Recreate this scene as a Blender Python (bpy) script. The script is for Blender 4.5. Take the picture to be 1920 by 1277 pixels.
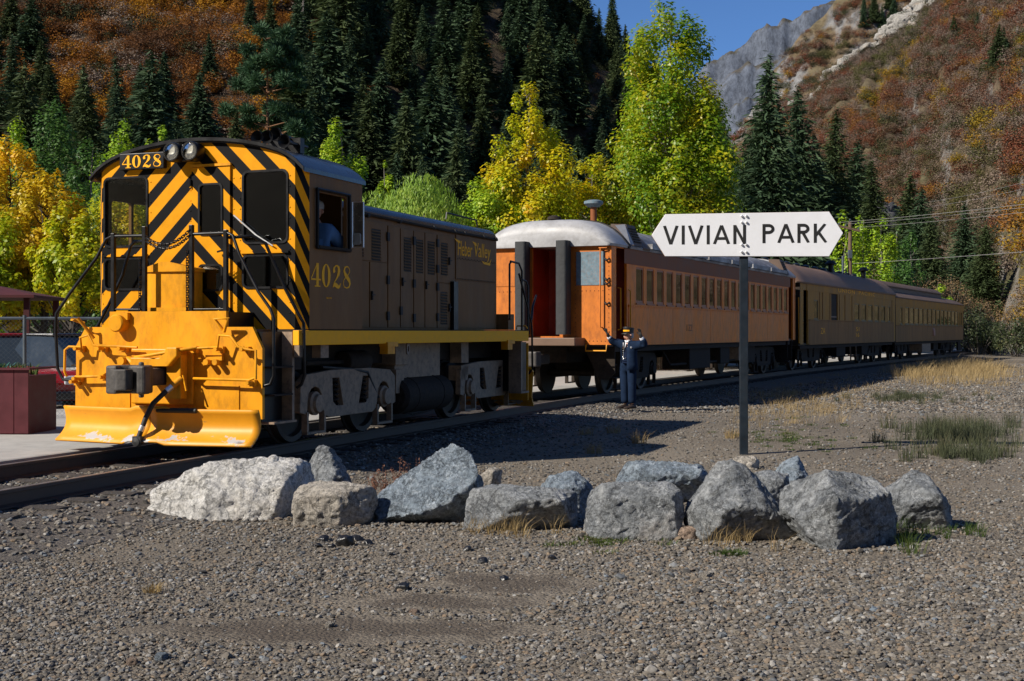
import bpy, bmesh, math, random
import numpy as np
from mathutils import Vector, Matrix, noise
from mathutils.geometry import delaunay_2d_cdt
PI = math.pi
rad = math.radians
for _o in list(bpy.data.objects):
    bpy.data.objects.remove(_o)
S = bpy.context.scene
COL = S.collection

# ------------------------------------------------------------ camera, sky, sun, exposure
FPX, HZ, EYE = 2451.0, 622.0, 1.68        # focal length and horizon row at 1920 px width; eye height
cam = bpy.data.objects.new('camera', bpy.data.cameras.new('camera'))
COL.objects.link(cam)
cam.location = (0, 0, EYE)
cam.rotation_euler = (rad(90), 0, 0)
cam.data.sensor_width = 36.0
cam.data.lens = FPX / 1920 * 36.0
cam.data.shift_y = -(1277 / 2 - HZ) / 1920
cam.data.clip_start = 0.1
cam.data.clip_end = 8000
S.camera = cam

SUN_EL = rad(37)
SUN_H = Vector((-0.87, -0.49))            # horizontal direction towards the sun
SUN_H.normalize()
W = bpy.data.worlds.new('World')
S.world = W
W.use_nodes = True
_nt = W.node_tree
_bg = _nt.nodes['Background']
_sky = _nt.nodes.new('ShaderNodeTexSky')
_sky.sky_type = 'NISHITA'
_sky.sun_disc = False
_sky.sun_elevation = SUN_EL
_sky.sun_rotation = math.atan2(SUN_H.x, SUN_H.y)
_sky.altitude = 1700
_sky.air_density = 0.9
_sky.dust_density = 0.0
_sky.ozone_density = 10.0
_nt.links.new(_sky.outputs[0], _bg.inputs[0])
_bg.inputs[1].default_value = 0.088
sun = bpy.data.objects.new('sun', bpy.data.lights.new('sun', 'SUN'))
COL.objects.link(sun)
sun.data.energy = 5.0
sun.data.angle = rad(0.53)
sun.data.color = (1.0, 0.93, 0.82)
_sd = Vector((SUN_H.x * math.cos(SUN_EL), SUN_H.y * math.cos(SUN_EL), math.sin(SUN_EL)))
sun.rotation_euler = _sd.to_track_quat('Z', 'Y').to_euler()
sun.location = (-30, -20, 40)
S.view_settings.view_transform = 'Standard'
S.view_settings.look = 'None'
S.view_settings.exposure = 0.42
S.view_settings.gamma = 1.0
S.view_settings.use_curve_mapping = False
S.cycles.max_bounces = 6
S.cycles.diffuse_bounces = 3
S.cycles.transparent_max_bounces = 12

# ------------------------------------------------------------ helpers
def tag(o, label=None, cat=None, group=None, kind=None):
    if label: o['label'] = label
    if cat: o['category'] = cat
    if group: o['group'] = group
    if kind: o['kind'] = kind
    return o

def empty(name, loc=(0, 0, 0), rz=0.0, parent=None, **kw):
    o = bpy.data.objects.new(name, None)
    o.empty_display_size = 0.2
    COL.objects.link(o)
    o.location = loc
    o.rotation_euler = (0, 0, rz)
    if parent: o.parent = parent
    return tag(o, **kw)

def link(name, me, parent=None, loc=None, rot=None, **kw):
    o = bpy.data.objects.new(name, me)
    COL.objects.link(o)
    if parent: o.parent = parent
    if loc is not None: o.location = loc
    if rot is not None: o.rotation_euler = rot
    return tag(o, **kw)

def copy_tree(o, parent=None):
    c = o.copy()
    COL.objects.link(c)
    c.parent = parent
    for ch in list(o.children):
        copy_tree(ch, c)
    return c

def px(x, y, Y):
    """the world point at depth Y seen at photograph pixel (x, y)"""
    return Vector(((x - 960) / FPX * Y, Y, EYE + (HZ - y) / FPX * Y))

def gy(y, z=0.0):
    """depth of the ground of height z seen at photograph row y"""
    return (EYE - z) * FPX / (y - HZ)

def rrect(x0, x1, z0, z1, r=0.05, n=4):
    P = []
    for cx, cz, a0 in ((x1 - r, z1 - r, 0), (x0 + r, z1 - r, 90), (x0 + r, z0 + r, 180), (x1 - r, z0 + r, 270)):
        for k in range(n + 1):
            a = rad(a0 + 90 * k / n)
            P.append((cx + r * math.cos(a), cz + r * math.sin(a)))
    return P

def rect(x0, x1, z0, z1):
    return [(x0, z0), (x1, z0), (x1, z1), (x0, z1)]

def _inside(p, poly):
    x, y = p
    c = False
    j = len(poly) - 1
    for i in range(len(poly)):
        xi, yi = poly[i]; xj, yj = poly[j]
        if (yi > y) != (yj > y) and x < (xj - xi) * (y - yi) / (yj - yi) + xi:
            c = not c
        j = i
    return c

class MB:
    def __init__(s):
        s.v = []; s.f = []; s.fm = []
    def add(s, vs, fs, m=0):
        b = len(s.v)
        s.v += [tuple(v) for v in vs]
        s.f += [tuple(i + b for i in f) for f in fs]
        s.fm += [m] * len(fs)
        return s
    def box(s, x0, x1, y0, y1, z0, z1, m=0):
        return s.add([(x0, y0, z0), (x1, y0, z0), (x1, y1, z0), (x0, y1, z0), (x0, y0, z1), (x1, y0, z1), (x1, y1, z1), (x0, y1, z1)],
                     [(0, 3, 2, 1), (4, 5, 6, 7), (0, 1, 5, 4), (1, 2, 6, 5), (2, 3, 7, 6), (3, 0, 4, 7)], m)
    def bar(s, p0, p1, w, h, up=(0, 0, 1), m=0):
        p0 = Vector(p0); p1 = Vector(p1); d = (p1 - p0).normalized(); up = Vector(up)
        a = d.cross(up)
        if a.length < 1e-4: a = d.cross(Vector((0, 1, 0)))
        a.normalize(); b = a.cross(d)
        vs = []
        for p in (p0, p1):
            for i, j in ((-1, -1), (1, -1), (1, 1), (-1, 1)):
                vs.append(p + a * i * w / 2 + b * j * h / 2)
        return s.add(vs, [(3, 2, 1, 0), (4, 5, 6, 7), (0, 1, 5, 4), (1, 2, 6, 5), (2, 3, 7, 6), (3, 0, 4, 7)], m)
    def tube(s, pts, r, n=8, closed=False, m=0):
        P = [Vector(p) for p in pts]; N = len(P)
        R = r if isinstance(r, (list, tuple)) else [r] * N
        vs = []; a = None
        for i in range(N):
            if closed: d = P[(i + 1) % N] - P[i - 1]
            else: d = P[min(i + 1, N - 1)] - P[max(i - 1, 0)]
            if d.length < 1e-9: d = Vector((0, 0, 1))
            d.normalize()
            if a is None:
                a = d.cross(Vector((0, 0, 1)))
                if a.length < 1e-3: a = d.cross(Vector((0, 1, 0)))
            a = a - d * a.dot(d)
            if a.length < 1e-6: a = d.orthogonal()
            a.normalize(); b = d.cross(a)
            for k in range(n):
                t = 2 * PI * k / n
                vs.append(P[i] + (a * math.cos(t) + b * math.sin(t)) * R[i])
        fs = []
        for i in range(N if closed else N - 1):
            j = (i + 1) % N
            for k in range(n):
                l = (k + 1) % n
                fs.append((i * n + k, i * n + l, j * n + l, j * n + k))
        if not closed:
            fs.append(tuple(reversed(range(n)))); fs.append(tuple((N - 1) * n + k for k in range(n)))
        return s.add(vs, fs, m)
    def cyl(s, p0, p1, r0, r1=None, n=16, m=0):
        return s.tube([p0, p1], [r0, r0 if r1 is None else r1], n, m=m)
    def lathe(s, prof, o=(0, 0, 0), axis='z', n=20, m=0):
        vs = []
        for r, h in prof:
            for k in range(n):
                t = 2 * PI * k / n; c, q = r * math.cos(t), r * math.sin(t)
                p = (c, q, h) if axis == 'z' else ((h, c, q) if axis == 'x' else (q, h, c))
                vs.append((p[0] + o[0], p[1] + o[1], p[2] + o[2]))
        fs = [(i * n + k, i * n + (k + 1) % n, (i + 1) * n + (k + 1) % n, (i + 1) * n + k) for i in range(len(prof) - 1) for k in range(n)]
        fs.append(tuple(reversed(range(n)))); fs.append(tuple((len(prof) - 1) * n + k for k in range(n)))
        return s.add(vs, fs, m)
    def plate(s, outline, holes, fn, t0, t1, m=0):
        """flat plate with holes: outline and holes in (u, v); fn(u, v, t) -> xyz; t0..t1 the thickness"""
        co = []; ed = []
        for L in [outline] + list(holes):
            b = len(co); co += [Vector(p) for p in L]
            ed += [(b + i, b + (i + 1) % len(L)) for i in range(len(L))]
        vo, _e, fo, _a, _b, _c = delaunay_2d_cdt(co, ed, [], 0, 1e-6)
        vo = [(v.x, v.y) for v in vo]
        tris = []
        for f in fo:
            c = (sum(vo[i][0] for i in f) / len(f), sum(vo[i][1] for i in f) / len(f))
            if _inside(c, outline) and not any(_inside(c, h) for h in holes): tris.append(tuple(f))
        n = len(vo)
        vs = [fn(u, v, t0) for u, v in vo] + [fn(u, v, t1) for u, v in vo]
        fs = [tuple(reversed(t)) for t in tris] + [tuple(i + n for i in t) for t in tris]
        cnt = {}
        for t in tris:
            for i in range(len(t)):
                a, b = t[i], t[(i + 1) % len(t)]
                cnt.setdefault((min(a, b), max(a, b)), []).append((a, b))
        for e in cnt.values():
            if len(e) == 1:
                a, b = e[0]; fs.append((a, b, b + n, a + n))
        return s.add(vs, fs, m)
    def extrude_y(s, prof, y0, y1, m=0):
        n = len(prof)
        return s.add([(x, y0, z) for x, z in prof] + [(x, y1, z) for x, z in prof],
                     [(i, (i + 1) % n, (i + 1) % n + n, i + n) for i in range(n)] + [tuple(reversed(range(n))), tuple(range(n, 2 * n))], m)
    def mesh(s, name, mats=None, smooth=None, fix=True):
        me = bpy.data.meshes.new(name)
        me.from_pydata(s.v, [], s.f)
        if fix:
            bm = bmesh.new(); bm.from_mesh(me)
            bmesh.ops.recalc_face_normals(bm, faces=bm.faces); bm.to_mesh(me); bm.free()
        if mats is not None:
            for mt in (mats if isinstance(mats, (list, tuple)) else [mats]): me.materials.append(mt)
            if any(s.fm): me.polygons.foreach_set('material_index', s.fm)
        if smooth:
            me.shade_smooth(); me.set_sharp_from_angle(angle=rad(smooth))
        return me
    def build(s, name, mats, parent=None, smooth=None, bevel=0, **kw):
        o = link(name, s.mesh(name, mats, smooth), parent, **kw)
        if bevel:
            b = o.modifiers.new('bevel', 'BEVEL'); b.width = bevel; b.segments = 2; b.limit_method = 'ANGLE'; b.angle_limit = rad(40)
        return o

def np_mesh(name, V, F, mat=None, smooth=False):
    """V (n,3) and F (m,k) numpy arrays -> mesh"""
    me = bpy.data.meshes.new(name)
    V = np.asarray(V, dtype=np.float32); F = np.asarray(F, dtype=np.int32)
    m, k = F.shape
    me.vertices.add(len(V)); me.vertices.foreach_set('co', V.ravel())
    me.loops.add(m * k); me.loops.foreach_set('vertex_index', F.ravel())
    me.polygons.add(m)
    me.polygons.foreach_set('loop_start', np.arange(0, m * k, k, dtype=np.int32))
    me.polygons.foreach_set('loop_total', np.full(m, k, dtype=np.int32))
    if smooth: me.polygons.foreach_set('use_smooth', np.ones(m, dtype=bool))
    me.update(calc_edges=True)
    if mat: me.materials.append(mat)
    return me

def evaluated(o, name, mat=None):
    """apply an object's modifiers: a plain mesh; the helper object is removed"""
    dg = bpy.context.evaluated_depsgraph_get()
    me = bpy.data.meshes.new_from_object(o.evaluated_get(dg))
    me.name = name
    bpy.data.objects.remove(o)
    if mat:
        me.materials.clear(); me.materials.append(mat)
    return me

def text_part(body, name, mat, parent, fn, height, width=None, shear=0.0, depth=0.004, bold=0.0, space=1.0):
    """lettering as a thin mesh; fn(u, v, t) -> xyz with u along the line, v up, t out of the surface"""
    cu = bpy.data.curves.new('txt', 'FONT')
    cu.body = body; cu.size = 1.0; cu.shear = shear; cu.offset = bold; cu.space_character = space; cu.extrude = 0.5; cu.resolution_u = 4
    o = bpy.data.objects.new('txt', cu); COL.objects.link(o)
    bpy.context.view_layer.update()
    me = evaluated(o, name, mat)
    P = np.array([v.co[:] for v in me.vertices])
    lo, hi = P.min(0), P.max(0)
    sv = height / (hi[1] - lo[1]); su = sv if width is None else width / (hi[0] - lo[0])
    for v in me.vertices:
        v.co = fn((v.co.x - lo[0]) * su, (v.co.y - lo[1]) * sv, depth if v.co.z > 0 else -0.002)
    return link(name, me, parent)

def ribbons(strokes):
    """strokes of (x, y, width): flat polygons [(quad)] for hand drawn lettering"""
    Q = []
    for st in strokes:
        L = []; R = []
        for i, (x, y, w) in enumerate(st):
            x0, y0, _ = st[max(i - 1, 0)]; x1, y1, _ = st[min(i + 1, len(st) - 1)]
            d = Vector((x1 - x0, y1 - y0)); d.normalize(); n = Vector((-d.y, d.x)) * w / 2
            L.append((x + n.x, y + n.y)); R.append((x - n.x, y - n.y))
        for i in range(len(st) - 1): Q.append((L[i], L[i + 1], R[i + 1], R[i]))
    return Q

def scatter(name, mat_cols, P, R, SC, IDX, **kw):
    """one object of kind stuff: instances of the meshes in a list on points (geometry nodes)"""
    col = bpy.data.collections.new(name + '_source')
    for i, me in enumerate(mat_cols):
        col.objects.link(bpy.data.objects.new('%s_piece_%02d' % (name, i), me))
    me = bpy.data.meshes.new(name)
    n = len(P)
    me.vertices.add(n); me.vertices.foreach_set('co', np.asarray(P, np.float32).ravel())
    for an, ar, ty in (('rot', R, 'FLOAT_VECTOR'), ('scl', SC, 'FLOAT_VECTOR')):
        a = me.attributes.new(an, ty, 'POINT'); a.data.foreach_set('vector', np.asarray(ar, np.float32).ravel())
    a = me.attributes.new('idx', 'INT', 'POINT'); a.data.foreach_set('value', np.asarray(IDX, np.int32))
    o = link(name, me, kind='stuff', **kw)
    ng = bpy.data.node_groups.new(name, 'GeometryNodeTree')
    ng.interface.new_socket('Geometry', in_out='INPUT', socket_type='NodeSocketGeometry')
    ng.interface.new_socket('Geometry', in_out='OUTPUT', socket_type='NodeSocketGeometry')
    N = ng.nodes.new; Lk = ng.links.new
    gi = N('NodeGroupInput'); go = N('NodeGroupOutput'); ci = N('GeometryNodeCollectionInfo')
    ci.inputs[0].default_value = col; ci.inputs['Separate Children'].default_value = True
    ins = N('GeometryNodeInstanceOnPoints'); ins.inputs['Pick Instance'].default_value = True
    Lk(gi.outputs[0], ins.inputs['Points']); Lk(ci.outputs[0], ins.inputs['Instance'])
    for an, ty, sk in (('rot', 'FLOAT_VECTOR', 'Rotation'), ('scl', 'FLOAT_VECTOR', 'Scale'), ('idx', 'INT', 'Instance Index')):
        at = N('GeometryNodeInputNamedAttribute'); at.data_type = ty; at.inputs['Name'].default_value = an
        src = at.outputs['Attribute']
        if sk == 'Rotation':
            er = N('FunctionNodeEulerToRotation'); Lk(src, er.inputs[0]); src = er.outputs[0]
        Lk(src, ins.inputs[sk])
    Lk(ins.outputs[0], go.inputs[0])
    md = o.modifiers.new('scatter', 'NODES'); md.node_group = ng
    return o

# ------------------------------------------------------------ materials
class NT:
    def __init__(s, name):
        s.m = bpy.data.materials.new(name); s.m.use_nodes = True
        s.t = s.m.node_tree; s.b = s.t.nodes['Principled BSDF']; s.out = s.t.nodes['Material Output']
    def n(s, ty, **kw):
        nd = s.t.nodes.new(ty)
        for k, v in kw.items(): setattr(nd, k, v)
        return nd
    def l(s, a, b): s.t.links.new(a, b)
    def coord(s, kind='Object', scale=(1, 1, 1)):
        if kind == 'World': src = s.n('ShaderNodeNewGeometry').outputs['Position']
        else: src = s.n('ShaderNodeTexCoord').outputs[kind]
        mp = s.n('ShaderNodeMapping'); mp.inputs['Scale'].default_value = scale
        s.l(src, mp.inputs[0]); return mp.outputs[0]
    def noise(s, co, scale, detail=4, rough=0.55):
        nd = s.n('ShaderNodeTexNoise'); nd.inputs['Scale'].default_value = scale
        nd.inputs['Detail'].default_value = detail; nd.inputs['Roughness'].default_value = rough
        s.l(co, nd.inputs['Vector']); return nd.outputs[0]
    def ramp(s, fac, stops, interp='LINEAR'):
        r = s.n('ShaderNodeValToRGB'); e = r.color_ramp.elements; r.color_ramp.interpolation = interp
        while len(e) < len(stops): e.new(0.5)
        for el, (p, c) in zip(e, stops):
            el.position = p; el.color = (c[0], c[1], c[2], 1) if not isinstance(c, (int, float)) else (c, c, c, 1)
        s.l(fac, r.inputs[0]); return r.outputs[0]
    def math(s, op, a, b=None):
        nd = s.n('ShaderNodeMath', operation=op)
        for i, v in enumerate((a, b)):
            if v is None: continue
            if isinstance(v, (int, float)): nd.inputs[i].default_value = v
            else: s.l(v, nd.inputs[i])
        return nd.outputs[0]
    def mix(s, fac, a, b, blend='MIX'):
        nd = s.n('ShaderNodeMix', data_type='RGBA', blend_type=blend)
        for k, v in ((0, fac), (6, a), (7, b)):
            if isinstance(v, (int, float)): nd.inputs[k].default_value = v
            elif isinstance(v, tuple): nd.inputs[k].default_value = (*v, 1)
            else: s.l(v, nd.inputs[k])
        return nd.outputs[2]
    def bump(s, h, strength, dist):
        nd = s.n('ShaderNodeBump'); nd.inputs['Strength'].default_value = strength; nd.inputs['Distance'].default_value = dist
        s.l(h, nd.inputs['Height']); s.l(nd.outputs[0], s.b.inputs['Normal']); return nd
    def base(s, c):
        if isinstance(c, tuple): s.b.inputs['Base Color'].default_value = (*c, 1)
        else: s.l(c, s.b.inputs['Base Color'])
    def set(s, rough=None, metal=None, spec=None):
        if rough is not None:
            if isinstance(rough, (int, float)): s.b.inputs['Roughness'].default_value = rough
            else: s.l(rough, s.b.inputs['Roughness'])
        if metal is not None: s.b.inputs['Metallic'].default_value = metal
        if spec is not None: s.b.inputs['Specular IOR Level'].default_value = spec

def M(name, col, rough=0.6, metal=0.0, var=0.25, scale=5.0, bump=0.0, bscale=40.0, stretch=(1, 1, 1), dirt=None, dirt_amt=0.5, spec=None, co='Object'):
    t = NT(name); c = t.coord(co, stretch)
    n1 = t.noise(c, scale, 6, 0.62)
    lo = tuple(x * (1 - var) for x in col); hi = tuple(min(1, x * (1 + var)) for x in col)
    k = t.ramp(n1, [(0.3, lo), (0.7, hi)])
    if dirt:
        n2 = t.noise(t.coord(co, stretch), scale * 2.7, 8, 0.7)
        k = t.mix(t.math('MULTIPLY', t.ramp(n2, [(0.45, 0.0), (0.75, 1.0)]), dirt_amt), k, dirt)
    t.base(k)
    t.set(t.ramp(n1, [(0.25, max(0.02, rough - 0.1)), (0.75, min(1, rough + 0.12))]), metal, spec)
    if bump: t.bump(t.noise(t.coord(co), bscale, 6, 0.6), 1.0, bump)
    return t.m

def glass_mat(name, tint=(0.5, 0.56, 0.53), refl=(1, 1, 1), base=0.06, rough=0.02):
    t = NT(name)
    t.t.nodes.remove(t.b)
    tr = t.n('ShaderNodeBsdfTransparent'); tr.inputs[0].default_value = (*tint, 1)
    gl = t.n('ShaderNodeBsdfGlossy'); gl.inputs[0].default_value = (*refl, 1); gl.inputs['Roughness'].default_value = rough
    fr = t.n('ShaderNodeFresnel'); fr.inputs[0].default_value = 1.5
    mx = t.n('ShaderNodeMixShader')
    t.l(t.math('MAXIMUM', fr.outputs[0], base), mx.inputs[0]); t.l(tr.outputs[0], mx.inputs[1]); t.l(gl.outputs[0], mx.inputs[2])
    t.l(mx.outputs[0], t.out.inputs[0])
    return t.m

def leaf_mat(name, stops, nscale=0.35, transl=0.35, rough=0.5, co='Object', rnd=0.34, spec=0.4):
    """foliage: colour by clump (noise in space) and by single leaf (random per island)"""
    t = NT(name)
    n1 = t.ramp(t.noise(t.coord(co), nscale, 3, 0.6), [(0.28, 0.0), (0.72, 1.0)] if co != 'World' else [(0.36, 0.0), (0.64, 1.0)])
    ri = t.n('ShaderNodeNewGeometry').outputs['Random Per Island']
    oi = t.n('ShaderNodeObjectInfo').outputs['Random']
    f = t.math('ADD', t.math('MULTIPLY', n1, 1 - rnd), t.math('MULTIPLY', ri, rnd))
    if co == 'World': f = t.math('ADD', t.math('MULTIPLY', f, 0.84), t.math('MULTIPLY', oi, 0.16))
    c = t.ramp(f, stops)
    t.base(c); t.set(rough, spec=spec)
    tl = t.n('ShaderNodeBsdfTranslucent'); t.l(c, tl.inputs[0])
    mx = t.n('ShaderNodeMixShader'); mx.inputs[0].default_value = transl
    t.l(t.b.outputs[0], mx.inputs[1]); t.l(tl.outputs[0], mx.inputs[2]); t.l(mx.outputs[0], t.out.inputs[0])
    return t.m

# ------------------------------------------------------------ the setting
RT = 0.28                                 # top of rail above the gravel
TP = [(-10, -4), (-8.45, 1.5), (-6.85, 6.7), (-5.2, 11.9), (-3.18, 17.74), (-1.40, 22.5), (1.77, 30.8), (7.26, 43.1), (9.78, 48.6),
      (15.3, 59.6), (18.2, 65.4), (25.3, 79.1), (34.5, 97), (47, 121), (62, 148)]
def _track():
    P = []
    for i in range(1, len(TP) - 2):
        a, b, c, d = (Vector(TP[i + k - 1]) for k in range(4))
        for k in range(24):
            t = k / 24
            P.append(0.5 * (2 * b + (c - a) * t + (2 * a - 5 * b + 4 * c - d) * t * t + (3 * b - 3 * c + d - a) * t ** 3))
    D = [0.0]
    for i in range(1, len(P)): D.append(D[-1] + (P[i] - P[i - 1]).length)
    return P, D
TRK, TRD = _track()
def trk(s):
    """point and unit direction on the track's centre line at arc length s"""
    s = min(max(s, 0), TRD[-1] - 0.01)
    i = int(np.searchsorted(TRD, s, side='right')) - 1
    i = min(i, len(TRK) - 2)
    t = (s - TRD[i]) / max(1e-6, TRD[i + 1] - TRD[i])
    p = TRK[i].lerp(TRK[i + 1], t)
    d = (TRK[i + 1] - TRK[i]).normalized()
    return p, d
def trk_off(s, o, z):
    """a point o metres to the right (camera side) of the centre line"""
    p, d = trk(s)
    return (p.x + d.y * o, p.y - d.x * o, z)
def track_offset(x, y):
    q = np.array([[p.x, p.y] for p in TRK]); i = int(np.argmin((q[:, 0] - x) ** 2 + (q[:, 1] - y) ** 2))
    i = min(i, len(TRK) - 2); d = (TRK[i + 1] - TRK[i]).normalized()
    return (x - TRK[i].x) * d.y - (y - TRK[i].y) * d.x

def strip(name, prof, mat, s0, s1, ds, closed=False, parent=None, smooth=None, **kw):
    """sweep a cross-section of (offset, z) along the track"""
    mb = MB(); n = len(prof); k = int((s1 - s0) / ds)
    vs = [trk_off(s0 + (s1 - s0) * i / k, o, z) for i in range(k + 1) for o, z in prof]
    fs = []
    for i in range(k):
        for j in range(n if closed else n - 1):
            j2 = (j + 1) % n
            fs.append((i * n + j, i * n + j2, (i + 1) * n + j2, (i + 1) * n + j))
    if closed: fs += [tuple(range(n)), tuple(k * n + j for j in reversed(range(n)))]
    mb.add(vs, fs)
    return mb.build(name, mat, parent, smooth, **kw)

DIRT = ((0.02, 8.75, 0.55, 0.42), (-0.95, 7.35, 1.2, 0.30), (-0.35, 8.15, 0.7, 0.25))
def ground_mat():
    t = NT('gravel_ground'); c = t.coord('World')
    v = t.n('ShaderNodeTexVoronoi'); v.inputs['Scale'].default_value = 42; t.l(c, v.inputs['Vector'])
    v2 = t.n('ShaderNodeTexVoronoi'); v2.inputs['Scale'].default_value = 105; t.l(c, v2.inputs['Vector'])
    cellv = t.ramp(v.outputs['Color'], [(0.0, (0.065, 0.056, 0.047)), (0.45, (0.13, 0.114, 0.094)), (0.75, (0.19, 0.168, 0.14)), (1.0, (0.30, 0.272, 0.235))])
    fine = t.ramp(t.noise(c, 55, 5, 0.7), [(0.3, (0.095, 0.083, 0.068)), (0.7, (0.20, 0.178, 0.15))])
    big = t.ramp(t.noise(c, 0.42, 4, 0.6), [(0.42, 0.15), (0.6, 0.85)])
    k = t.mix(big, fine, cellv)
    tone = t.ramp(t.noise(c, 0.16, 4, 0.6), [(0.35, (0.86, 0.82, 0.76)), (0.65, (1.38, 1.34, 1.27))])
    k = t.mix(1.0, k, tone, 'MULTIPLY')
    # bare damp dirt where the gravel has been scuffed away
    sp = t.n('ShaderNodeSeparateXYZ'); t.l(c, sp.inputs[0]); wob = t.math('MULTIPLY', t.math('SUBTRACT', t.noise(c, 1.9, 8, 0.75), 0.5), 6.0); msk = None
    for cx, cy, rx, ry in DIRT:
        ex = t.math('POWER', t.math('ABSOLUTE', t.math('DIVIDE', t.math('SUBTRACT', sp.outputs[0], cx), rx)), 2.0); ey = t.math('POWER', t.math('ABSOLUTE', t.math('DIVIDE', t.math('SUBTRACT', sp.outputs[1], cy), ry)), 2.0)
        m1 = t.ramp(t.math('ADD', t.math('ADD', ex, ey), wob), [(0.35, 1.0), (1.0, 0.0)]); msk = m1 if msk is None else t.math('MAXIMUM', msk, m1)
    k = t.mix(t.math('MULTIPLY', msk, 0.7), k, t.ramp(t.noise(c, 60, 5, 0.7), [(0.3, (0.045, 0.035, 0.027)), (0.7, (0.09, 0.072, 0.056))]))
    t.base(k); t.set(0.9, spec=0.2)
    h = t.math('ADD', t.math('MULTIPLY', v.outputs['Distance'], -0.6), t.math('ADD', t.math('MULTIPLY', v2.outputs['Distance'], -0.12), t.math('MULTIPLY', t.noise(c, 38, 7, 0.7), 0.5)))
    t.bump(h, 1.0, 0.02)
    return t.m
m_ground = ground_mat()
m_ballast = M('dark_ballast', (0.10, 0.085, 0.07), 0.9, var=0.6, scale=30, bump=0.04, bscale=28, co='World')
m_rail = M('rusty_rail', (0.055, 0.036, 0.026), 0.62, var=0.3, scale=9)
m_railtop = M('worn_rail_head', (0.20, 0.17, 0.15), 0.45, metal=0.4, var=0.2, scale=9)
m_tie = M('tarred_sleeper', (0.045, 0.038, 0.033), 0.85, var=0.5, scale=14, bump=0.02, bscale=35)
m_conc = M('platform_concrete', (0.36, 0.345, 0.32), 0.85, var=0.12, scale=1.3, bump=0.004, bscale=60, dirt=(0.2, 0.19, 0.175), dirt_amt=0.55, co='World')
m_lawn = M('mown_lawn', (0.09, 0.16, 0.025), 0.9, var=0.4, scale=2.0, bump=0.05, bscale=30, co='World')

mb = MB(); mb.add([(-4000, -200, 0), (4000, -200, 0), (4000, 6000, 0), (-4000, 6000, 0)], [(0, 1, 2, 3)])
mb.build('ground', m_ground, kind='structure')
strip('ballast_bed', [(-1.05, 0.006), (-1.02, 0.10), (0, 0.105), (1.35, 0.105), (1.6, 0.07), (2.3, 0.006)], m_ballast, 0, 140, 0.8, kind='structure')
strip('concrete_platform', [(-1.10, -0.05), (-1.10, 0.265), (-1.13, 0.275), (-7.5, 0.275), (-7.5, -0.05)], m_conc, 0, 120, 1.2, kind='structure')
strip('lawn', [(-7.55, -0.1), (-7.6, 0.26), (-19, 0.20), (-46, 0.012), (-46.1, -0.1)], m_lawn, 42, 130, 2.0, kind='structure')

track = empty('railway_track', kind='structure')
for off in (-0.7525, 0.7525):
    w, hw = 0.036, 0.07
    z0 = RT - 0.165
    r_ = strip('rail', [(off - hw, z0), (off + hw, z0), (off + hw, z0 + 0.014), (off + 0.009, z0 + 0.03), (off + 0.009, RT - 0.04), (off + w, RT - 0.032), (off + w, RT - 0.006),
                        (off + w - 0.008, RT), (off - w + 0.008, RT), (off - w, RT - 0.006), (off - w, RT - 0.032), (off - 0.009, RT - 0.04), (off - 0.009, z0 + 0.03), (off - hw, z0 + 0.014)],
               [m_rail, m_railtop], 0, 140, 0.8, closed=True, parent=track)
    me_ = r_.data
    for p_ in me_.polygons:
        if p_.normal.z > 0.9 and p_.center.z > RT - 0.01: p_.material_index = 1
def sleeper_mesh(sd):
    rn = random.Random(sd); mb = MB()
    n = 7; vs = []
    for i in range(n):
        x = -1.27 + 2.54 * i / (n - 1) + rn.uniform(-0.02, 0.02)
        for y, z in ((-0.11, -0.05), (0.11, -0.05), (0.115, 0.112), (0.0, 0.12), (-0.115, 0.112)):
            vs.append((x, y + rn.uniform(-0.008, 0.008), z + rn.uniform(-0.008, 0.003)))
    fs = [(i * 5 + j, i * 5 + (j + 1) % 5, i * 5 + 5 + (j + 1) % 5, i * 5 + 5 + j) for i in range(n - 1) for j in range(5)]
    fs += [(4, 3, 2, 1, 0), tuple((n - 1) * 5 + j for j in range(5))]
    return mb.add(vs, fs).mesh('sleeper', m_tie)
_sl = [sleeper_mesh(i) for i in range(4)]
random.seed(5)
s_ = 2.0
while s_ < 100:
    p_, d_ = trk(s_)
    link('sleeper', _sl[random.randrange(4)], track, (p_.x + random.uniform(-0.03, 0.03), p_.y, 0.012), (0, 0, math.atan2(-d_.x, d_.y) + random.uniform(-0.02, 0.02)))
    s_ += 0.56 if s_ < 60 else 0.8

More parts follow.
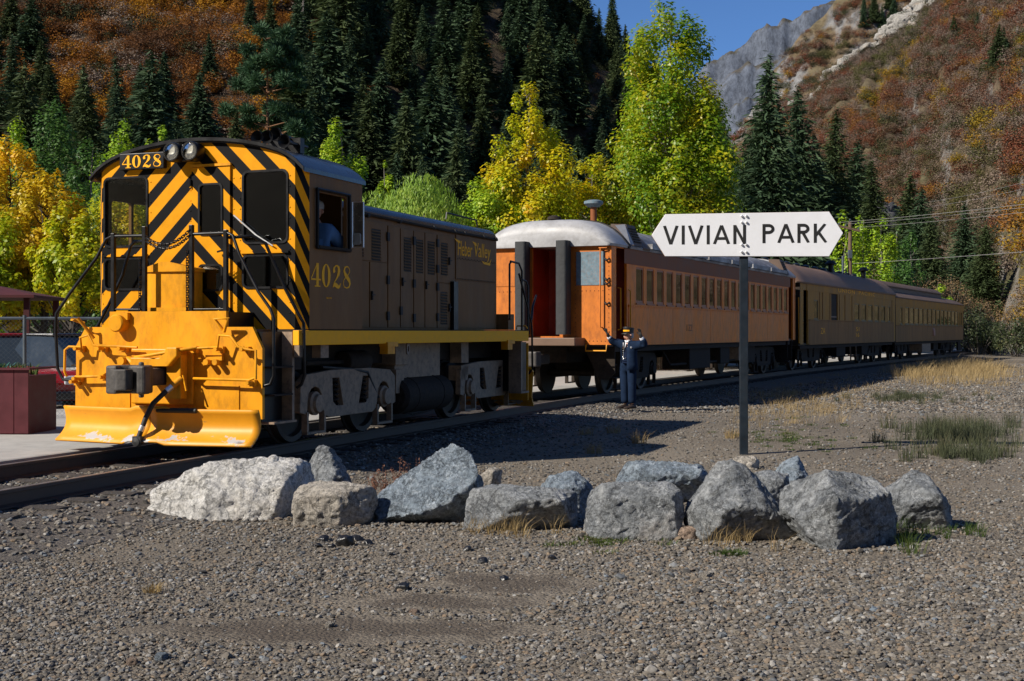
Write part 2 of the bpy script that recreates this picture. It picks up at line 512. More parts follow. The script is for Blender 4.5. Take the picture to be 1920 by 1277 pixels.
# ---- hills: each a slope with its foot, its crest and its own roughness
def lerp_tab(tab, u):
    return float(np.interp(u, [a for a, _ in tab], [b for _, b in tab]))
class Hill:
    def __init__(s, foot, crest, sky, u0, u1, rough, seed, prof=1.0, z0=-1.0, terr=0, gully=0.0):
        s.gully = gully
        s.terr = terr
        s.foot, s.crest, s.sky, s.u0, s.u1, s.rough, s.seed, s.prof, s.z0 = foot, crest, sky, u0, u1, rough, seed, prof, z0
    def at(s, u, t):
        yb, yc = lerp_tab(s.foot, u), lerp_tab(s.crest, u)
        Y = yb + (yc - yb) * t
        zc = EYE + lerp_tab(s.sky, u) * yc
        k = min(t, 1.0) ** s.prof
        if s.terr:
            w = k * s.terr + 0.35 * noise.noise(Vector((u * 40, t * 3, s.seed))); fl = math.floor(w); r_ = w - fl
            k = min(1.0, max(0.0, (fl + min(1, max(0, (r_ - 0.55) / 0.25))) / s.terr * 0.75 + k * 0.25))
        z = s.z0 + (zc - s.z0) * k
        if t > 1: z -= (t - 1) * (yc - yb) * 0.55
        X = u * Y
        q = Vector((X * 0.012 + s.seed, Y * 0.012, s.seed * 1.7))
        a = s.rough * min(1, t * 4 + 0.02)
        z += a * (noise.fractal(q, 0.9, 2.1, 6) + 0.35 * noise.noise(q * 7) - s.gully * abs(noise.noise(Vector((u * 55, t * 1.6, s.seed)))))
        return Vector((X, Y, z))
    def seen(s, x, y):
        """the point of the slope seen at photograph pixel (x, y)"""
        u = (x - 960) / FPX; g = (HZ - y) / FPX
        for i in range(0, 101):
            p = s.at(u, i / 100)
            if (p.z - EYE) / p.y >= g: return p, i / 100
        return s.at(u, 1.0), 1.0
    def mesh(s, name, mat, nu, nt, tmax=1.25):
        V = [s.at(s.u0 + (s.u1 - s.u0) * i / nu, tmax * j / nt)[:] for i in range(nu + 1) for j in range(nt + 1)]
        F = [(i * (nt + 1) + j, (i + 1) * (nt + 1) + j, (i + 1) * (nt + 1) + j + 1, i * (nt + 1) + j + 1) for i in range(nu) for j in range(nt)]
        return link(name, np_mesh(name, V, F, mat, True), kind='structure')

def hill_mat(name, soil, scrub, rock, rock_lo, rock_hi, scl=0.05, strata=0.0):
    t = NT(name); c = t.coord('World')
    k = t.mix(t.ramp(t.noise(c, scl, 6, 0.65), [(0.38, 0.0), (0.6, 1.0)]), soil, scrub)
    fine = t.ramp(t.noise(c, scl * 14, 6, 0.7), [(0.3, 0.55), (0.7, 1.35)])
    k = t.mix(1.0, k, fine, 'MULTIPLY')
    g = t.n('ShaderNodeNewGeometry'); sp = t.n('ShaderNodeSeparateXYZ'); t.l(g.outputs['Normal'], sp.inputs[0])
    steep = t.math('ADD', sp.outputs[2], t.math('MULTIPLY', t.math('SUBTRACT', t.noise(c, scl * 3, 5, 0.7), 0.5), 0.5))
    rk = t.mix(1.0, rock, t.ramp(t.noise(t.coord('World', (1.4, 1.4, 0.5)) if strata else c, scl * (6 if strata else 9), 7, 0.75), [(0.3, 0.35), (0.7, 1.3)]), 'MULTIPLY')
    k = t.mix(t.ramp(steep, [(rock_lo, 1.0), (rock_hi, 0.0)]), k, rk)
    t.base(k); t.set(0.95, spec=0.1)
    t.bump(t.noise(c, scl * 12, 8, 0.7), 1.0, 1.2)
    return t.m
m_hillL = hill_mat('shadowed_forest_floor', (0.05, 0.042, 0.03), (0.085, 0.06, 0.035), (0.16, 0.15, 0.14), 0.5, 0.6)  # ground kept dark to stand for the deep shadows under the conifers
m_hillR = hill_mat('scrub_slope', (0.13, 0.095, 0.062), (0.115, 0.10, 0.055), (0.24, 0.22, 0.195), 0.42, 0.52, 0.03)
m_hillM = hill_mat('brown_ridge', (0.14, 0.095, 0.055), (0.12, 0.10, 0.06), (0.20, 0.195, 0.19), 0.5, 0.66, 0.012)
m_cliff = hill_mat('shaded_grey_cliff', (0.085, 0.075, 0.065), (0.075, 0.07, 0.055), (0.115, 0.13, 0.16), 0.60, 0.80, 0.02, 1.0)  # rock darkened and blued to stand for a face turned from the sun

HL = Hill([(-0.5, 105), (-0.2, 112), (0, 128), (0.1, 150), (0.2, 190), (0.3, 250), (0.36, 300)],
          [(-0.5, 330), (-0.2, 350), (0, 400), (0.1, 430), (0.2, 470), (0.3, 430), (0.36, 400)],
          [(-0.5, 0.36), (-0.1, 0.34), (0.0, 0.30), (0.035, 0.248), (0.07, 0.222), (0.09, 0.208), (0.12, 0.17), (0.16, 0.125), (0.2, 0.09), (0.26, 0.06), (0.36, 0.01)], -0.55, 0.36, 7.0, 3.3)
HR = Hill([(0.12, 420), (0.2, 330), (0.28, 250), (0.34, 185), (0.39, 140), (0.5, 105), (0.7, 90)],
          [(0.12, 640), (0.2, 620), (0.28, 600), (0.39, 560), (0.5, 520), (0.7, 470)],
          [(0.12, 0.03), (0.16, 0.09), (0.185, 0.145), (0.208, 0.176), (0.24, 0.198), (0.28, 0.228), (0.322, 0.256), (0.39, 0.30), (0.5, 0.38), (0.7, 0.5)], 0.12, 0.7, 6.0, 8.1, gully=2.2)
HM = Hill([(0.14, 700), (0.4, 700)], [(0.14, 1000), (0.4, 1050)],
          [(0.14, 0.10), (0.17, 0.155), (0.19, 0.185), (0.205, 0.203), (0.225, 0.223), (0.245, 0.238), (0.26, 0.252), (0.29, 0.275), (0.4, 0.34)], 0.13, 0.4, 22.0, 12.4)
HC = Hill([(0.05, 1200), (0.4, 1200)], [(0.05, 1750), (0.4, 1750)],
          [(0.05, 0.13), (0.10, 0.165), (0.13, 0.188), (0.155, 0.212), (0.172, 0.222), (0.195, 0.234), (0.22, 0.240), (0.245, 0.25), (0.26, 0.258), (0.3, 0.28), (0.4, 0.3)], 0.03, 0.42, 18.0, 21.7, 1.2, terr=7, gully=0.8)
# unseen canyon wall behind the camera, raised to cut sky fill; windows reflect it
def back_wall():
    V = []; F = []; nu, nt = 60, 22
    for i in range(nu + 1):
        a = rad(-62 - 152 * i / nu)                  # from the right round the back to the left
        for j in range(nt + 1):
            t = j / nt; r = 95 + 330 * t; q = Vector((math.cos(a) * r * 0.012, math.sin(a) * r * 0.012, 4.4))
            top = 240 if i < nu * 0.5 else 240 - 165 * min(1, (i / nu - 0.5) / 0.25)
            z = -1 + top * t ** 0.9 + 9 * min(1, 3 * t) * noise.fractal(q, 0.9, 2.1, 5)
            V.append((math.cos(a) * r + 10, math.sin(a) * r, z))
    F = [(i * (nt + 1) + j, i * (nt + 1) + j + 1, (i + 1) * (nt + 1) + j + 1, (i + 1) * (nt + 1) + j) for i in range(nu) for j in range(nt)]
    link('unseen_canyon_hillside', np_mesh('unseen_canyon_hillside', V, F, m_hillR, True), kind='structure')
back_wall()
HL.mesh('forested_hillside', m_hillL, 150, 60)
HR.mesh('scrub_hillside', m_hillR, 150, 80)
HM.mesh('brown_ridge', m_hillM, 110, 70)
HC.mesh('far_cliffs', m_cliff, 220, 150)

# ------------------------------------------------------------ trains: shared materials and pieces
def stripe_mat():
    t = NT('chevron_paint')
    sp = t.n('ShaderNodeSeparateXYZ'); t.l(t.n('ShaderNodeTexCoord').outputs['Object'], sp.inputs[0])
    a = t.math('MULTIPLY', t.math('ABSOLUTE', t.math('ADD', sp.outputs[0], 0.03)), 0.97)
    b = t.math('ADD', a, sp.outputs[2])
    b = t.math('ADD', b, t.math('MULTIPLY', t.math('MAXIMUM', sp.outputs[1], 0.0), 2.2))
    g = t.math('FRACT', t.math('ADD', t.math('MULTIPLY', t.math('SUBTRACT', 3.354, b), 1 / 0.383), 8.0))
    k = t.math('LESS_THAN', g, 0.47)
    n = t.noise(t.coord('Object'), 6, 6, 0.6)
    y = t.ramp(n, [(0.3, (0.63, 0.262, 0.005)), (0.7, (0.77, 0.325, 0.006))])
    t.base(t.mix(k, y, (0.006, 0.006, 0.007))); t.set(t.ramp(n, [(0.3, 0.45), (0.7, 0.6)]), spec=0.10)
    return t.m
m_stripe = stripe_mat()
m_yel = M('yellow_paint', (0.73, 0.305, 0.006), 0.45, var=0.10, scale=3.5, stretch=(1, 1, 0.45), dirt=(0.20, 0.085, 0.012), dirt_amt=0.55, spec=0.25)
def plow_mat():
    t = NT('worn_plow_paint'); c = t.coord('Object')
    sp = t.n('ShaderNodeSeparateXYZ'); t.l(c, sp.inputs[0])
    n = t.noise(c, 4.0, 7, 0.65)
    low = t.math('SUBTRACT', t.math('ADD', n, 0.06), t.math('MULTIPLY', t.math('ABSOLUTE', t.math('SUBTRACT', sp.outputs[2], 0.17)), 2.4))
    k = t.ramp(low, [(0.53, 0.0), (0.56, 1.0)])
    sc = t.ramp(t.noise(t.coord('Object', (1, 1, 6)), 3.0, 6, 0.7), [(0.66, 0.0), (0.7, 1.0)])
    y = t.ramp(n, [(0.3, (0.65, 0.270, 0.006)), (0.7, (0.77, 0.325, 0.01))])
    cc = t.mix(k, y, (0.42, 0.40, 0.38)); cc = t.mix(t.math('MULTIPLY', sc, 0.7), cc, (0.09, 0.07, 0.06))
    t.base(cc); t.set(0.42)
    return t.m
m_plow = plow_mat()
m_blk = M('black_paint', (0.008, 0.008, 0.009), 0.38, var=0.3, scale=6, spec=0.3)
m_roofblk = M('black_roof', (0.02, 0.021, 0.024), 0.22, var=0.3, scale=4)
m_dark = M('grimy_steel', (0.026, 0.020, 0.016), 0.8, var=0.5, scale=8, dirt=(0.075, 0.052, 0.035), dirt_amt=0.5, spec=0.2)
m_iron = M('cast_coupler_iron', (0.075, 0.068, 0.062), 0.6, metal=0.3, var=0.4, scale=9, bump=0.004, bscale=30)
m_brown = M('weathered_brown_paint', (0.18, 0.086, 0.030), 0.55, var=0.25, scale=1.6, stretch=(1, 1, 0.25), dirt=(0.25, 0.14, 0.058), dirt_amt=0.6, spec=0.15)
m_seam = M('dark_seam', (0.016, 0.013, 0.011), 0.7, var=0.2)
m_tan = M('dusty_grey_paint', (0.29, 0.20, 0.13), 0.65, var=0.25, scale=4, dirt=(0.045, 0.036, 0.028), dirt_amt=0.8)
m_wheel = M('wheel_steel', (0.06, 0.048, 0.038), 0.6, metal=0.3, var=0.4, scale=6)
m_gold = M('lettering_yellow', (0.95, 0.43, 0.010), 0.6, var=0.06, scale=12, spec=0.2)
m_rubber = M('black_rubber', (0.02, 0.02, 0.02), 0.6, var=0.2)
m_steel = M('bright_steel', (0.72, 0.72, 0.72), 0.33, metal=0.75, var=0.15)
m_refl = M('lamp_reflector', (0.88, 0.86, 0.82), 0.4, metal=0.15, var=0.05)
m_glass = glass_mat('cab_glass', (0.80, 0.84, 0.80), base=0.03)
m_glass_dk = glass_mat('dusty_dark_glass', (0.38, 0.46, 0.43), base=0.12, rough=0.05)
m_cglass = glass_mat('coach_glass', (0.88, 0.88, 0.80), base=0.06)
m_lens = glass_mat('lamp_lens', (0.96, 0.96, 0.94), base=0.03)
m_inner = M('cab_interior', (0.02, 0.028, 0.025), 0.7, var=0.2)

def YZ(x0, sgn=1):
    return lambda u, v, t: (x0 + sgn * t, u, v)
def XZ(y0, sgn=-1):
    return lambda u, v, t: (u, y0 + sgn * t, v)

def wheel(mb, x, y, z, r, side):
    s = side
    mb.lathe([(0.0, x + s * 0.02), (r * 0.28, x + s * 0.03), (r * 0.3, x - s * 0.01), (r * 0.8, x - s * 0.02), (r * 0.84, x + s * 0.045), (r * 0.985, x + s * 0.05), (r, x + s * 0.02), (r, x - s * 0.05), (r + 0.028, x - s * 0.06),
              (r + 0.028, x - s * 0.085), (r * 0.8, x - s * 0.085), (0.0, x - s * 0.085)], (0, y, z), 'x', 28)

def spring(mb, x, y, z0, z1, r, turns=5, w=0.014):
    pts = []
    for i in range(turns * 10 + 1):
        a = 2 * PI * i / 10
        pts.append((x + r * math.cos(a), y + r * math.sin(a), z0 + (z1 - z0) * i / (turns * 10)))
    mb.tube(pts, w, 5)

DIG = {
    '4': [[(0.50, 0.98, 0.06), (0.03, 0.33, 0.06)], [(0.02, 0.31, 0.07), (0.80, 0.31, 0.07)], [(0.53, 1.0, 0.20), (0.53, 0.0, 0.20)], [(0.30, 0.025, 0.05), (0.76, 0.025, 0.05)]],
    '2': [[(0.20, 0.66, 0.16), (0.15, 0.76, 0.2), (0.16, 0.85, 0.12), (0.28, 0.95, 0.06), (0.42, 0.97, 0.07), (0.54, 0.90, 0.16), (0.58, 0.76, 0.22), (0.53, 0.60, 0.18), (0.38, 0.42, 0.09), (0.20, 0.26, 0.06), (0.09, 0.08, 0.05)],
          [(0.06, 0.02, 0.04), (0.14, 0.12, 0.14), (0.28, 0.14, 0.2), (0.42, 0.08, 0.2), (0.55, 0.04, 0.14), (0.64, 0.08, 0.1), (0.70, 0.22, 0.05)]],
    '8': [[(0.62, 0.86, 0.04), (0.52, 0.95, 0.05), (0.38, 0.975, 0.05), (0.22, 0.92, 0.09), (0.15, 0.78, 0.14), (0.24, 0.63, 0.19), (0.42, 0.50, 0.22), (0.60, 0.36, 0.19), (0.66, 0.22, 0.14), (0.58, 0.08, 0.09), (0.38, 0.025, 0.05), (0.16, 0.07, 0.05), (0.08, 0.22, 0.05), (0.14, 0.38, 0.05), (0.34, 0.52, 0.04), (0.54, 0.64, 0.05), (0.64, 0.76, 0.05), (0.62, 0.86, 0.04)]],
}
def digits(s, w, h, fn, mat, parent, d=0.004):
    cw = w / len(s)
    for i, ch in enumerate(s):
        mb = MB()
        if ch == '0':
            Q = []; n = 28
            for k in range(n):
                a, b = 2 * PI * k / n, 2 * PI * (k + 1) / n
                Q.append(((0.37 + 0.36 * math.cos(a), 0.5 + 0.5 * math.sin(a)), (0.37 + 0.36 * math.cos(b), 0.5 + 0.5 * math.sin(b)), (0.37 + 0.15 * math.cos(b), 0.5 + 0.45 * math.sin(b)), (0.37 + 0.15 * math.cos(a), 0.5 + 0.45 * math.sin(a))))
        else: Q = ribbons(DIG[ch])
        for j, q in enumerate(Q):
            mb.add([fn((i + 0.06 + p[0] / 0.78 * 0.9) * cw, p[1] * h, d + 0.0002 * (j % 3)) for p in q], [(0, 1, 2, 3)])
        mb.build('digit', mat, parent)

# ------------------------------------------------------------ locomotive  (x to the camera's side, y towards the rear, z above the rail)
LA = rad(20.5)
LC = ((570 - 960) / FPX * 15.4 - 1.5 * math.cos(LA), 15.4 + 1.5 * math.sin(LA))
loco = empty('locomotive', (LC[0], LC[1], RT), -LA, label='diesel switcher locomotive with black and yellow chevron cab front and yellow snowplow', cat='locomotive')
def L(mb, name, mat, smooth=None, bevel=0, parent=None):
    return mb.build(name, mat, parent or loco, smooth, bevel)
roofz = lambda x: 3.745 - 0.115 * x * x - 0.005 * x ** 8

# cab front with window openings
arc = [(1.38 - 2.76 * i / 16, roofz(1.38 - 2.76 * i / 16) - 0.02) for i in range(17)]
holes = [rrect(-1.34, -0.70, 2.46, 3.32, 0.07), rrect(0.67, 1.28, 2.46, 3.32, 0.07), rrect(-1.34, -0.70, 1.925, 2.315, 0.06), rrect(0.67, 1.28, 1.925, 2.315, 0.06), rect(0.005, 0.465, 1.52, 3.36)]
mb = MB(); mb.plate([(-1.38, 1.43), (1.38, 1.43)] + arc, holes, XZ(0), 0.0, -0.05)
for s in (-1, 1):     # slanted corner posts
    mb.add([(s * 1.38, 0, 1.43), (s * 1.5, 0.13, 1.43), (s * 1.5, 0.13, roofz(1.5) - 0.02), (s * 1.38, 0, roofz(1.38) - 0.02),
            (s * 1.36, 0.05, 1.43), (s * 1.45, 0.15, 1.43), (s * 1.45, 0.15, roofz(1.5) - 0.02), (s * 1.36, 0.05, roofz(1.38) - 0.02)],
           [(0, 1, 2, 3), (4, 7, 6, 5), (0, 4, 5, 1), (2, 6, 7, 3)])
L(mb, 'cab_front', m_stripe)
mb = MB(); mb.plate(rect(-0.035, 0.505, 1.5, 3.395), [rrect(0.078, 0.388, 2.58, 3.18, 0.05), rrect(0.078, 0.39, 1.907, 2.2, 0.06)], XZ(0), 0.03, 0.005)
door = L(mb, 'cab_door', m_stripe)
mb = MB(); mb.box(-0.05, 0.52, -0.045, -0.005, 3.40, 3.43); L(mb, 'door_drip_strip', m_yel)
for (a, b, c, d) in ((0.078, 0.388, 2.58, 3.18), (0.078, 0.39, 1.907, 2.2)):
    mb = MB(); mb.plate(rrect(a, b, c, d, 0.05), [], XZ(0), 0.014, 0.008); L(mb, 'door_window', m_glass_dk, parent=door)
    mb = MB(); mb.plate(rrect(a - 0.018, b + 0.018, c - 0.018, d + 0.018, 0.06), [rrect(a + 0.006, b - 0.006, c + 0.006, d - 0.006, 0.045)], XZ(0), 0.042, 0.03); L(mb, 'window_gasket', m_blk, parent=door)
mb = MB(); mb.box(0.43, 0.46, -0.09, -0.03, 2.36, 2.4); mb.bar((0.445, -0.08, 2.38), (0.36, -0.08, 2.36), 0.02, 0.02); L(mb, 'door_handle', m_blk, parent=door)
for z in (1.75, 2.45, 3.2):
    mb = MB(); mb.cyl((-0.045, -0.04, z - 0.05), (-0.045, -0.04, z + 0.05), 0.016, n=8); L(mb, 'door_hinge', m_stripe, parent=door)
for (a, b, c, d, g) in ((-1.34, -0.70, 2.46, 3.32, m_glass), (0.67, 1.28, 2.46, 3.32, m_glass_dk), (-1.34, -0.70, 1.925, 2.315, m_glass_dk), (0.67, 1.28, 1.925, 2.315, m_glass_dk)):
    mb = MB(); mb.plate(rrect(a, b, c, d, 0.07), [], XZ(0), -0.018, -0.026); p = L(mb, 'cab_window', g)
    mb = MB(); mb.plate(rrect(a - 0.012, b + 0.012, c - 0.012, d + 0.012, 0.08), [rrect(a + 0.014, b - 0.014, c + 0.014, d - 0.014, 0.06)], XZ(0), 0.012, -0.03); L(mb, 'window_gasket', m_blk, parent=p)
for cx in (-1.02, 0.975):
    mb = MB(); mb.box(cx - 0.33, cx + 0.33, -0.03, -0.002, 2.335, 2.36); L(mb, 'drip_ledge', m_stripe)
mb = MB()
for k in range(90):   # rivet rows on the cab front
    zz = 1.5 + (k % 15) * 0.125
    xx = (-1.36, -0.65, -0.07, 0.54, 0.63, 1.31)[k // 15]
    mb.lathe([(0.011, 0.0), (0.008, -0.006), (0.0, -0.008)], (xx, 0, zz), 'y', 6)
L(mb, 'rivets', m_stripe)['kind'] = 'stuff'
# roof
def arch(x0, x1, off, n=16):
    return [(x0 + (x1 - x0) * i / n, roofz(x0 + (x1 - x0) * i / n) + off) for i in range(n + 1)]
mb = MB(); a = arch(-1.52, 1.52, 0.0, 28); b = arch(1.52, -1.52, -0.05, 28); mb.extrude_y(a + b, -0.03, 1.56); L(mb, 'cab_roof', m_roofblk, 30)
mb = MB(); a = arch(-1.525, 1.525, 0.010, 28); b = arch(1.525, -1.525, -0.03, 28); mb.extrude_y(a + b, -0.065, -0.032); L(mb, 'roof_rim', m_blk, 30)
# cab sides, rear, floor
for s in (-1, 1):
    mb = MB(); mb.plate([(0.13, 1.43), (1.5, 1.43), (1.5, roofz(1.5) - 0.05), (0.13, roofz(1.5) - 0.05)], [rrect(0.30, 1.06, 2.44, 3.08, 0.05)] if s > 0 else [rrect(0.30, 0.70, 2.40, 3.08, 0.05), rrect(0.75, 1.2, 2.40, 3.08, 0.05)], YZ(s * 1.5, -s), 0.0, 0.04)
    L(mb, 'cab_side', m_brown)
mb = MB(); mb.plate([(-1.44, 1.43), (1.44, 1.43)] + arch(1.44, -1.44, -0.06), [rrect(-1.38, -1.22, 2.5, 3.15, 0.04), rrect(1.22, 1.40, 2.5, 3.15, 0.04)], XZ(1.45), 0.0, -0.04); L(mb, 'cab_rear', m_brown)
mb = MB(); mb.box(-1.44, 1.44, 0.06, 1.44, 1.43, 1.47); L(mb, 'cab_floor', m_inner)
mb = MB(); mb.box(-0.5, 0.5, 0.75, 1.4, 1.48, 2.35); mb.box(-0.35, 0.2, 0.7, 0.9, 2.36, 2.5); L(mb, 'control_stand', m_inner, bevel=0.02)
mb = MB(); mb.tube([(1.53, 0.27, 2.41), (1.53, 1.09, 2.41), (1.53, 1.09, 3.11), (1.53, 0.27, 3.11)], 0.025, 6, True); L(mb, 'side_window_frame', m_blk)
mb = MB(); mb.box(1.505, 1.56, 0.28, 1.1, 2.405, 2.435); L(mb, 'arm_rest', m_dark)
mb = MB(); mb.tube([(1.55, 1.13, 2.46), (1.69, 1.16, 2.46), (1.69, 1.16, 3.03), (1.55, 1.13, 3.03)], 0.012, 6, True); vane = L(mb, 'wind_deflector', m_steel)
mb = MB(); mb.plate(rect(1.555, 1.685, 2.47, 3.02), [], XZ(1.145), 0.0, 0.004); L(mb, 'mirror', M('mirror_glass', (0.25, 0.2, 0.15), 0.25, metal=0.6, var=0.2), parent=vane)
mb = MB(); mb.plate(rrect(1.57, 1.672, 2.49, 2.64, 0.03), [], XZ(1.13), 0.0, 0.012); L(mb, 'round_mirror', m_steel, parent=vane)
# cab number box and headlights
mb = MB(); mb.box(-1.06, -0.41, -0.07, -0.003, 3.405, 3.605); nb = L(mb, 'number_box', m_blk, bevel=0.008)
digits('4028', 0.60, 0.155, lambda u, v, t: (-1.03 + u, -0.071 - t, 3.425 + v), m_gold, nb, 0.003)
mb = MB(); mb.box(-0.27, 0.11, -0.08, -0.003, 3.47, 3.68); mb.cyl((-0.08, -0.05, 3.575), (-0.08, -0.13, 3.575), 0.07, n=16); hh = L(mb, 'headlight_housing', m_blk, bevel=0.02)
for cx in (-0.21, 0.05):
    mb = MB(); mb.lathe([(0.10, -0.10), (0.118, -0.14), (0.122, -0.27), (0.112, -0.30), (0.098, -0.30), (0.098, -0.24), (0.09, -0.15)], (cx, 0.09, 3.575), 'y', 28); h = L(mb, 'headlight', m_blk, 35)
    mb = MB(); mb.lathe([(0.0, -0.255), (0.05, -0.262), (0.08, -0.275), (0.097, -0.289), (0.0975, -0.280), (0.0, -0.245)], (cx, 0.09, 3.575), 'y', 24); L(mb, 'reflector', m_refl, 60, parent=h)
    mb = MB(); mb.lathe([(0.0, -0.312), (0.06, -0.307), (0.098, -0.294), (0.098, -0.291), (0.06, -0.303), (0.0, -0.308)], (cx, 0.09, 3.575), 'y', 24); L(mb, 'lens', m_lens, 60, parent=h)
# horn: a cluster of trumpets on the roof
for dx, dz, ln in ((0.62, 0.09, 0.35), (0.76, 0.11, 0.5), (0.88, 0.16, 0.42), (1.0, 0.10, 0.36)):
    z = roofz(dx) + dz
    mb = MB(); mb.lathe([(0.02, 0.6 + ln), (0.022, 0.6), (0.03, 0.5), (0.05, 0.43), (0.085, 0.40), (0.085, 0.39), (0.06, 0.42), (0.0, 0.5)], (dx, 0, z), 'y', 16); L(mb, 'horn_trumpet', m_blk, 50)
mb = MB(); mb.box(0.58, 1.04, 0.72, 0.82, roofz(0.8) - 0.05, roofz(0.8) + 0.14); L(mb, 'horn_bracket', m_blk)
# wiper
mb = MB(); mb.bar((0.56, -0.03, 2.80), (0.86, -0.03, 2.56), 0.016, 0.016); mb.bar((0.86, -0.035, 2.56), (1.1, -0.035, 2.42), 0.01, 0.014); L(mb, 'wiper', m_steel)

# front platform, end plate, plow
mb = MB(); mb.plate([(-0.80, 1.64), (-0.80, 1.455), (-1.15, 1.455), (-1.29, 1.23), (-1.29, 0.42), (1.30, 0.40), (1.30, 1.21), (1.17, 1.455), (0.82, 1.455), (0.82, 1.64)], [], XZ(-0.6), 0.0, -0.05); L(mb, 'end_plate', m_yel)
mb = MB(); mb.box(-0.80, 0.82, -0.548, -0.003, 1.43, 1.63); mb.box(-1.13, 1.15, -0.548, -0.16, 1.40, 1.43); L(mb, 'front_deck', m_blk)
mb = MB(); mb.box(-1.29, -0.5, -0.612, -0.602, 0.45, 0.83); L(mb, 'doubler_plate', m_yel)
mb = MB(); mb.box(0.35, 1.0, -0.612, -0.602, 0.45, 0.78); L(mb, 'doubler_plate', m_yel)
mb = MB(); mb.box(-0.45, 0.40, -0.66, -0.60, 0.55, 1.20); L(mb, 'draft_pocket', m_yel, bevel=0.015)
mb = MB(); mb.lathe([(0.10, -0.60), (0.105, -0.72), (0.09, -0.735), (0.0, -0.735)], (-0.62, 0, 1.50), 'y', 22); mb.box(-0.74, -0.50, -0.66, -0.602, 1.54, 1.625); L(mb, 'marker_socket', m_yel, 35)
def blade(xa, ya, xb, yb):
    mb = MB(); nx, nz = 14, 9; V = []
    for i in range(nx + 1):
        u = i / nx; x = xa + (xb - xa) * u; y = ya + (yb - ya) * u
        for j in range(nz + 1):
            w = j / nz; z = 0.115 + 0.40 * w + 0.03 * (abs(u - (1 if abs(xa) > abs(xb) else 0)) < 0.2)
            curl = 0.16 * (abs(w - 0.55) ** 2) / 0.3 * (1.25 if w < 0.55 else 0.45)
            V.append((x, y - curl, z))
    F = [(i * (nz + 1) + j, (i + 1) * (nz + 1) + j, (i + 1) * (nz + 1) + j + 1, i * (nz + 1) + j + 1) for i in range(nx) for j in range(nz)]
    mb.add(V, F)
    o = L(mb, 'plow_blade', m_plow, 50); sd = o.modifiers.new('thick', 'SOLIDIFY'); sd.thickness = 0.022; sd.offset = 0
    return o
blade(-1.33, -0.72, 0.03, -0.93); blade(0.035, -0.93, 1.36, -0.73)
for x in (-1.0, -0.3, 0.35, 1.05):
    mb = MB(); mb.box(x - 0.03, x + 0.03, -0.70, -0.6, 0.2, 0.46); L(mb, 'plow_bracket', m_dark)
# coupler
mb = MB()
mb.box(-0.11, 0.11, -1.08, -0.6, 0.78, 0.98)
L(mb, 'coupler_shank', m_iron, bevel=0.02)
mb = MB(); mb.plate([(-0.24, -1.05), (0.13, -1.02), (0.15, -1.16), (0.24, -1.22), (0.25, -1.36), (0.16, -1.38), (0.10, -1.27), (-0.02, -1.24), (-0.10, -1.30), (-0.10, -1.40), (-0.26, -1.38), (-0.28, -1.2)], [], lambda u, v, t: (u, v, t), 0.70, 1.02); L(mb, 'coupler_head', m_iron, bevel=0.025)
mb = MB(); mb.plate([(-0.02, -1.26), (0.06, -1.30), (0.05, -1.42), (-0.06, -1.45), (-0.12, -1.42), (-0.03, -1.38)], [], lambda u, v, t: (u, v, t), 0.74, 0.98); mb.cyl((0.16, -1.29, 0.66), (0.16, -1.29, 1.06), 0.03, n=10); L(mb, 'coupler_knuckle', m_iron, bevel=0.015)
mb = MB(); mb.plate([(-0.30, 1.0), (0.22, 1.0), (0.34, 1.12), (0.34, 1.22), (0.20, 1.22), (0.10, 1.10), (-0.30, 1.10)], [], XZ(-0.66), 0.22, 0.0); mb.box(0.14, 0.34, -0.8, -0.66, 0.62, 1.2); L(mb, 'coupler_striker', m_yel, bevel=0.012)
mb = MB(); mb.tube([(-0.52, -0.72, 1.06), (-0.38, -0.8, 1.07), (-0.3, -0.8, 1.02), (-0.18, -0.8, 1.08)], 0.045, 10); mb.cyl((-0.42, -0.7, 1.06), (-0.42, -0.9, 1.06), 0.05, n=12); mb.cyl((-0.25, -0.7, 1.05), (-0.25, -0.86, 1.05), 0.04, n=12); L(mb, 'air_pipe_valve', m_yel, 50)
mb = MB(); mb.cyl((0.62, -0.6, 1.05), (0.62, -0.72, 1.05), 0.035, n=10); mb.cyl((0.74, -0.6, 1.05), (0.74, -0.72, 1.05), 0.035, n=10); mb.box(0.58, 0.8, -0.66, -0.6, 1.07, 1.13); L(mb, 'pipe_bracket', m_yel, 50)
# uncoupling levers and grab bars
T = lambda pts, name, mat=m_yel, r=0.016: L(MB().tube(pts, r, 8), name, mat, 60)
T([(-1.33, -0.72, 0.86), (-1.345, -0.74, 0.92), (-1.34, -0.74, 1.18), (-1.28, -0.74, 1.22), (-1.10, -0.74, 1.215), (-1.10, -0.76, 1.33), (-0.98, -0.76, 1.36), (-0.92, -0.74, 1.24), (-0.30, -0.74, 1.215)], 'uncoupling_lever')
T([(1.30, -0.74, 0.86), (1.30, -0.74, 1.19), (1.18, -0.74, 1.2), (1.08, -0.76, 1.23), (0.98, -0.76, 1.35), (0.83, -0.76, 1.36), (0.80, -0.74, 1.22), (0.30, -0.74, 1.20)], 'uncoupling_lever')
T([(-1.28, -0.62, 0.86), (-1.2, -0.72, 0.86), (-0.83, -0.72, 0.87), (-0.8, -0.62, 0.92)], 'grab_bar')
T([(0.40, -0.62, 0.86), (0.46, -0.72, 0.86), (1.2, -0.72, 0.85), (1.30, -0.74, 0.88)], 'grab_bar')
T([(-1.12, -0.66, 1.50), (-1.22, -0.76, 1.55), (-1.10, -0.80, 1.56), (-0.98, -0.66, 1.32)], 'lever_handle', r=0.02)
T([(0.84, -0.70, 1.42), (0.77, -0.76, 1.55), (0.95, -0.76, 1.55), (0.86, -0.70, 1.40)], 'lever_handle', r=0.02)
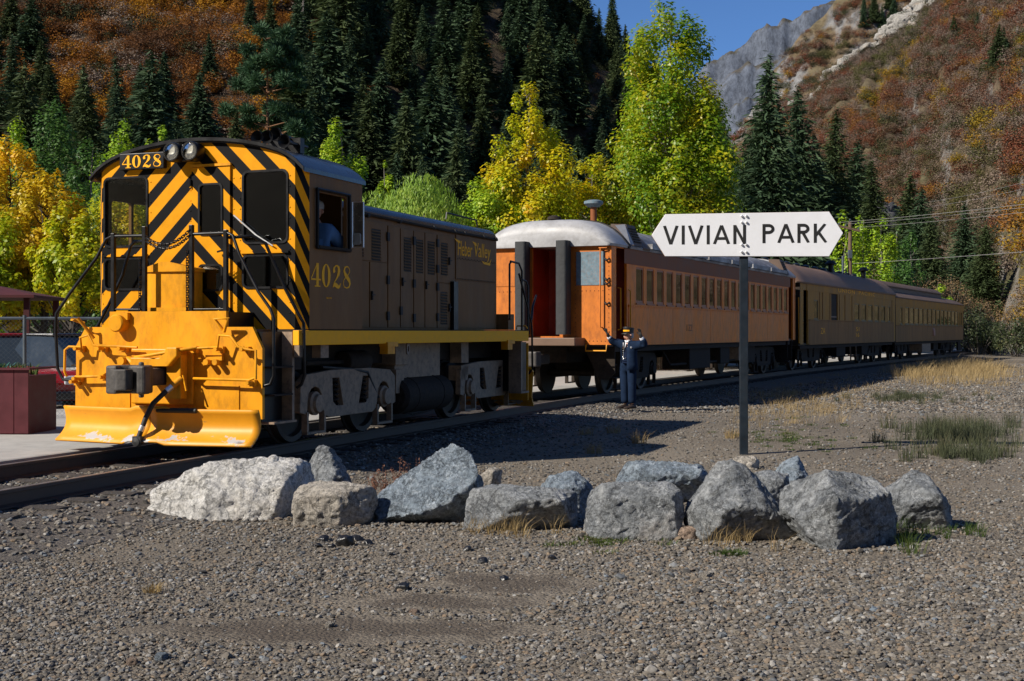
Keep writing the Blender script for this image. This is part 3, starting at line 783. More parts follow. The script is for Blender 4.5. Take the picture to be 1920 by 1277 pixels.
T([(-0.3, -0.78, 1.10), (0.0, -0.9, 1.13), (0.3, -0.84, 1.18), (0.52, -0.74, 1.22)], 'release_rod', r=0.02)
for x, z in ((-1.18, 1.2), (-0.85, 1.2), (-0.55, 1.2), (0.42, 1.2), (0.78, 1.2), (1.12, 1.2), (-1.2, 0.84), (-0.82, 0.86), (1.2, 0.82), (-1.24, 0.8)):
    mb = MB(); mb.box(x - 0.035, x + 0.035, -0.66, -0.602, z - 0.045, z + 0.03); mb.cyl((x, -0.6, z), (x, -0.77, z), 0.024, n=8); L(mb, 'lever_bracket', m_yel, 40)
# brake hose
T([(0.30, -0.82, 0.80), (0.24, -0.90, 0.74), (0.12, -1.02, 0.58), (0.06, -1.07, 0.42), (0.02, -1.1, 0.28), (-0.01, -1.12, 0.18)], 'brake_hose', m_rubber, 0.03)
mb = MB(); mb.cyl((0.34, -0.78, 0.86), (0.27, -0.87, 0.77), 0.038, n=10); mb.bar((0.36, -0.78, 0.90), (0.42, -0.8, 0.72), 0.02, 0.02); L(mb, 'angle_cock', m_yel, 40)
for p0_, p1_ in (((0.275, -0.865, 0.775), (0.23, -0.92, 0.72)), ((0.035, -1.09, 0.33), (0.015, -1.105, 0.27))):
    mb = MB(); mb.cyl(p0_, p1_, 0.036, n=10); L(mb, 'hose_clamp', m_steel, 40)
mb = MB(); mb.lathe([(0.0, -0.05), (0.05, -0.04), (0.055, 0.03), (0.0, 0.05)], (-0.01, -1.13, 0.15), 'y', 12); mb.box(-0.06, 0.05, -1.16, -1.10, 0.14, 0.21); L(mb, 'glad_hand', m_rubber, 40)
T([(0.12, -0.94, 0.50), (0.62, -0.9, 0.50)], 'hose_bar', m_rubber, 0.03)
# drum on the platform
mb = MB(); P = [(-0.52, -0.06), (-0.52, -0.26)] + [(-0.19 + 0.33 * math.cos(a), -0.26 + 0.07 * math.sin(a)) for a in np.linspace(PI, 2 * PI, 12)] + [(0.14, -0.06)]
mb.plate(P, [], lambda u, v, t: (u, v, t), 1.64, 2.12); drum = L(mb, 'sand_box', m_yel, 40)
mb = MB(); mb.plate([(-0.55, -0.05), (-0.55, -0.26)] + [(-0.19 + 0.36 * math.cos(a), -0.26 + 0.10 * math.sin(a)) for a in np.linspace(PI, 2 * PI, 12)] + [(0.17, -0.05)], [], lambda u, v, t: (u, v, t + (0.09 * max(0, 1 - abs(u + 0.19) / 0.37) if t > 2.13 else 0)), 2.12, 2.16); L(mb, 'sand_box_lid', m_yel, 30, parent=drum)
mb = MB(); mb.box(-0.5, 0.12, -0.37, -0.33, 1.645, 1.69); L(mb, 'sand_box_trim', m_yel, parent=drum)
# handrails of the platform
for x in (-0.86, -0.41, 0.25, 0.72):
    z1 = 2.59 if abs(x) > 0.5 else 2.66
    mb = MB(); mb.box(x - 0.025, x + 0.025, -0.475, -0.425, 1.46 if abs(x) > 0.8 else 1.64, z1); L(mb, 'rail_post', m_blk, bevel=0.006)
TB = lambda pts, name='handrail', r=0.019: L(MB().tube(pts, r, 8), name, m_blk, 60)
TB([(-0.41, -0.45, 2.55), (-0.88, -0.45, 2.555), (-0.96, -0.46, 2.52), (-1.08, -0.48, 2.30), (-1.42, -0.56, 1.86), (-1.60, -0.58, 1.62), (-1.61, -0.58, 1.40), (-1.58, -0.58, 0.95), (-1.50, -0.58, 0.82), (-1.32, -0.58, 0.80)])
TB([(-0.41, -0.43, 2.49), (-0.6, -0.38, 2.49), (-0.68, -0.36, 2.44), (-0.82, -0.32, 2.1), (-1.1, -0.25, 1.7), (-1.3, -0.2, 1.45)])
TB([(0.25, -0.45, 2.55), (0.74, -0.45, 2.555), (0.82, -0.46, 2.52), (0.92, -0.48, 2.30), (1.20, -0.52, 1.86), (1.37, -0.54, 1.66), (1.42, -0.55, 1.55), (1.42, -0.55, 0.90), (1.38, -0.56, 0.80), (1.30, -0.57, 0.78)])
TB([(0.74, -0.42, 2.50), (0.98, -0.3, 2.52), (1.10, -0.2, 2.44), (1.32, -0.12, 1.90), (1.50, -0.08, 1.56), (1.53, -0.06, 1.50), (1.54, -0.06, 0.88), (1.50, -0.06, 0.78), (1.44, -0.06, 0.74)])
TB([(-0.86, -0.45, 1.67), (-0.41, -0.45, 1.665)], 'toe_rail', 0.013); TB([(0.25, -0.45, 1.665), (0.72, -0.45, 1.665)], 'toe_rail', 0.013)
def chain(a, b, sag, n):
    mb = MB(); a = Vector(a); b = Vector(b)
    for i in range(n):
        t0, t1 = i / n, (i + 1.25) / n
        q = [a.lerp(b, t) + Vector((0, 0, -sag * 4 * t * (1 - t))) for t in (t0, t1)]
        d = (q[1] - q[0]); s = Vector((0, 1, 0)) if i % 2 else d.cross(Vector((0, 1, 0))).normalized()
        w = s * 0.014
        mb.tube([q[0] + w, q[1] + w, q[1] - w, q[0] - w], 0.0065, 5, True)
    return mb
L(chain((-0.39, -0.47, 2.54), (0.24, -0.47, 2.6), 0.13, 22), 'chain', m_blk)
L(chain((-0.39, -0.47, 2.50), (0.24, -0.47, 2.54), 0.13, 22), 'chain', m_blk)
L(chain((-0.45, -0.48, 2.30), (-0.46, -0.48, 1.66), 0.0, 22), 'chain', m_blk)
L(chain((0.21, -0.48, 2.36), (0.21, -0.48, 1.60), 0.0, 26), 'chain', m_blk)
# step wells
for s in (-1, 1):
    mb = MB(); mb.box(min(s * 0.95, s * 1.26), max(s * 0.95, s * 1.26), -0.545, 0.0, 0.36, 1.40); L(mb, 'step_well', m_blk)
    mb = MB(); mb.box(min(s * 1.0, s * 1.40), max(s * 1.0, s * 1.40), -0.10, -0.05, 0.34, 1.40); mb.box(min(s * 1.0, s * 1.42), max(s * 1.0, s * 1.42), -0.54, -0.03, 0.34, 0.365); L(mb, 'step_stringer', m_tan)
    for z in (0.66, 0.98):
        mb = MB(); mb.box(min(s * 1.262, s * 1.42), max(s * 1.262, s * 1.42), -0.53, -0.11, z, z + 0.02); L(mb, 'step_tread', m_dark)
# side sills and deck
for s in (-1, 1):
    mb = MB(); mb.box(min(s * 1.42, s * 1.50), max(s * 1.42, s * 1.50), -0.12, 7.83, 1.24, 1.415); L(mb, 'side_sill', m_gold, bevel=0.006)
    for y in (2.35, 6.9):
        mb = MB(); mb.box(min(s * 1.40, s * 1.53), max(s * 1.40, s * 1.53), y - 0.16, y + 0.16, 1.20, 1.26); mb.box(min(s * 1.38, s * 1.5), max(s * 1.38, s * 1.5), y - 0.1, y + 0.12, 1.10, 1.20); L(mb, 'jacking_pad', m_yel)
    mb = MB(); mb.box(min(s * 1.44, s * 1.505), max(s * 1.44, s * 1.505), -0.12, 0.02, 1.10, 1.24); L(mb, 'sill_corner', m_tan)
mb = MB(); mb.box(-1.48, 1.48, 0.0, 7.83, 1.395, 1.426); L(mb, 'running_board', m_dark)
mb = MB(); mb.box(-1.05, 0.88, -0.15, 7.6, 0.955, 1.39); mb.box(-1.35, 1.35, -0.02, 0.2, 0.95, 1.38); mb.box(-1.35, 1.35, 7.6, 7.83, 0.5, 1.38); L(mb, 'underframe', m_dark)
# hood
def hoodprof(hw, z1):
    P = [(hw, 1.43)]
    for k in range(7):
        a = rad(90 * k / 6); P.append((hw - 0.17 + 0.17 * math.cos(a), z1 - 0.15 + 0.15 * math.sin(a)))
    P += [(0, z1 + 0.06)]
    return P + [(-x, z) for x, z in reversed(P[:-1])]
mb = MB(); pr = hoodprof(1.185, 3.13); n = len(pr); vs = []; Ys = [(1.5, 1.0, 0), (7.0, 1.0, 0), (7.1, 0.995, -0.01), (7.17, 0.97, -0.05), (7.2, 0.93, -0.12)]
for y, k, dz in Ys: vs += [(x * k, y, z + (dz if z > 2.5 else 0)) for x, z in pr]
fs = [(i * n + j, i * n + (j + 1) % n, (i + 1) * n + (j + 1) % n, (i + 1) * n + j) for i in range(len(Ys) - 1) for j in range(n)] + [tuple(reversed(range(n))), tuple((len(Ys) - 1) * n + j for j in range(n))]
mb.add(vs, fs); hd_ = L(mb, 'hood', [m_brown, m_roofblk], 35)
for p_ in hd_.data.polygons:
    if p_.center.z > 3.02 and p_.normal.z > 0.3: p_.material_index = 1
DOORS = [(1.55, 2.285, 1.46, 2.345), (2.32, 2.845, 1.46, 2.345), (1.55, 2.845, 2.36, 2.90), (2.88, 3.255, 1.46, 2.88), (3.285, 3.705, 1.46, 2.87), (3.735, 4.10, 1.46, 2.87), (4.13, 4.545, 1.46, 2.87), (4.58, 5.06, 2.15, 2.87), (4.58, 5.06, 1.46, 2.13), (5.30, 7.0, 2.22, 2.92), (5.30, 7.0, 1.46, 2.20)]
LOUV = [(1.98, 2.12, 2.40, 2.80), (2.36, 2.636, 2.37, 2.80), (3.385, 3.635, 2.265, 2.752), (3.805, 4.05, 2.26, 2.75), (4.215, 4.47, 2.255, 2.75), (4.71, 4.96, 2.265, 2.76), (4.69, 4.95, 1.51, 2.01)]
for a, b, c, d in DOORS:
    hs = [rect(l[0], l[1], l[2], l[3]) for l in LOUV if a < (l[0] + l[1]) / 2 < b and c < (l[2] + l[3]) / 2 < d]
    mb = MB(); mb.plate(rect(a, b, c, d), hs, YZ(1.185), -0.004, 0.016); L(mb, 'hood_door', m_brown, bevel=0.003)
for a, b, c, d in LOUV:
    mb = MB(); mb.box(1.1885, 1.1925, a, b, c, d); lv = L(mb, 'louvre', m_seam)
    mb = MB(); k = int((d - c) / 0.042)
    for i in range(k):
        z = c + 0.021 + (d - c - 0.02) * i / k
        mb.add([(1.197, a + 0.004, z + 0.022), (1.197, b - 0.004, z + 0.022), (1.216, b - 0.004, z), (1.216, a + 0.004, z)], [(0, 1, 2, 3)])
    L(mb, 'louvre_slats', m_brown, parent=lv)
for y, zs in ((2.85, (1.62, 2.12, 2.72)), (3.27, (1.7,)), (3.715, (1.6, 2.1, 2.72)), (4.56, (1.62, 2.08, 2.35, 2.74))):
    for z in zs:
        mb = MB(); mb.box(1.203, 1.226, y - 0.035, y + 0.035, z - 0.06, z + 0.06); L(mb, 'hinge', m_seam)
for y, z in ((2.35, 1.9), (3.32, 2.12), (4.14, 2.1), (5.0, 2.5), (5.0, 1.78)):
    mb = MB(); mb.box(1.203, 1.23, y - 0.012, y + 0.012, z - 0.07, z + 0.05); mb.bar((1.235, y - 0.05, z), (1.235, y + 0.05, z), 0.014, 0.014); L(mb, 'door_latch', m_seam)
mb = MB(); mb.box(1.19, 1.25, 5.10, 5.27, 1.43, 2.18); L(mb, 'vertical_duct', m_blk)
T([(1.22, 1.52, 2.985), (1.225, 3.5, 2.965), (1.225, 5.0, 2.95), (1.225, 6.2, 2.955), (1.21, 7.05, 2.95)], 'hood_handrail', m_dark, 0.022)
for y in (2.2, 3.2, 4.4, 5.2, 5.6, 6.4, 6.95):
    mb = MB(); mb.lathe([(0.03, -0.03), (0.034, 0.0), (0.03, 0.03)], (1.222, y, 2.962), 'y', 10); mb.bar((1.18, y, 2.96), (1.22, y, 2.962), 0.02, 0.02); L(mb, 'handrail_bracket', m_seam, 40)
mb = MB(); mb.tube([(0.9, 5.6, 3.2), (0.9, 5.62, 3.3), (0.9, 6.9, 3.28), (0.9, 6.92, 3.16)], 0.014, 6); L(mb, 'roof_grab', m_blk)
mb = MB()
for i in range(26): mb.lathe([(0.012, 1.2005), (0.008, 1.209), (0.0, 1.211)], (0, 5.36 + i * 0.063, 2.56 if i % 2 else 2.545), 'x', 6); mb.lathe([(0.012, 1.2005), (0.008, 1.209), (0.0, 1.211)], (0, 5.36 + i * 0.063, 2.235), 'x', 6)
L(mb, 'rivets', m_seam)['kind'] = 'stuff'
sidefn = lambda y0, z0, x0: (lambda u, v, t: (x0 + t, y0 + u, z0 + v))
digits('4028', 1.06, 0.285, sidefn(0.14, 1.94, 1.5), m_gold, loco)
text_part('RLW', 'small_stencil', m_gold, loco, sidefn(0.55, 1.80, 1.5), 0.022, 0.13)
text_part('Heber', 'lettering', m_gold, loco, sidefn(5.36, 2.60, 1.201), 0.235, 0.60, shear=0.12)
text_part('Valley', 'lettering', m_gold, loco, sidefn(6.05, 2.545, 1.201), 0.30, 0.72, shear=0.12)
mb = MB()
for q in ([(5.20, 2.86), (5.46, 2.83), (5.46, 2.79), (5.36, 2.80)], [(5.95, 2.86), (6.13, 2.84), (6.15, 2.79), (6.06, 2.80)], [(6.36, 2.56), (6.70, 2.545), (6.80, 2.62), (6.74, 2.50), (6.46, 2.515)]):
    mb.add([(1.2055, y, z) for y, z in q], [tuple(range(len(q)))])
L(mb, 'lettering_swash', m_gold)
# rear platform and rails
TB([(1.35, 7.24, 1.62), (1.35, 7.28, 1.60), (1.35, 7.28, 2.55), (1.35, 7.36, 2.60)], 'handrail')
TB([(1.42, 7.70, 1.42), (1.42, 7.70, 2.45), (1.40, 7.60, 2.58), (1.36, 7.30, 2.60)], 'handrail')
TB([(1.42, 7.72, 2.30), (1.44, 7.85, 2.28), (1.46, 7.9, 2.18), (1.46, 7.9, 1.42)], 'handrail')
TB([(1.42, 7.55, 2.40), (1.46, 7.85, 1.86), (1.47, 8.05, 1.55), (1.47, 8.08, 1.42), (1.47, 8.10, 0.75), (1.4, 8.12, 0.66)], 'handrail')
TB([(1.47, 8.06, 1.6), (1.44, 8.2, 1.85), (1.40, 8.5, 2.05)], 'handrail')
mb = MB(); mb.box(1.05, 1.35, 7.22, 7.5, 1.43, 1.70); L(mb, 'battery_box', m_brown)
T([(1.30, 7.75, 1.44), (1.30, 7.78, 1.5), (1.46, 7.78, 1.5), (1.46, 7.86, 1.46)], 'lever_handle', m_yel, 0.014)
mb = MB(); mb.box(1.25, 1.48, 7.5, 7.56, 0.36, 1.24); mb.box(1.25, 1.48, 7.5, 7.9, 0.34, 0.37); L(mb, 'step_stringer', m_tan)
mb = MB(); mb.box(1.1, 1.44, 7.56, 7.86, 0.38, 1.22); L(mb, 'step_well', m_blk)
mb = MB(); mb.plate([(-1.3, 0.2), (1.42, 0.2), (1.42, 1.2), (-1.3, 1.2)], [], XZ(8.0), 0.0, -0.04); L(mb, 'rear_end_plate', m_yel)
mb = MB(); V = []
for i in range(2):
    x = (1.46, -1.3)[i]
    for y, z in ((8.06, 0.78), (8.2, 0.7), (8.16, 0.45), (8.12, 0.25), (8.22, 0.10)): V.append((x, y, z))
mb.add(V, [(j, j + 5, j + 6, j + 1) for j in range(4)]); o = L(mb, 'rear_plow', m_plow); o.modifiers.new('t', 'SOLIDIFY').thickness = 0.03
mb = MB(); mb.box(-0.12, 0.12, 8.0, 8.7, 0.7, 0.95); L(mb, 'rear_coupler', m_iron, bevel=0.03)
# tanks and boxes under the deck
mb = MB(); mb.lathe([(0.0, 3.40), (0.2, 3.42), (0.26, 3.48), (0.265, 3.8), (0.272, 3.8), (0.272, 3.84), (0.265, 3.84), (0.265, 4.7), (0.272, 4.7), (0.272, 4.74), (0.265, 4.74), (0.265, 5.05), (0.2, 5.12), (0.0, 5.14)], (1.0, 0, 0.47), 'y', 26); L(mb, 'air_reservoir', m_dark, 35)
mb = MB(); mb.box(0.4, 1.05, 3.40, 5.02, 0.72, 1.235); L(mb, 'battery_compartment', m_tan, bevel=0.01)
mb = MB(); mb.box(0.4, 1.10, 3.33, 3.75, 0.92, 1.24); L(mb, 'equipment_box', m_tan, bevel=0.01)
mb = MB(); mb.box(0.9, 1.12, 3.30, 3.56, 0.52, 0.86); L(mb, 'gusset_plate', m_tan)
mb = MB(); mb.box(0.9, 1.10, 5.75, 6.05, 0.90, 1.24); mb.box(0.9, 1.12, 5.70, 5.98, 0.62, 0.86); L(mb, 'gusset_plate', m_tan)
mb = MB(); mb.lathe([(0.0, 1.9), (0.13, 1.92), (0.15, 2.0), (0.15, 2.5), (0.10, 2.58), (0.0, 2.58)], (1.0, 0, 1.0), 'y', 18); mb.cyl((1.0, 0.9, 1.0), (1.0, 1.9, 1.0), 0.03, n=8); L(mb, 'brake_cylinder', m_dark, 35)
mb = MB(); mb.plate(rrect(2.98, 3.08, 1.08, 1.24, 0.04), [rrect(3.01, 3.05, 1.12, 1.2, 0.018)], YZ(1.42), 0.0, 0.02); L(mb, 'lifting_eye', m_tan)
mb = MB(); mb.box(1.3, 1.42, 0.55, 0.75, 1.08, 1.24); L(mb, 'hanger', m_tan)
T([(1.08, 1.2, 0.95), (1.1, 2.0, 0.9), (1.12, 2.4, 0.85), (1.1, 2.7, 0.55), (1.1, 2.95, 0.35)], 'cable', m_rubber, 0.02)
T([(1.08, 5.1, 0.3), (1.1, 4.6, 0.22), (1.1, 3.9, 0.18), (1.08, 3.6, 0.26)], 'brake_pipe', m_dark, 0.014)
for y0_, y1_ in ((0.35, 3.2), (5.6, 7.5)):
    mb = MB(); mb.box(-0.62, 0.62, y0_, y1_, 0.42, 0.95); L(mb, 'traction_motor_case', m_dark, bevel=0.03)
# trucks
def truck(parent, yc, xs, wb, wr, out, inn, name='truck', simple=False, half=1.2):
    t = empty(name, (0, yc, 0), 0, parent)
    h = wb / 2
    zt = wr * 2.0
    for s in (-1, 1):
        x = s * xs
        mb = MB()
        def ar(c, r=0.19, z=0.52):
            return [(c + r * math.cos(rad(a)), z + r * math.sin(rad(a))) for a in range(180, -1, -30)]
        o = [(-h - 0.38, 0.40), (-h - 0.36, 0.78), (-h - 0.2, zt - 0.04), (-h * 0.55, zt), (h * 0.55, zt), (h + 0.2, zt - 0.04), (h + 0.36, 0.78), (h + 0.38, 0.40), (h + 0.2, 0.36)] + list(reversed(ar(h))) + \
            [(h - 0.22, 0.36), (h - 0.36, 0.30), (-h + 0.36, 0.30), (-h + 0.22, 0.36)] + list(reversed(ar(-h))) + [(-h - 0.2, 0.36)]
        hs = [[(-0.52, 0.80), (-0.50, 0.50), (-0.40, 0.44), (-0.22, 0.44), (-0.34, 0.80)], [(0.52, 0.80), (0.34, 0.80), (0.22, 0.44), (0.40, 0.44), (0.50, 0.50)]]
        mb.plate(o, [list(reversed(q)) for q in hs], YZ(x, s), -0.03, 0.06); mb.build('side_frame', out, t, bevel=0.01)
        for u in (-0.40, 0.40):
            mb = MB(); spring(mb, x, u, 0.46, 0.78, 0.065); spring(mb, x - s * 0.01, u, 0.46, 0.78, 0.035); mb.build('spring', m_dark, t)
        for u in (-h, h):
            mb = MB(); mb.lathe([(0.15, x + s * 0.02), (0.15, x + s * 0.07), (0.12, x + s * 0.09), (0.11, x + s * 0.13), (0.05, x + s * 0.14), (0.0, x + s * 0.14)] if s > 0 else [(0.15, x + s * 0.02), (0.15, x + s * 0.07), (0.12, x + s * 0.09), (0.0, x + s * 0.12)], (0, u, 0.50), 'x', 20); mb.build('axle_box', out, t, smooth=35)
            mb = MB(); wheel(mb, s * 0.745, u, wr, wr, s); mb.build('wheel', m_wheel, t, smooth=35)
            mb = MB(); mb.box(min(x, x + s * 0.08), max(x, x + s * 0.08), u - 0.24, u - 0.2, 0.14, 0.40); mb.box(min(x, x + s * 0.08), max(x, x + s * 0.08), u + 0.2, u + 0.24, 0.14, 0.40); mb.box(min(x, x + s * 0.08), max(x, x + s * 0.08), u - 0.24, u + 0.24, 0.12, 0.15); mb.build('pedestal_tie', out, t)
    for u in (-h, h):
        mb = MB(); mb.cyl((-xs, u, wr), (xs, u, wr), 0.075, n=12); mb.build('axle', m_dark, t)
    mb = MB(); mb.box(-xs, xs, -0.2, 0.2, 0.42, 0.8); mb.build('bolster', inn, t)
    return t
truck(loco, 1.93, 1.06, 1.95, 0.455, m_tan, m_dark)
truck(loco, 7.02, 1.06, 1.95, 0.455, m_tan, m_dark)

# ------------------------------------------------------------ passenger cars
m_orange = M('brightened_side_orange', (0.80, 0.215, 0.010), 0.5, var=0.14, scale=2.2, stretch=(1, 1, 0.5), dirt=(0.22, 0.07, 0.02), dirt_amt=0.5, spec=0.3)  # orange brightened to make up for the shade on the coach side
m_orend = M('weathered_sunlit_orange_end', (0.55, 0.165, 0.024), 0.55, var=0.2, scale=3.0, stretch=(1, 1, 0.5), dirt=(0.16, 0.05, 0.02), dirt_amt=0.65, spec=0.25)  # darker copy of the side orange for the sunlit end, plus dirt
m_maroon = M('maroon_letterboard', (0.22, 0.075, 0.028), 0.6, var=0.2, scale=2, spec=0.2)
m_red = M('dull_red_paint', (0.26, 0.032, 0.012), 0.5, var=0.3, scale=4, dirt=(0.1, 0.03, 0.02))
m_silver = M('silver_roof_paint', (0.36, 0.36, 0.37), 0.5, var=0.15, scale=2, dirt=(0.16, 0.15, 0.14), dirt_amt=0.6)
m_peel = M('peeling_grey_roof', (0.16, 0.155, 0.16), 0.55, var=0.3, scale=1.2, stretch=(1, 0.4, 1), dirt=(0.52, 0.53, 0.55), dirt_amt=0.95)
m_olive = M('olive_yellow_paint', (0.38, 0.185, 0.030), 0.6, var=0.2, scale=1.5, stretch=(1, 1, 0.3), dirt=(0.16, 0.10, 0.045), dirt_amt=0.5, spec=0.15)
m_dusty = M('dusty_brown_boards', (0.30, 0.16, 0.065), 0.7, var=0.3, scale=2, stretch=(1, 1, 0.2), dirt=(0.20, 0.12, 0.06), dirt_amt=0.4, spec=0.1)
m_broof = M('brown_tar_roof', (0.16, 0.095, 0.06), 0.6, var=0.25, scale=1.4)
m_groof = M('dark_canvas_roof', (0.095, 0.06, 0.042), 0.6, var=0.25, scale=1.4)
m_sash = M('orange_sash', (0.36, 0.11, 0.03), 0.5, var=0.2)
m_olsash = M('olive_sash', (0.18, 0.13, 0.045), 0.6, var=0.2)
m_tarp = M('grey_diaphragm', (0.026, 0.028, 0.030), 0.7, var=0.35, scale=3, bump=0.01, bscale=8)
m_patch = M('blue_grey_board', (0.12, 0.19, 0.235), 0.7, var=0.35, scale=10, dirt=(0.4, 0.16, 0.05), dirt_amt=0.3)
m_dkglass = glass_mat('dim_coach_glass', (0.10, 0.10, 0.085), base=0.05)
m_void = M('dark_coach_interior', (0.05, 0.045, 0.04), 0.8, var=0.2)

def roof_sweep(secs, ze, n=18, pw=3.0, thick=0.0):
    """secs (y, half width, rise): an arched roof"""
    mb = MB(); vs = []
    for y, hw, h in secs:
        for i in range(n + 1):
            x = -hw + 2 * hw * i / n
            vs.append((x, y, ze + h * (1 - abs(x / hw) ** pw)))
        vs.append((hw - 0.02, y, ze - 0.05)); vs.append((-hw + 0.02, y, ze - 0.05))
    k = n + 3
    fs = [(i * k + j, i * k + (j + 1) % k, (i + 1) * k + (j + 1) % k, (i + 1) * k + j) for i in range(len(secs) - 1) for j in range(k)]
    fs += [tuple(reversed(range(k))), tuple((len(secs) - 1) * k + j for j in range(k))]
    return mb.add(vs, fs)

def coach(name, loc, ang, ln, zb, ze, wins, doors, cuts, mats, label, belt, band, pane=None, sash_w=0.045):
    c = empty(name, (loc[0], loc[1], RT), -rad(ang), label=label, cat='passenger car')
    low, up, bnd, sash = mats
    for s in (-1, 1):
        fn = YZ(s * 1.5, -s)
        cut = [rect(y0, y1, z0, z1) for y0, y1, z0, z1 in wins] + [rect(y0, y1, max(z0, zb + 0.005), min(z1, ze - 0.03)) for y0, y1, z0, z1 in doors]
        mb = MB(); mb.plate(rect(0.012, ln - 0.012, zb, ze - 0.02), cut, fn, 0.012, 0.07); mb.build('body_side', low if s < 0 else up, c)
        if s > 0:
            for i in range(len(cuts) - 1):
                a, b = cuts[i] + 0.008, cuts[i + 1] - 0.008
                mb = MB(); mb.box(1.4895, 1.5, a, b, zb + 0.02, belt - 0.03); mb.build('side_panel', low, c)
            a, b = cuts[0], cuts[-1]
            mb = MB(); mb.box(1.4895, 1.512, a, b, belt - 0.028, belt + 0.028); mb.build('belt_rail', low, c)
            mb = MB()
            for i in range(int((b - a) / 0.12)): mb.lathe([(0.014, 1.5125), (0.009, 1.521), (0.0, 1.522)], (0, a + 0.06 + i * 0.12, belt), 'x', 6)
            mb.build('rivets', low, c, kind='stuff')
            mb = MB(); mb.box(1.4895, 1.503, a - 0.3, b + 0.3, band, ze - 0.03); mb.build('letter_board', bnd, c)
            mb = MB(); mb.box(1.4895, 1.516, a, b, zb - 0.02, zb + 0.018); mb.build('lower_rail', low, c)
        for y0, y1, z0, z1 in wins:
            mb = MB(); mb.plate(rect(y0, y1, z0, z1), [rect(y0 + sash_w, y1 - sash_w, z0 + 0.06, z1 - 0.04)], fn, 0.026, 0.055); w = mb.build('window', sash, c)
            mb = MB(); mb.plate(rect(y0 + sash_w, y1 - sash_w, z0 + 0.06, z1 - 0.04), [], fn, 0.038, 0.042); mb.build('pane', pane or m_cglass, w)
            if s > 0:
                mb = MB(); mb.box(1.489, 1.515, y0 - 0.03, y1 + 0.03, z0 - 0.035, z0 - 0.002); mb.build('sill', sash, w)
    mb = MB(); mb.box(-1.42, 1.42, 0.06, ln - 0.06, zb - 0.04, zb + 0.04); mb.build('floor', m_void, c)
    mb = MB(); mb.box(-0.35, 0.35, 0.3, ln - 0.3, zb - 0.40, zb - 0.06); mb.box(-1.40, 1.40, 0.4, ln - 0.4, zb - 0.16, zb - 0.05); mb.build('underframe', m_dark, c)
    return c

def under_gear(c, ln, zb, boxes, wb=2.4, inset=2.9):
    for y in (inset, ln - inset): truck(c, y, 1.02, wb, 0.46, m_dark, m_dark)
    for x0, x1, y0, y1, z0, z1, mt in boxes:
        mb = MB(); mb.box(x0, x1, y0, y1, z0, z1); mb.build('equipment_box', mt, c, bevel=0.02)
    mb = MB(); mb.tube([(1.2, 4.6, zb - 0.2), (1.2, 5.2, zb - 0.55), (1.2, ln - 5.2, zb - 0.55), (1.2, ln - 4.6, zb - 0.2)], 0.03, 6); mb.build('truss_rod', m_dark, c)
    for e, y in ((-1, -0.05), (1, ln + 0.05)):
        mb = MB(); mb.box(-0.11, 0.11, min(y, y + e * 0.75), max(y, y + e * 0.75), 0.70, 0.92); mb.box(-0.2, 0.2, min(y + e * 0.7, y + e * 0.98), max(y + e * 0.7, y + e * 0.98), 0.66, 0.98); mb.build('coupler', m_iron, c, bevel=0.03)

# ---- orange coach
LN1 = 18.8
w1 = [(1.95 + 0.7686 * i - 0.27, 1.95 + 0.7686 * i + 0.27, 2.045, 2.855) for i in range(21)]
d1 = [(0.34, 1.04, 0.0, 3.22), (LN1 - 1.04, LN1 - 0.34, 0.0, 3.22)]
car1 = coach('passenger_coach', (0.75, 28.5), 24.0, LN1, 1.12, 3.30, w1, d1, [1.14, 4.46, 7.9, 11.3, 14.6, LN1 - 1.14], (m_orange, m_orange, m_maroon, m_sash), 'orange passenger coach with silver rounded roof end, coupled behind the locomotive', 1.975, 2.90)
C1 = lambda mb, nm, mt, sm=None, bv=0, p=None: mb.build(nm, mt, p or car1, sm, bv)
def endarch(hw, n=12, ze=3.28, h=0.12): return [(hw - 2 * hw * i / n, ze + h * (1 - abs(1 - 2 * i / n) ** 2.2)) for i in range(n + 1)]
for y0, sg in ((0.0, -1), (LN1, 1)):
    mb = MB(); mb.plate([(-1.5, 1.12), (1.5, 1.12)] + endarch(1.5), [rect(-0.33, 0.31, 1.3, 3.27)], XZ(y0, sg), 0.0, -0.05); C1(mb, 'end_wall', m_orend)
    for a, b in ((-0.62, -0.36), (0.34, 0.60)):
        mb = MB(); mb.plate(rrect(a, b, y0 + (-0.34 if sg < 0 else 0.02), y0 + (-0.02 if sg < 0 else 0.34), 0.06), [], lambda u, v, t: (u, v, t), 1.34, 3.36); C1(mb, 'diaphragm_post', m_tarp, 40)
    mb = MB(); mb.box(-0.9, 0.9, min(y0, y0 + sg * 0.62), max(y0, y0 + sg * 0.62), 1.10, 1.27); C1(mb, 'buffer_platform', m_broof, None, 0.015)
    # vestibule bulkhead with the red door recess
    yb = 1.08 if sg < 0 else LN1 - 1.08
    mb = MB(); mb.box(-1.42, 1.42, min(yb, yb + 0.04), max(yb, yb + 0.04), 1.17, 3.28); C1(mb, 'vestibule_bulkhead', m_red)
    for x in (-0.40, 0.36):
        mb = MB(); mb.box(x, x + 0.04, min(y0, yb) + 0.055, max(y0, yb) - 0.055, 1.17, 3.27); C1(mb, 'vestibule_partition', m_red)
mb = MB()
for i in range(9): mb.lathe([(0.02, 0.0), (0.012, -0.012), (0.0, -0.013)], (0.28 - 0.0, 0.0, 1.42), 'y', 5)
mb = MB(); mb.box(-0.1, 0.02, 1.0, 1.06, 1.3, 3.1); mb.tube([(0.1, 1.02, 1.6), (0.1, 0.98, 1.62), (0.1, 0.98, 2.6), (0.1, 1.02, 2.62)], 0.014, 6); C1(mb, 'vestibule_grab', m_yel)
mb = MB(); mb.plate(rect(0.70, 1.35, 2.40, 3.12), [], XZ(0), 0.0, 0.012); C1(mb, 'boarded_window', m_patch)
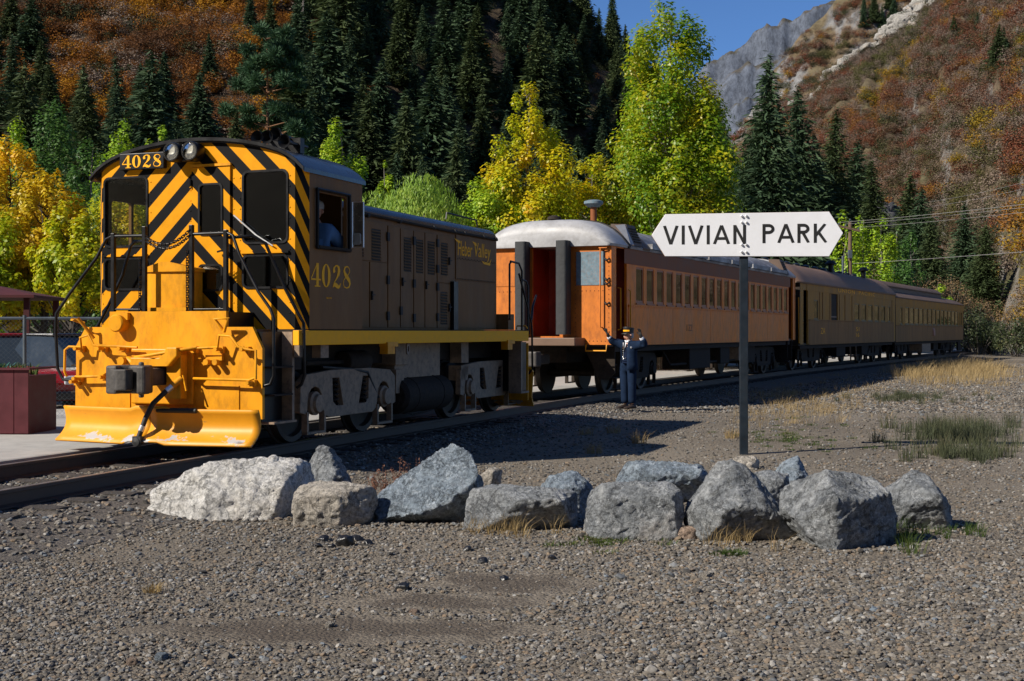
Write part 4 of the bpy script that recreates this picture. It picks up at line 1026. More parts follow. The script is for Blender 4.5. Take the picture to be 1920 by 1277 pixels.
mb = MB(); mb.plate(rect(-1.25, -0.75, 2.40, 3.12), [], XZ(0), 0.0, 0.012); C1(mb, 'boarded_window', m_orend)
mb = MB()
for x0, x1, z0, z1 in ((-1.4, -0.66, 2.28, 2.31), (0.64, 1.4, 2.28, 2.31), (-1.45, 1.45, 1.2, 1.24), (-1.4, -0.7, 3.30, 3.32), (0.7, 1.4, 3.30, 3.32)):
    n = int((x1 - x0) / 0.09)
    for i in range(n): mb.lathe([(0.013, 0.0), (0.009, -0.008), (0.0, -0.009)], (x0 + (x1 - x0) * i / n, 0, z0), 'y', 6)
for i in range(20):
    for x in (-1.44, -0.72, 0.68, 1.44): mb.lathe([(0.013, 0.0), (0.009, -0.008), (0.0, -0.009)], (x, 0, 1.3 + i * 0.1), 'y', 6)
C1(mb, 'rivets', m_maroon)['kind'] = 'stuff'
mb = MB(); mb.tube([(1.30, -0.01, 3.20), (1.28, -0.09, 3.19), (1.28, -0.09, 1.50), (1.30, -0.01, 1.49)], 0.016, 6); mb.tube([(1.20, -0.01, 3.2), (1.28, -0.09, 3.19), (1.42, -0.06, 3.19)], 0.014, 6); C1(mb, 'grab_iron', m_orend, 50)
for z in (2.92, 2.5, 2.41, 1.98):
    mb = MB(); mb.tube([(1.36, -0.01, z + 0.05), (1.40, -0.05, z), (1.44, -0.05, z + 0.02), (1.46, -0.01, z + 0.05)], 0.018, 6); C1(mb, 'air_fitting', m_seam, 50)
mb = MB(); mb.tube([(0.93, -0.02, 1.12), (0.93, -0.05, 0.99), (1.40, -0.05, 0.99), (1.40, -0.02, 1.12)], 0.018, 6); C1(mb, 'stirrup', m_yel, 50)
mb = MB(); mb.tube([(1.51, 0.38, 2.35), (1.57, 0.40, 2.34), (1.57, 0.40, 1.46), (1.51, 0.38, 1.44)], 0.018, 6); C1(mb, 'grab_iron', m_yel, 50)
mb = MB(); mb.tube([(1.51, 1.08, 2.33), (1.56, 1.08, 2.30), (1.56, 1.08, 1.5), (1.51, 1.08, 1.46)], 0.016, 6); C1(mb, 'grab_iron', m_yel, 50)
for y0 in (0.33, LN1 - 1.05):
    for s in (-1, 1):
        mb = MB()
        for y in (y0, y0 + 0.66): mb.plate([(s * 0.7, 1.14), (s * 1.46, 1.14), (s * 1.46, 0.5), (s * 1.3, 0.36), (s * 1.1, 0.36)], [], XZ(y, 1), 0.0, 0.04)
        C1(mb, 'step_side', m_dark)
        for z, x in ((0.38, 1.46), (0.66, 1.3), (0.94, 1.1)):
            mb = MB(); mb.box(min(s * (x - 0.3), s * x), max(s * (x - 0.3), s * x), y0 + 0.05, y0 + 0.65, z, z + 0.03); C1(mb, 'step_tread', m_dark)
mb = roof_sweep([(-0.10, 1.44, 0.24), (-0.07, 1.50, 0.36), (0.0, 1.53, 0.46), (0.12, 1.55, 0.53), (0.35, 1.555, 0.57), (0.95, 1.555, 0.59)], 3.29, pw=3.8); C1(mb, 'roof_end', m_silver, 40)
mb = roof_sweep([(0.95, 1.575, 0.62), (1.07, 1.575, 0.62)], 3.285, pw=3.8); C1(mb, 'roof_collar', m_seam, 40)
mb = roof_sweep([(1.07, 1.555, 0.59), (1.55, 1.55, 0.56), (LN1 - 1.2, 1.55, 0.56)], 3.29, pw=3.6); C1(mb, 'roof', m_peel, 40)
mb = roof_sweep([(LN1 - 1.2, 1.555, 0.60), (LN1 - 0.4, 1.555, 0.57), (LN1 - 0.1, 1.55, 0.5), (LN1 + 0.08, 1.46, 0.3)], 3.29, pw=3.6); C1(mb, 'roof_end', m_silver, 40)
mb = roof_sweep([(2.0, 1.56, 0.585), (2.5, 1.56, 0.585)], 3.30, pw=3.6); C1(mb, 'roof_collar', m_groof, 40)
for y0, y1 in ((1.35, 1.95), (LN1 - 1.9, LN1 - 1.3)):
    mb = MB(); mb.add([(1.56, y0, 3.32), (1.56, y1, 3.32), (1.36, y1, 3.80), (1.36, y0, 3.80), (1.1, y0, 3.36), (1.1, y1, 3.36), (1.0, y1, 3.82), (1.0, y0, 3.82)], [(0, 1, 2, 3), (4, 7, 6, 5), (0, 4, 5, 1), (1, 5, 6, 2), (2, 6, 7, 3), (3, 7, 4, 0)]); vb = C1(mb, 'roof_ventilator', m_groof)
    for k in range(6):
        z = 3.40 + k * 0.06; x = 1.565 - (z - 3.32) * 0.2 / 0.48
        mb = MB(); mb.box(x - 0.005, x + 0.02, y0 + 0.06, y1 - 0.06, z, z + 0.02); C1(mb, 'slat', m_dark, p=vb)
mb = MB(); mb.add([(1.56, 1.08, 3.33), (1.56, 1.34, 3.33), (1.34, 1.34, 3.80), (1.2, 1.08, 3.76)], [(0, 1, 2, 3)]); C1(mb, 'roof_fairing', m_silver)
for k in range(6):
    mb = MB(); mb.box(1.46, 1.58, 2.6 + k * 2.45, 4.9 + k * 2.45, 3.31 + 0.01 * (k % 2), 3.43); C1(mb, 'gutter_flashing', m_peel)
mb = MB(); mb.cyl((0.35, 2.0, 3.7), (0.35, 2.0, 4.30), 0.075, n=12); jk = C1(mb, 'smoke_jack', m_maroon, 40)
mb = MB(); mb.lathe([(0.0, -0.02), (0.14, 0.0), (0.22, 0.07), (0.22, 0.13), (0.12, 0.16), (0.0, 0.165)], (0.35, 2.0, 4.28), 'z', 16); C1(mb, 'cap', m_patch, 40, p=jk)
mb = MB(); mb.lathe([(0.16, 0.0), (0.14, 0.06), (0.06, 0.09), (0.0, 0.09)], (0.0, 0.45, 3.88), 'z', 14); C1(mb, 'roof_cap', m_dark, 40)
text_part('11ZZ', 'faded_number', m_maroon, car1, sidefn(5.6, 1.42, 1.4995), 0.16, 0.55)['kind'] = 'stuff'
m_blind = M('tan_blind', (0.42, 0.30, 0.13), 0.8, var=0.15)
rb_ = random.Random(8)
for k, (y0, y1, z0, z1) in enumerate(w1):
    h_ = rb_.choice((0, 0, 0.12, 0.2, 0.35, 0.5))
    if h_:
        mb = MB(); mb.box(1.405, 1.412, y0 + 0.03, y1 - 0.03, z1 - h_, z1 - 0.02); C1(mb, 'window_blind', m_blind)
for k in (3, 17):
    y0, y1, z0, z1 = w1[k]
    mb = MB(); mb.box(1.44, 1.455, y0 + 0.05, y1 - 0.05, z0 + 0.06, z0 + 0.34); C1(mb, 'sash_gap_shade', m_void)  # dark slab standing in for the shaded opening of a half-open window
under_gear(car1, LN1, 1.12, [(0.55, 1.30, 6.6, 8.6, 0.42, 1.0, m_dark), (0.6, 1.32, 9.6, 10.6, 0.50, 1.0, m_dark), (0.7, 1.34, 11.6, 12.0, 0.55, 1.0, m_tan), (0.5, 1.25, 12.6, 14.0, 0.45, 1.0, m_dark), (-1.2, -0.5, 7.0, 9.5, 0.5, 1.0, m_dark)])

# ---- olive car with the door
LN2 = 18.2
w2 = [(2.1, 2.75, 1.84, 2.57), (9.05, 10.0, 1.85, 2.57), (10.42, 11.38, 1.85, 2.57), (11.8, 12.76, 1.85, 2.57), (13.2, 14.16, 1.85, 2.57), (14.62, 15.58, 1.85, 2.57), (16.3, 16.85, 1.85, 2.57)]
car2 = coach('passenger_car', (8.75, 46.5), 26.6, LN2, 0.95, 3.18, w2, [(4.85, 5.95, 1.12, 2.86), (0.55, 1.2, 0.0, 2.88)], [1.3, 3.4, 4.8, 6.0, 7.8, 9.5, 12.2, 14.8, LN2 - 0.5], (m_dusty, m_olive, m_olive, m_olsash), 'olive yellow baggage car with brown arched roof and two roof chimneys', 1.82, 2.88, m_dkglass)
C2 = lambda mb, nm, mt, sm=None, bv=0, p=None: mb.build(nm, mt, p or car2, sm, bv)
for y0, sg in ((0.0, -1), (LN2, 1)):
    mb = MB(); mb.plate([(-1.5, 0.95), (1.5, 0.95)] + endarch(1.5, ze=3.16, h=0.25), [], XZ(y0, sg), 0.0, -0.05); C2(mb, 'end_wall', m_dark)
    mb = MB(); mb.box(-0.7, 0.7, min(y0, y0 + sg * 0.35), max(y0, y0 + sg * 0.35), 1.0, 3.2); C2(mb, 'diaphragm', m_tarp)
mb = MB(); mb.box(1.43, 1.45, 4.86, 5.94, 1.0, 2.85); dr = C2(mb, 'sliding_door', m_dark)
mb = MB(); mb.box(1.45, 1.465, 4.95, 5.85, 1.95, 2.0); mb.box(1.45, 1.465, 4.95, 5.85, 1.35, 1.40); C2(mb, 'door_rail', m_broof, p=dr)
for y in (2.95, 3.4, 4.6, 6.2, 7.2, 8.5, 17.2):
    mb = MB(); mb.box(1.4885, 1.508, y, y + 0.035, 1.86, 2.86); C2(mb, 'batten', m_dusty)
mb = roof_sweep([(-0.15, 1.42, 0.3), (-0.05, 1.52, 0.5), (0.2, 1.56, 0.68), (0.7, 1.57, 0.76), (LN2 - 0.7, 1.57, 0.76), (LN2 - 0.2, 1.56, 0.68), (LN2 + 0.15, 1.42, 0.3)], 3.16); C2(mb, 'roof', m_broof, 40)
for i in range(11):
    mb = MB(); mb.lathe([(0.10, 0.0), (0.10, 0.07), (0.17, 0.08), (0.16, 0.15), (0.0, 0.2)], (0.0, 0.8 + i * 1.5, 3.90), 'z', 12); C2(mb, 'roof_vent', m_blk, 40)
for y in (8.0, 14.4):
    mb = MB(); mb.cyl((0.75, y, 3.65), (0.75, y, 4.12), 0.11, n=12); ch = C2(mb, 'chimney', m_blk, 40)
    mb = MB(); mb.lathe([(0.13, 0.0), (0.24, 0.03), (0.24, 0.06), (0.12, 0.18), (0.0, 0.2)], (0.75, y, 4.12), 'z', 14); C2(mb, 'cap', m_blk, 40, p=ch)
text_part('UNION  PACIFIC', 'lettering', m_gold, car2, sidefn(6.0, 2.95, 1.5025), 0.15, 7.2, space=1.2)
text_part('ZA', 'lettering', m_gold, car2, sidefn(3.1, 1.32, 1.4995), 0.22, 0.7)
text_part('51', 'lettering', m_gold, car2, sidefn(9.3, 1.42, 1.4995), 0.17, 0.6)
text_part('16', 'lettering', m_gold, car2, sidefn(9.3, 1.18, 1.4995), 0.17, 0.6)
mb = MB(); mb.bar((1.35, 8.8, 0.9), (1.30, 9.2, 0.2), 0.05, 0.08); mb.bar((1.35, 9.9, 0.9), (1.30, 10.3, 0.2), 0.05, 0.08); C2(mb, 'ladder_rails', m_tan)
mb = MB(); mb.tube([(1.53, -0.3, 2.6), (1.55, -0.3, 1.0)], 0.02, 6); C2(mb, 'grab_iron', m_yel)
under_gear(car2, LN2, 0.95, [(0.6, 1.3, 6.6, 8.2, 0.42, 0.85, m_dark), (0.6, 1.3, 11.4, 12.6, 0.42, 0.85, m_dark)], 3.2, 3.3)

# ---- far car with the clerestory roof
LN3 = 21.6
w3 = [(1.25, 1.85, 1.76, 2.62)] + [(2.55 + 1.33 * i, 3.6 + 1.33 * i, 1.76, 2.62) for i in range(13)] + [(20.0, 20.4, 1.76, 2.62), (20.75, 21.1, 1.76, 2.62)]
car3 = coach('clerestory_coach', (16.85, 62.7), 27.2, LN3, 0.93, 3.08, w3, [], [0.1, 3.6, 7.3, 11.0, 14.6, 18.2, LN3 - 0.1], (m_dusty, m_olive, m_olive, m_olsash), 'olive coach with raised clerestory roof at the far end of the train', 1.70, 2.68, m_dkglass)
C3 = lambda mb, nm, mt, sm=None, bv=0, p=None: mb.build(nm, mt, p or car3, sm, bv)
for y0, sg in ((0.0, -1), (LN3, 1)):
    mb = MB(); mb.plate([(-1.5, 0.93), (1.5, 0.93)] + endarch(1.5, ze=3.06, h=0.2), [], XZ(y0, sg), 0.0, -0.05); C3(mb, 'end_wall', m_dark)
    mb = MB(); mb.box(-0.7, 0.7, min(y0, y0 + sg * 0.35), max(y0, y0 + sg * 0.35), 1.0, 3.1); C3(mb, 'diaphragm', m_tarp)
mb = roof_sweep([(-0.15, 1.42, 0.2), (0.0, 1.54, 0.36), (0.4, 1.56, 0.44), (LN3 - 0.5, 1.56, 0.44), (LN3 - 0.1, 1.54, 0.36), (LN3 + 0.15, 1.42, 0.18)], 3.06, pw=2.0); C3(mb, 'roof', m_groof, 40)
mb = roof_sweep([(0.8, 0.70, 0.2), (1.1, 0.80, 0.3), (LN3 - 3.6, 0.80, 0.3), (LN3 - 3.2, 0.74, 0.2)], 3.66, pw=2.4); C3(mb, 'clerestory_top', m_groof, 40)
mb = MB(); mb.box(-0.72, 0.72, 0.9, LN3 - 3.4, 3.3, 3.66); C3(mb, 'clerestory_wall', m_groof)
mb = MB(); mb.plate([(LN3 + 0.02, 0.92), (LN3 + 0.6, 0.25), (LN3 - 0.9, 0.25), (LN3 - 0.9, 0.92)], [], YZ(1.2), 0.0, 0.1); C3(mb, 'end_steps', m_dark)
under_gear(car3, LN3, 0.93, [(0.7, 1.36, 8.0, 10.6, 0.30, 0.82, m_tan), (0.6, 1.2, 12.5, 14.0, 0.4, 0.85, m_dark)], 3.0, 4.0)

# ------------------------------------------------------------ people
def skin(name, J, B, mat, root, sub=2):
    """joints {name: ((x, y, z), radius)} and bones: one continuous skin"""
    names = list(J); ix = {n: i for i, n in enumerate(names)}
    me = bpy.data.meshes.new(name)
    me.from_pydata([J[n][0] for n in names], [(ix[a], ix[b]) for a, b in B], [])
    o = bpy.data.objects.new(name, me); COL.objects.link(o)
    sk = o.modifiers.new('skin', 'SKIN'); sk.use_smooth_shade = True
    for i, n in enumerate(names):
        r = J[n][1]; r = (r, r) if isinstance(r, (int, float)) else r
        me.skin_vertices[0].data[i].radius = r
        me.skin_vertices[0].data[i].use_root = (n == root)
    sb = o.modifiers.new('sub', 'SUBSURF'); sb.levels = sub; sb.render_levels = sub
    bpy.context.view_layer.update()
    return evaluated(o, name, mat)
m_skin = M('skin', (0.50, 0.27, 0.19), 0.55, var=0.12, scale=20)
m_navy = M('navy_wool', (0.010, 0.020, 0.045), 0.9, var=0.25, scale=14, spec=0.08)
m_navy2 = M('navy_waistcoat', (0.008, 0.014, 0.034), 0.9, var=0.2, scale=14, spec=0.08)
m_white = M('white_shirt', (0.62, 0.64, 0.70), 0.8, var=0.08)
m_glove = M('black_leather', (0.014, 0.013, 0.013), 0.5, var=0.2)
m_hair = M('grey_hair', (0.42, 0.40, 0.38), 0.8, var=0.2, scale=40)
m_shoe = M('dark_shoe', (0.03, 0.02, 0.016), 0.5, var=0.3)
m_blue = M('blue_shirt', (0.10, 0.20, 0.36), 0.85, var=0.15, scale=9)

def head(parent, mat, c, f, r=0.1, ears=True):
    """a face on a skull: f is the unit direction it looks to"""
    c = Vector(c); f = Vector((f[0], f[1], 0)).normalized(); lft = Vector((-f.y, f.x, 0)); up = Vector((0, 0, 1))
    V = []; F = []; n, m = 20, 14
    for i in range(m + 1):
        ph = PI * i / m
        for k in range(n):
            th = 2 * PI * k / n
            a, b, h = math.sin(ph) * math.cos(th), math.sin(ph) * math.sin(th), math.cos(ph)
            fr = max(0, a)
            w = 0.078 * (1 - 0.22 * max(0, -h) ** 1.5); dpt = 0.098; hz = 0.118
            A = a * dpt * (1 - 0.10 * max(0, -h)); Bq = b * w
            if fr > 0.8 and -0.45 < h < 0.15: A += 0.026 * max(0, 1 - abs(b) / 0.30) * (1 - abs(h + 0.2) / 0.35) if abs(h + 0.2) < 0.35 else 0   # nose
            if fr > 0.5 and 0.0 < h < 0.22 and 0.2 < abs(b) < 0.5: A -= 0.010                                                              # eye sockets
            if fr > 0.6 and h < -0.72: A += 0.012                                                                                          # chin
            V.append(c + f * A + lft * Bq + up * (h * hz))
    F = [(i * n + k, i * n + (k + 1) % n, (i + 1) * n + (k + 1) % n, (i + 1) * n + k) for i in range(m) for k in range(n)]
    mb = MB(); mb.add(V, F)
    for s in (-1, 1):
        p = c + lft * s * 0.080 - f * 0.005
        mb.lathe([(0.0, -0.012), (0.022, -0.008), (0.03, 0.0), (0.02, 0.008), (0.0, 0.008)], (p.x, p.y, p.z), 'y', 8)
    o = mb.build('head', mat, parent, 60)
    mb = MB()
    for s in (-1, 1):
        p = c + f * 0.082 + lft * s * 0.032 + up * 0.016
        mb.lathe([(0.0, -0.008), (0.009, -0.004), (0.009, 0.004), (0.0, 0.008)], tuple(p), 'z', 8)
    mb.build('eyes', m_glove, o)
    p = c + f * 0.088 - up * 0.062
    mb = MB(); mb.bar(p - lft * 0.022, p + lft * 0.022, 0.012, 0.008); mb.build('mouth', m_red, o)
    return o

def hand_joints(J, B, pre, wrist, tip, wide, r=0.010):
    """palm and five separate fingers from the wrist towards tip; wide points to the thumb"""
    w = Vector(wrist); t = Vector(tip); d = (t - w); wd = Vector(wide).normalized(); nrm = d.cross(wd).normalized()
    J[pre + 'palm'] = ((w + d * 0.32)[:], (0.034, 0.022)); B.append((pre + 'wrist', pre + 'palm'))
    for i, (o, ln) in enumerate(((0.030, 0.92), (0.010, 1.0), (-0.010, 0.95), (-0.030, 0.80))):
        a = w + d * 0.5 + wd * o * 0.8; b = w + d * (0.5 + 0.3 * ln) + wd * o * 1.2 + nrm * 0.008; c = w + d * (0.5 + 0.52 * ln) + wd * o * 1.35 + nrm * 0.022
        for q, p in zip('abc', (a, b, c)): J['%sf%d%s' % (pre, i, q)] = (p[:], r if q != 'c' else r * 0.8)
        B += [(pre + 'palm', '%sf%da' % (pre, i)), ('%sf%da' % (pre, i), '%sf%db' % (pre, i)), ('%sf%db' % (pre, i), '%sf%dc' % (pre, i))]
    a = w + d * 0.3 + wd * 0.04; b = w + d * 0.48 + wd * 0.07 + nrm * 0.01; c = w + d * 0.62 + wd * 0.08 + nrm * 0.02
    for q, p in zip('abc', (a, b, c)): J['%st%s' % (pre, q)] = (p[:], r * 1.1 if q != 'c' else r * 0.9)
    B += [(pre + 'palm', pre + 'ta'), (pre + 'ta', pre + 'tb'), (pre + 'tb', pre + 'tc')]

CY = 27.1
con = empty('person', ((1179 - 960) / FPX * CY, CY, 0.085), 0, label='person in navy conductor uniform and cap raising both gloved hands beside the coach', cat='person')
cf = Vector((-0.80, -0.60, 0)).normalized(); cl = Vector((-cf.y, cf.x, 0))
SHR, SHL = (-0.125, 0.13, 1.335), (0.145, -0.14, 1.335)
ELR, WRR, HDR = (-0.34, 0.10, 1.385), (-0.42, 0.02, 1.50), (-0.50, -0.02, 1.66)
ELL, WRL, HDL = (0.325, -0.22, 1.32), (0.225, -0.27, 1.49), (0.195, -0.28, 1.665)
J = {'pel': ((-0.02, 0.0, 0.90), (0.13, 0.10)), 'sp': ((0.0, 0.0, 1.08), (0.125, 0.10)), 'ch': ((0.01, 0.0, 1.25), (0.14, 0.105)), 'nk': ((0.015, 0.0, 1.385), 0.052), 'hd': ((0.0, -0.01, 1.46), 0.06),
     'shr': (SHR, 0.07), 'elr': (ELR, 0.045), 'r_wrist': (WRR, 0.032), 'shl': (SHL, 0.07), 'ell': (ELL, 0.045), 'l_wrist': (WRL, 0.032),
     'hpr': ((-0.085, 0.05, 0.86), 0.095), 'knr': ((-0.085, 0.02, 0.46), 0.06), 'anr': ((-0.075, 0.06, 0.085), 0.045), 'hpl': ((0.055, -0.05, 0.86), 0.095), 'knl': ((0.06, -0.07, 0.46), 0.06), 'anl': ((0.065, -0.02, 0.085), 0.045)}
BN = [('pel', 'sp'), ('sp', 'ch'), ('ch', 'nk'), ('nk', 'hd'), ('ch', 'shr'), ('shr', 'elr'), ('elr', 'r_wrist'), ('ch', 'shl'), ('shl', 'ell'), ('ell', 'l_wrist'), ('pel', 'hpr'), ('hpr', 'knr'), ('knr', 'anr'), ('pel', 'hpl'), ('hpl', 'knl'), ('knl', 'anl')]
link('body', skin('body', J, BN, m_skin, 'pel'), con)
g = lambda n, k=0.0: (J[n][0], tuple(q + k for q in (J[n][1] if isinstance(J[n][1], tuple) else (J[n][1], J[n][1]))))
TJ = {'pel': ((-0.02, 0.0, 0.93), (0.155, 0.125)), 'hpr': g('hpr', 0.022), 'knr': g('knr', 0.032), 'cur': ((-0.078, 0.05, 0.10), (0.082, 0.09)), 'hpl': g('hpl', 0.022), 'knl': g('knl', 0.032), 'cul': ((0.064, -0.03, 0.10), (0.082, 0.09)), 'wst': ((-0.01, 0, 1.0), (0.15, 0.12))}
link('trousers', skin('trousers', TJ, [('wst', 'pel'), ('pel', 'hpr'), ('hpr', 'knr'), ('knr', 'cur'), ('pel', 'hpl'), ('hpl', 'knl'), ('knl', 'cul')], m_navy, 'pel'), con)
VJ = {'w': ((-0.01, 0, 0.98), (0.158, 0.13)), 'sp': g('sp', 0.03), 'ch': g('ch', 0.02), 'nb': ((0.013, 0, 1.35), 0.075)}
link('waistcoat', skin('waistcoat', VJ, [('w', 'sp'), ('sp', 'ch'), ('ch', 'nb')], m_navy2, 'sp'), con)
# jacket: an open shell round the back and sides, and sleeves
V = []; nA = 18
for z, rx, ry in ((0.80, 0.215, 0.175), (0.92, 0.20, 0.165), (1.06, 0.185, 0.15), (1.2, 0.195, 0.155), (1.31, 0.19, 0.14), (1.38, 0.10, 0.09)):
    for k in range(nA + 1):
        a = rad(28 + (360 - 56) * k / nA)
        p = cf * math.cos(a) * ry + cl * math.sin(a) * rx
        V.append((0.005 + p.x + 0.0, p.y, z))
F = [(i * (nA + 1) + k, i * (nA + 1) + k + 1, (i + 1) * (nA + 1) + k + 1, (i + 1) * (nA + 1) + k) for i in range(5) for k in range(nA)]
o = MB().add(V, F).build('jacket', m_navy, con, 60); sd = o.modifiers.new('t', 'SOLIDIFY'); sd.thickness = 0.012
for pre, a, b, c in (('r', SHR, ELR, WRR), ('l', SHL, ELL, WRL)):
    c = tuple(Vector(b).lerp(Vector(c), 0.8))
    ii = tuple(Vector((0.01, 0, 1.27)).lerp(Vector(a), 0.55))
    link('sleeve', skin('sleeve', {'i': (ii, 0.11), 'a': (a, 0.105), 'b': (b, 0.082), 'c': (c, 0.066)}, [('i', 'a'), ('a', 'b'), ('b', 'c')], m_navy, 'a'), con)
    GJ = {'w0': (tuple(Vector(b).lerp(Vector(WRR if pre == 'r' else WRL), 0.75)), 0.042), pre + '_wrist': ((WRR if pre == 'r' else WRL), 0.036)}; GB = [('w0', pre + '_wrist')]
    hand_joints(GJ, GB, pre + '_', WRR if pre == 'r' else WRL, HDR if pre == 'r' else HDL, (cl if pre == 'r' else -cl)[:], 0.0105)
    link('glove', skin('glove', GJ, GB, m_glove, pre + '_wrist', 1), con)
    w_ = Vector(WRR if pre == 'r' else WRL); e_ = Vector(b)
    link('shirt_cuff', MB().cyl(e_.lerp(w_, 0.72)[:], e_.lerp(w_, 0.9)[:], 0.05, 0.046, 12).mesh('shirt_cuff', m_white, 40), con)
fp = lambda a, b, z: (cf * a + cl * b + Vector((0.01, 0, z)))[:]
mb = MB(); mb.add([fp(0.128, -0.055, 1.37), fp(0.128, 0.055, 1.37), fp(0.145, 0.025, 1.26), fp(0.148, 0, 1.22), fp(0.145, -0.025, 1.26)], [(0, 1, 2, 3, 4)]); mb.build('shirt_front', m_white, con)
mb = MB(); mb.tube([fp(0.075, -0.05, 1.40), fp(0.085, 0.0, 1.385), fp(0.075, 0.05, 1.40), fp(-0.06, 0.0, 1.42)], 0.022, 6, True); mb.build('collar', m_white, con, 60)
mb = MB(); mb.add([fp(0.142, -0.018, 1.375), fp(0.142, 0.018, 1.375), fp(0.158, 0.024, 1.2), fp(0.158, -0.024, 1.2)], [(0, 1, 2, 3)]); mb.build('tie', m_glove, con)
for k in range(5):
    p = fp(0.166 + (0.006 if k < 2 else 0), 0.0, 1.02 + k * 0.045); mb = MB(); mb.lathe([(0.0, -0.008), (0.010, -0.004), (0.010, 0.004), (0.0, 0.008)], p, 'y', 8); mb.build('button', m_steel, con)
mb = MB(); mb.tube([fp(0.165, -0.02, 1.08), fp(0.172, 0.02, 1.03), fp(0.16, 0.07, 1.06)], 0.004, 5); mb.build('watch_chain', m_steel, con)
p = fp(0.09, 0.155, 1.27); mb = MB(); mb.lathe([(0.0, -0.012), (0.022, -0.006), (0.022, 0.004), (0.0, 0.006)], p, 'y', 10); mb.build('badge', m_steel, con)
hc = (-0.005, -0.01, 1.515); hf = Vector((-0.93, -0.36, 0)).normalized()
head(con, m_skin, hc, hf)
hl = Vector((-hf.y, hf.x, 0)); hv = Vector(hc)
mb = MB(); V = []
for z, k in ((-0.05, 1.03), (0.0, 1.07), (0.05, 1.07)):
    for a in range(100, 261, 20): V.append((hv + hf * math.cos(rad(a)) * 0.1 * k + hl * math.sin(rad(a)) * 0.082 * k + Vector((0, 0, z)))[:])
mb.add(V, [(i * 9 + j, i * 9 + j + 1, i * 9 + 10 + j, i * 9 + 9 + j) for i in range(2) for j in range(8)]); mb.build('hair', m_hair, con, 60)
def ring(z, k, tilt=0.12, n=22): return [(hv + hf * math.cos(2 * PI * i / n) * 0.108 * k + hl * math.sin(2 * PI * i / n) * 0.094 * k + Vector((0, 0, z + tilt * 0.1 * math.cos(2 * PI * i / n))))[:] for i in range(n)]
mb = MB(); V = []
for z, k in ((0.055, 1.0), (0.085, 1.02), (0.12, 1.03), (0.155, 1.12), (0.168, 1.08), (0.172, 0.6), (0.173, 0.02)): V += ring(z, k)
mb.add(V, [(i * 22 + j, i * 22 + (j + 1) % 22, (i + 1) * 22 + (j + 1) % 22, (i + 1) * 22 + j) for i in range(6) for j in range(22)]); cp = mb.build('cap', m_glove, con, 50)
mb = MB(); V = []
for rr, z in ((0.10, 0.06), (0.15, 0.035)):
    for a in range(-60, 61, 12): V.append((hv + hf * math.cos(rad(a)) * rr * 1.05 + hl * math.sin(rad(a)) * rr * 0.95 + Vector((0, 0, z)))[:])
mb.add(V, [(j, j + 1, j + 12, j + 11) for j in range(10)]); o = mb.build('visor', m_glove, cp, 60); o.modifiers.new('t', 'SOLIDIFY').thickness = 0.006
mb = MB(); V = []
for z in (0.085, 0.118):
    for a in range(-75, 76, 15): V.append((hv + hf * math.cos(rad(a)) * 0.1135 + hl * math.sin(rad(a)) * 0.099 + Vector((0, 0, z)))[:])
mb.add(V, [(j, j + 1, j + 12, j + 11) for j in range(10)]); mb.build('cap_badge_band', m_gold, cp, 60)
for x, y in ((-0.078, 0.05), (0.064, -0.03)):
    b = Vector((x, y, 0)); d = Vector((-0.85, -0.5, 0)).normalized()
    mb = MB(); sd_ = Vector((-d.y, d.x, 0)); V = []
    for k, w, h in ((-0.09, 0.03, 0.08), (-0.05, 0.045, 0.10), (0.03, 0.045, 0.09), (0.10, 0.05, 0.06), (0.17, 0.045, 0.05), (0.205, 0.02, 0.03)):
        for q in range(8):
            a = 2 * PI * q / 8; V.append((b + d * k + sd_ * math.cos(a) * w + Vector((0, 0, max(0.0, (0.5 + 0.5 * math.sin(a)) * h))))[:])
    mb.add(V, [(i * 8 + j, i * 8 + (j + 1) % 8, i * 8 + 8 + (j + 1) % 8, i * 8 + 8 + j) for i in range(5) for j in range(8)] + [tuple(range(8)), tuple(range(40, 48))]); mb.build('shoe', m_shoe, con, 50)

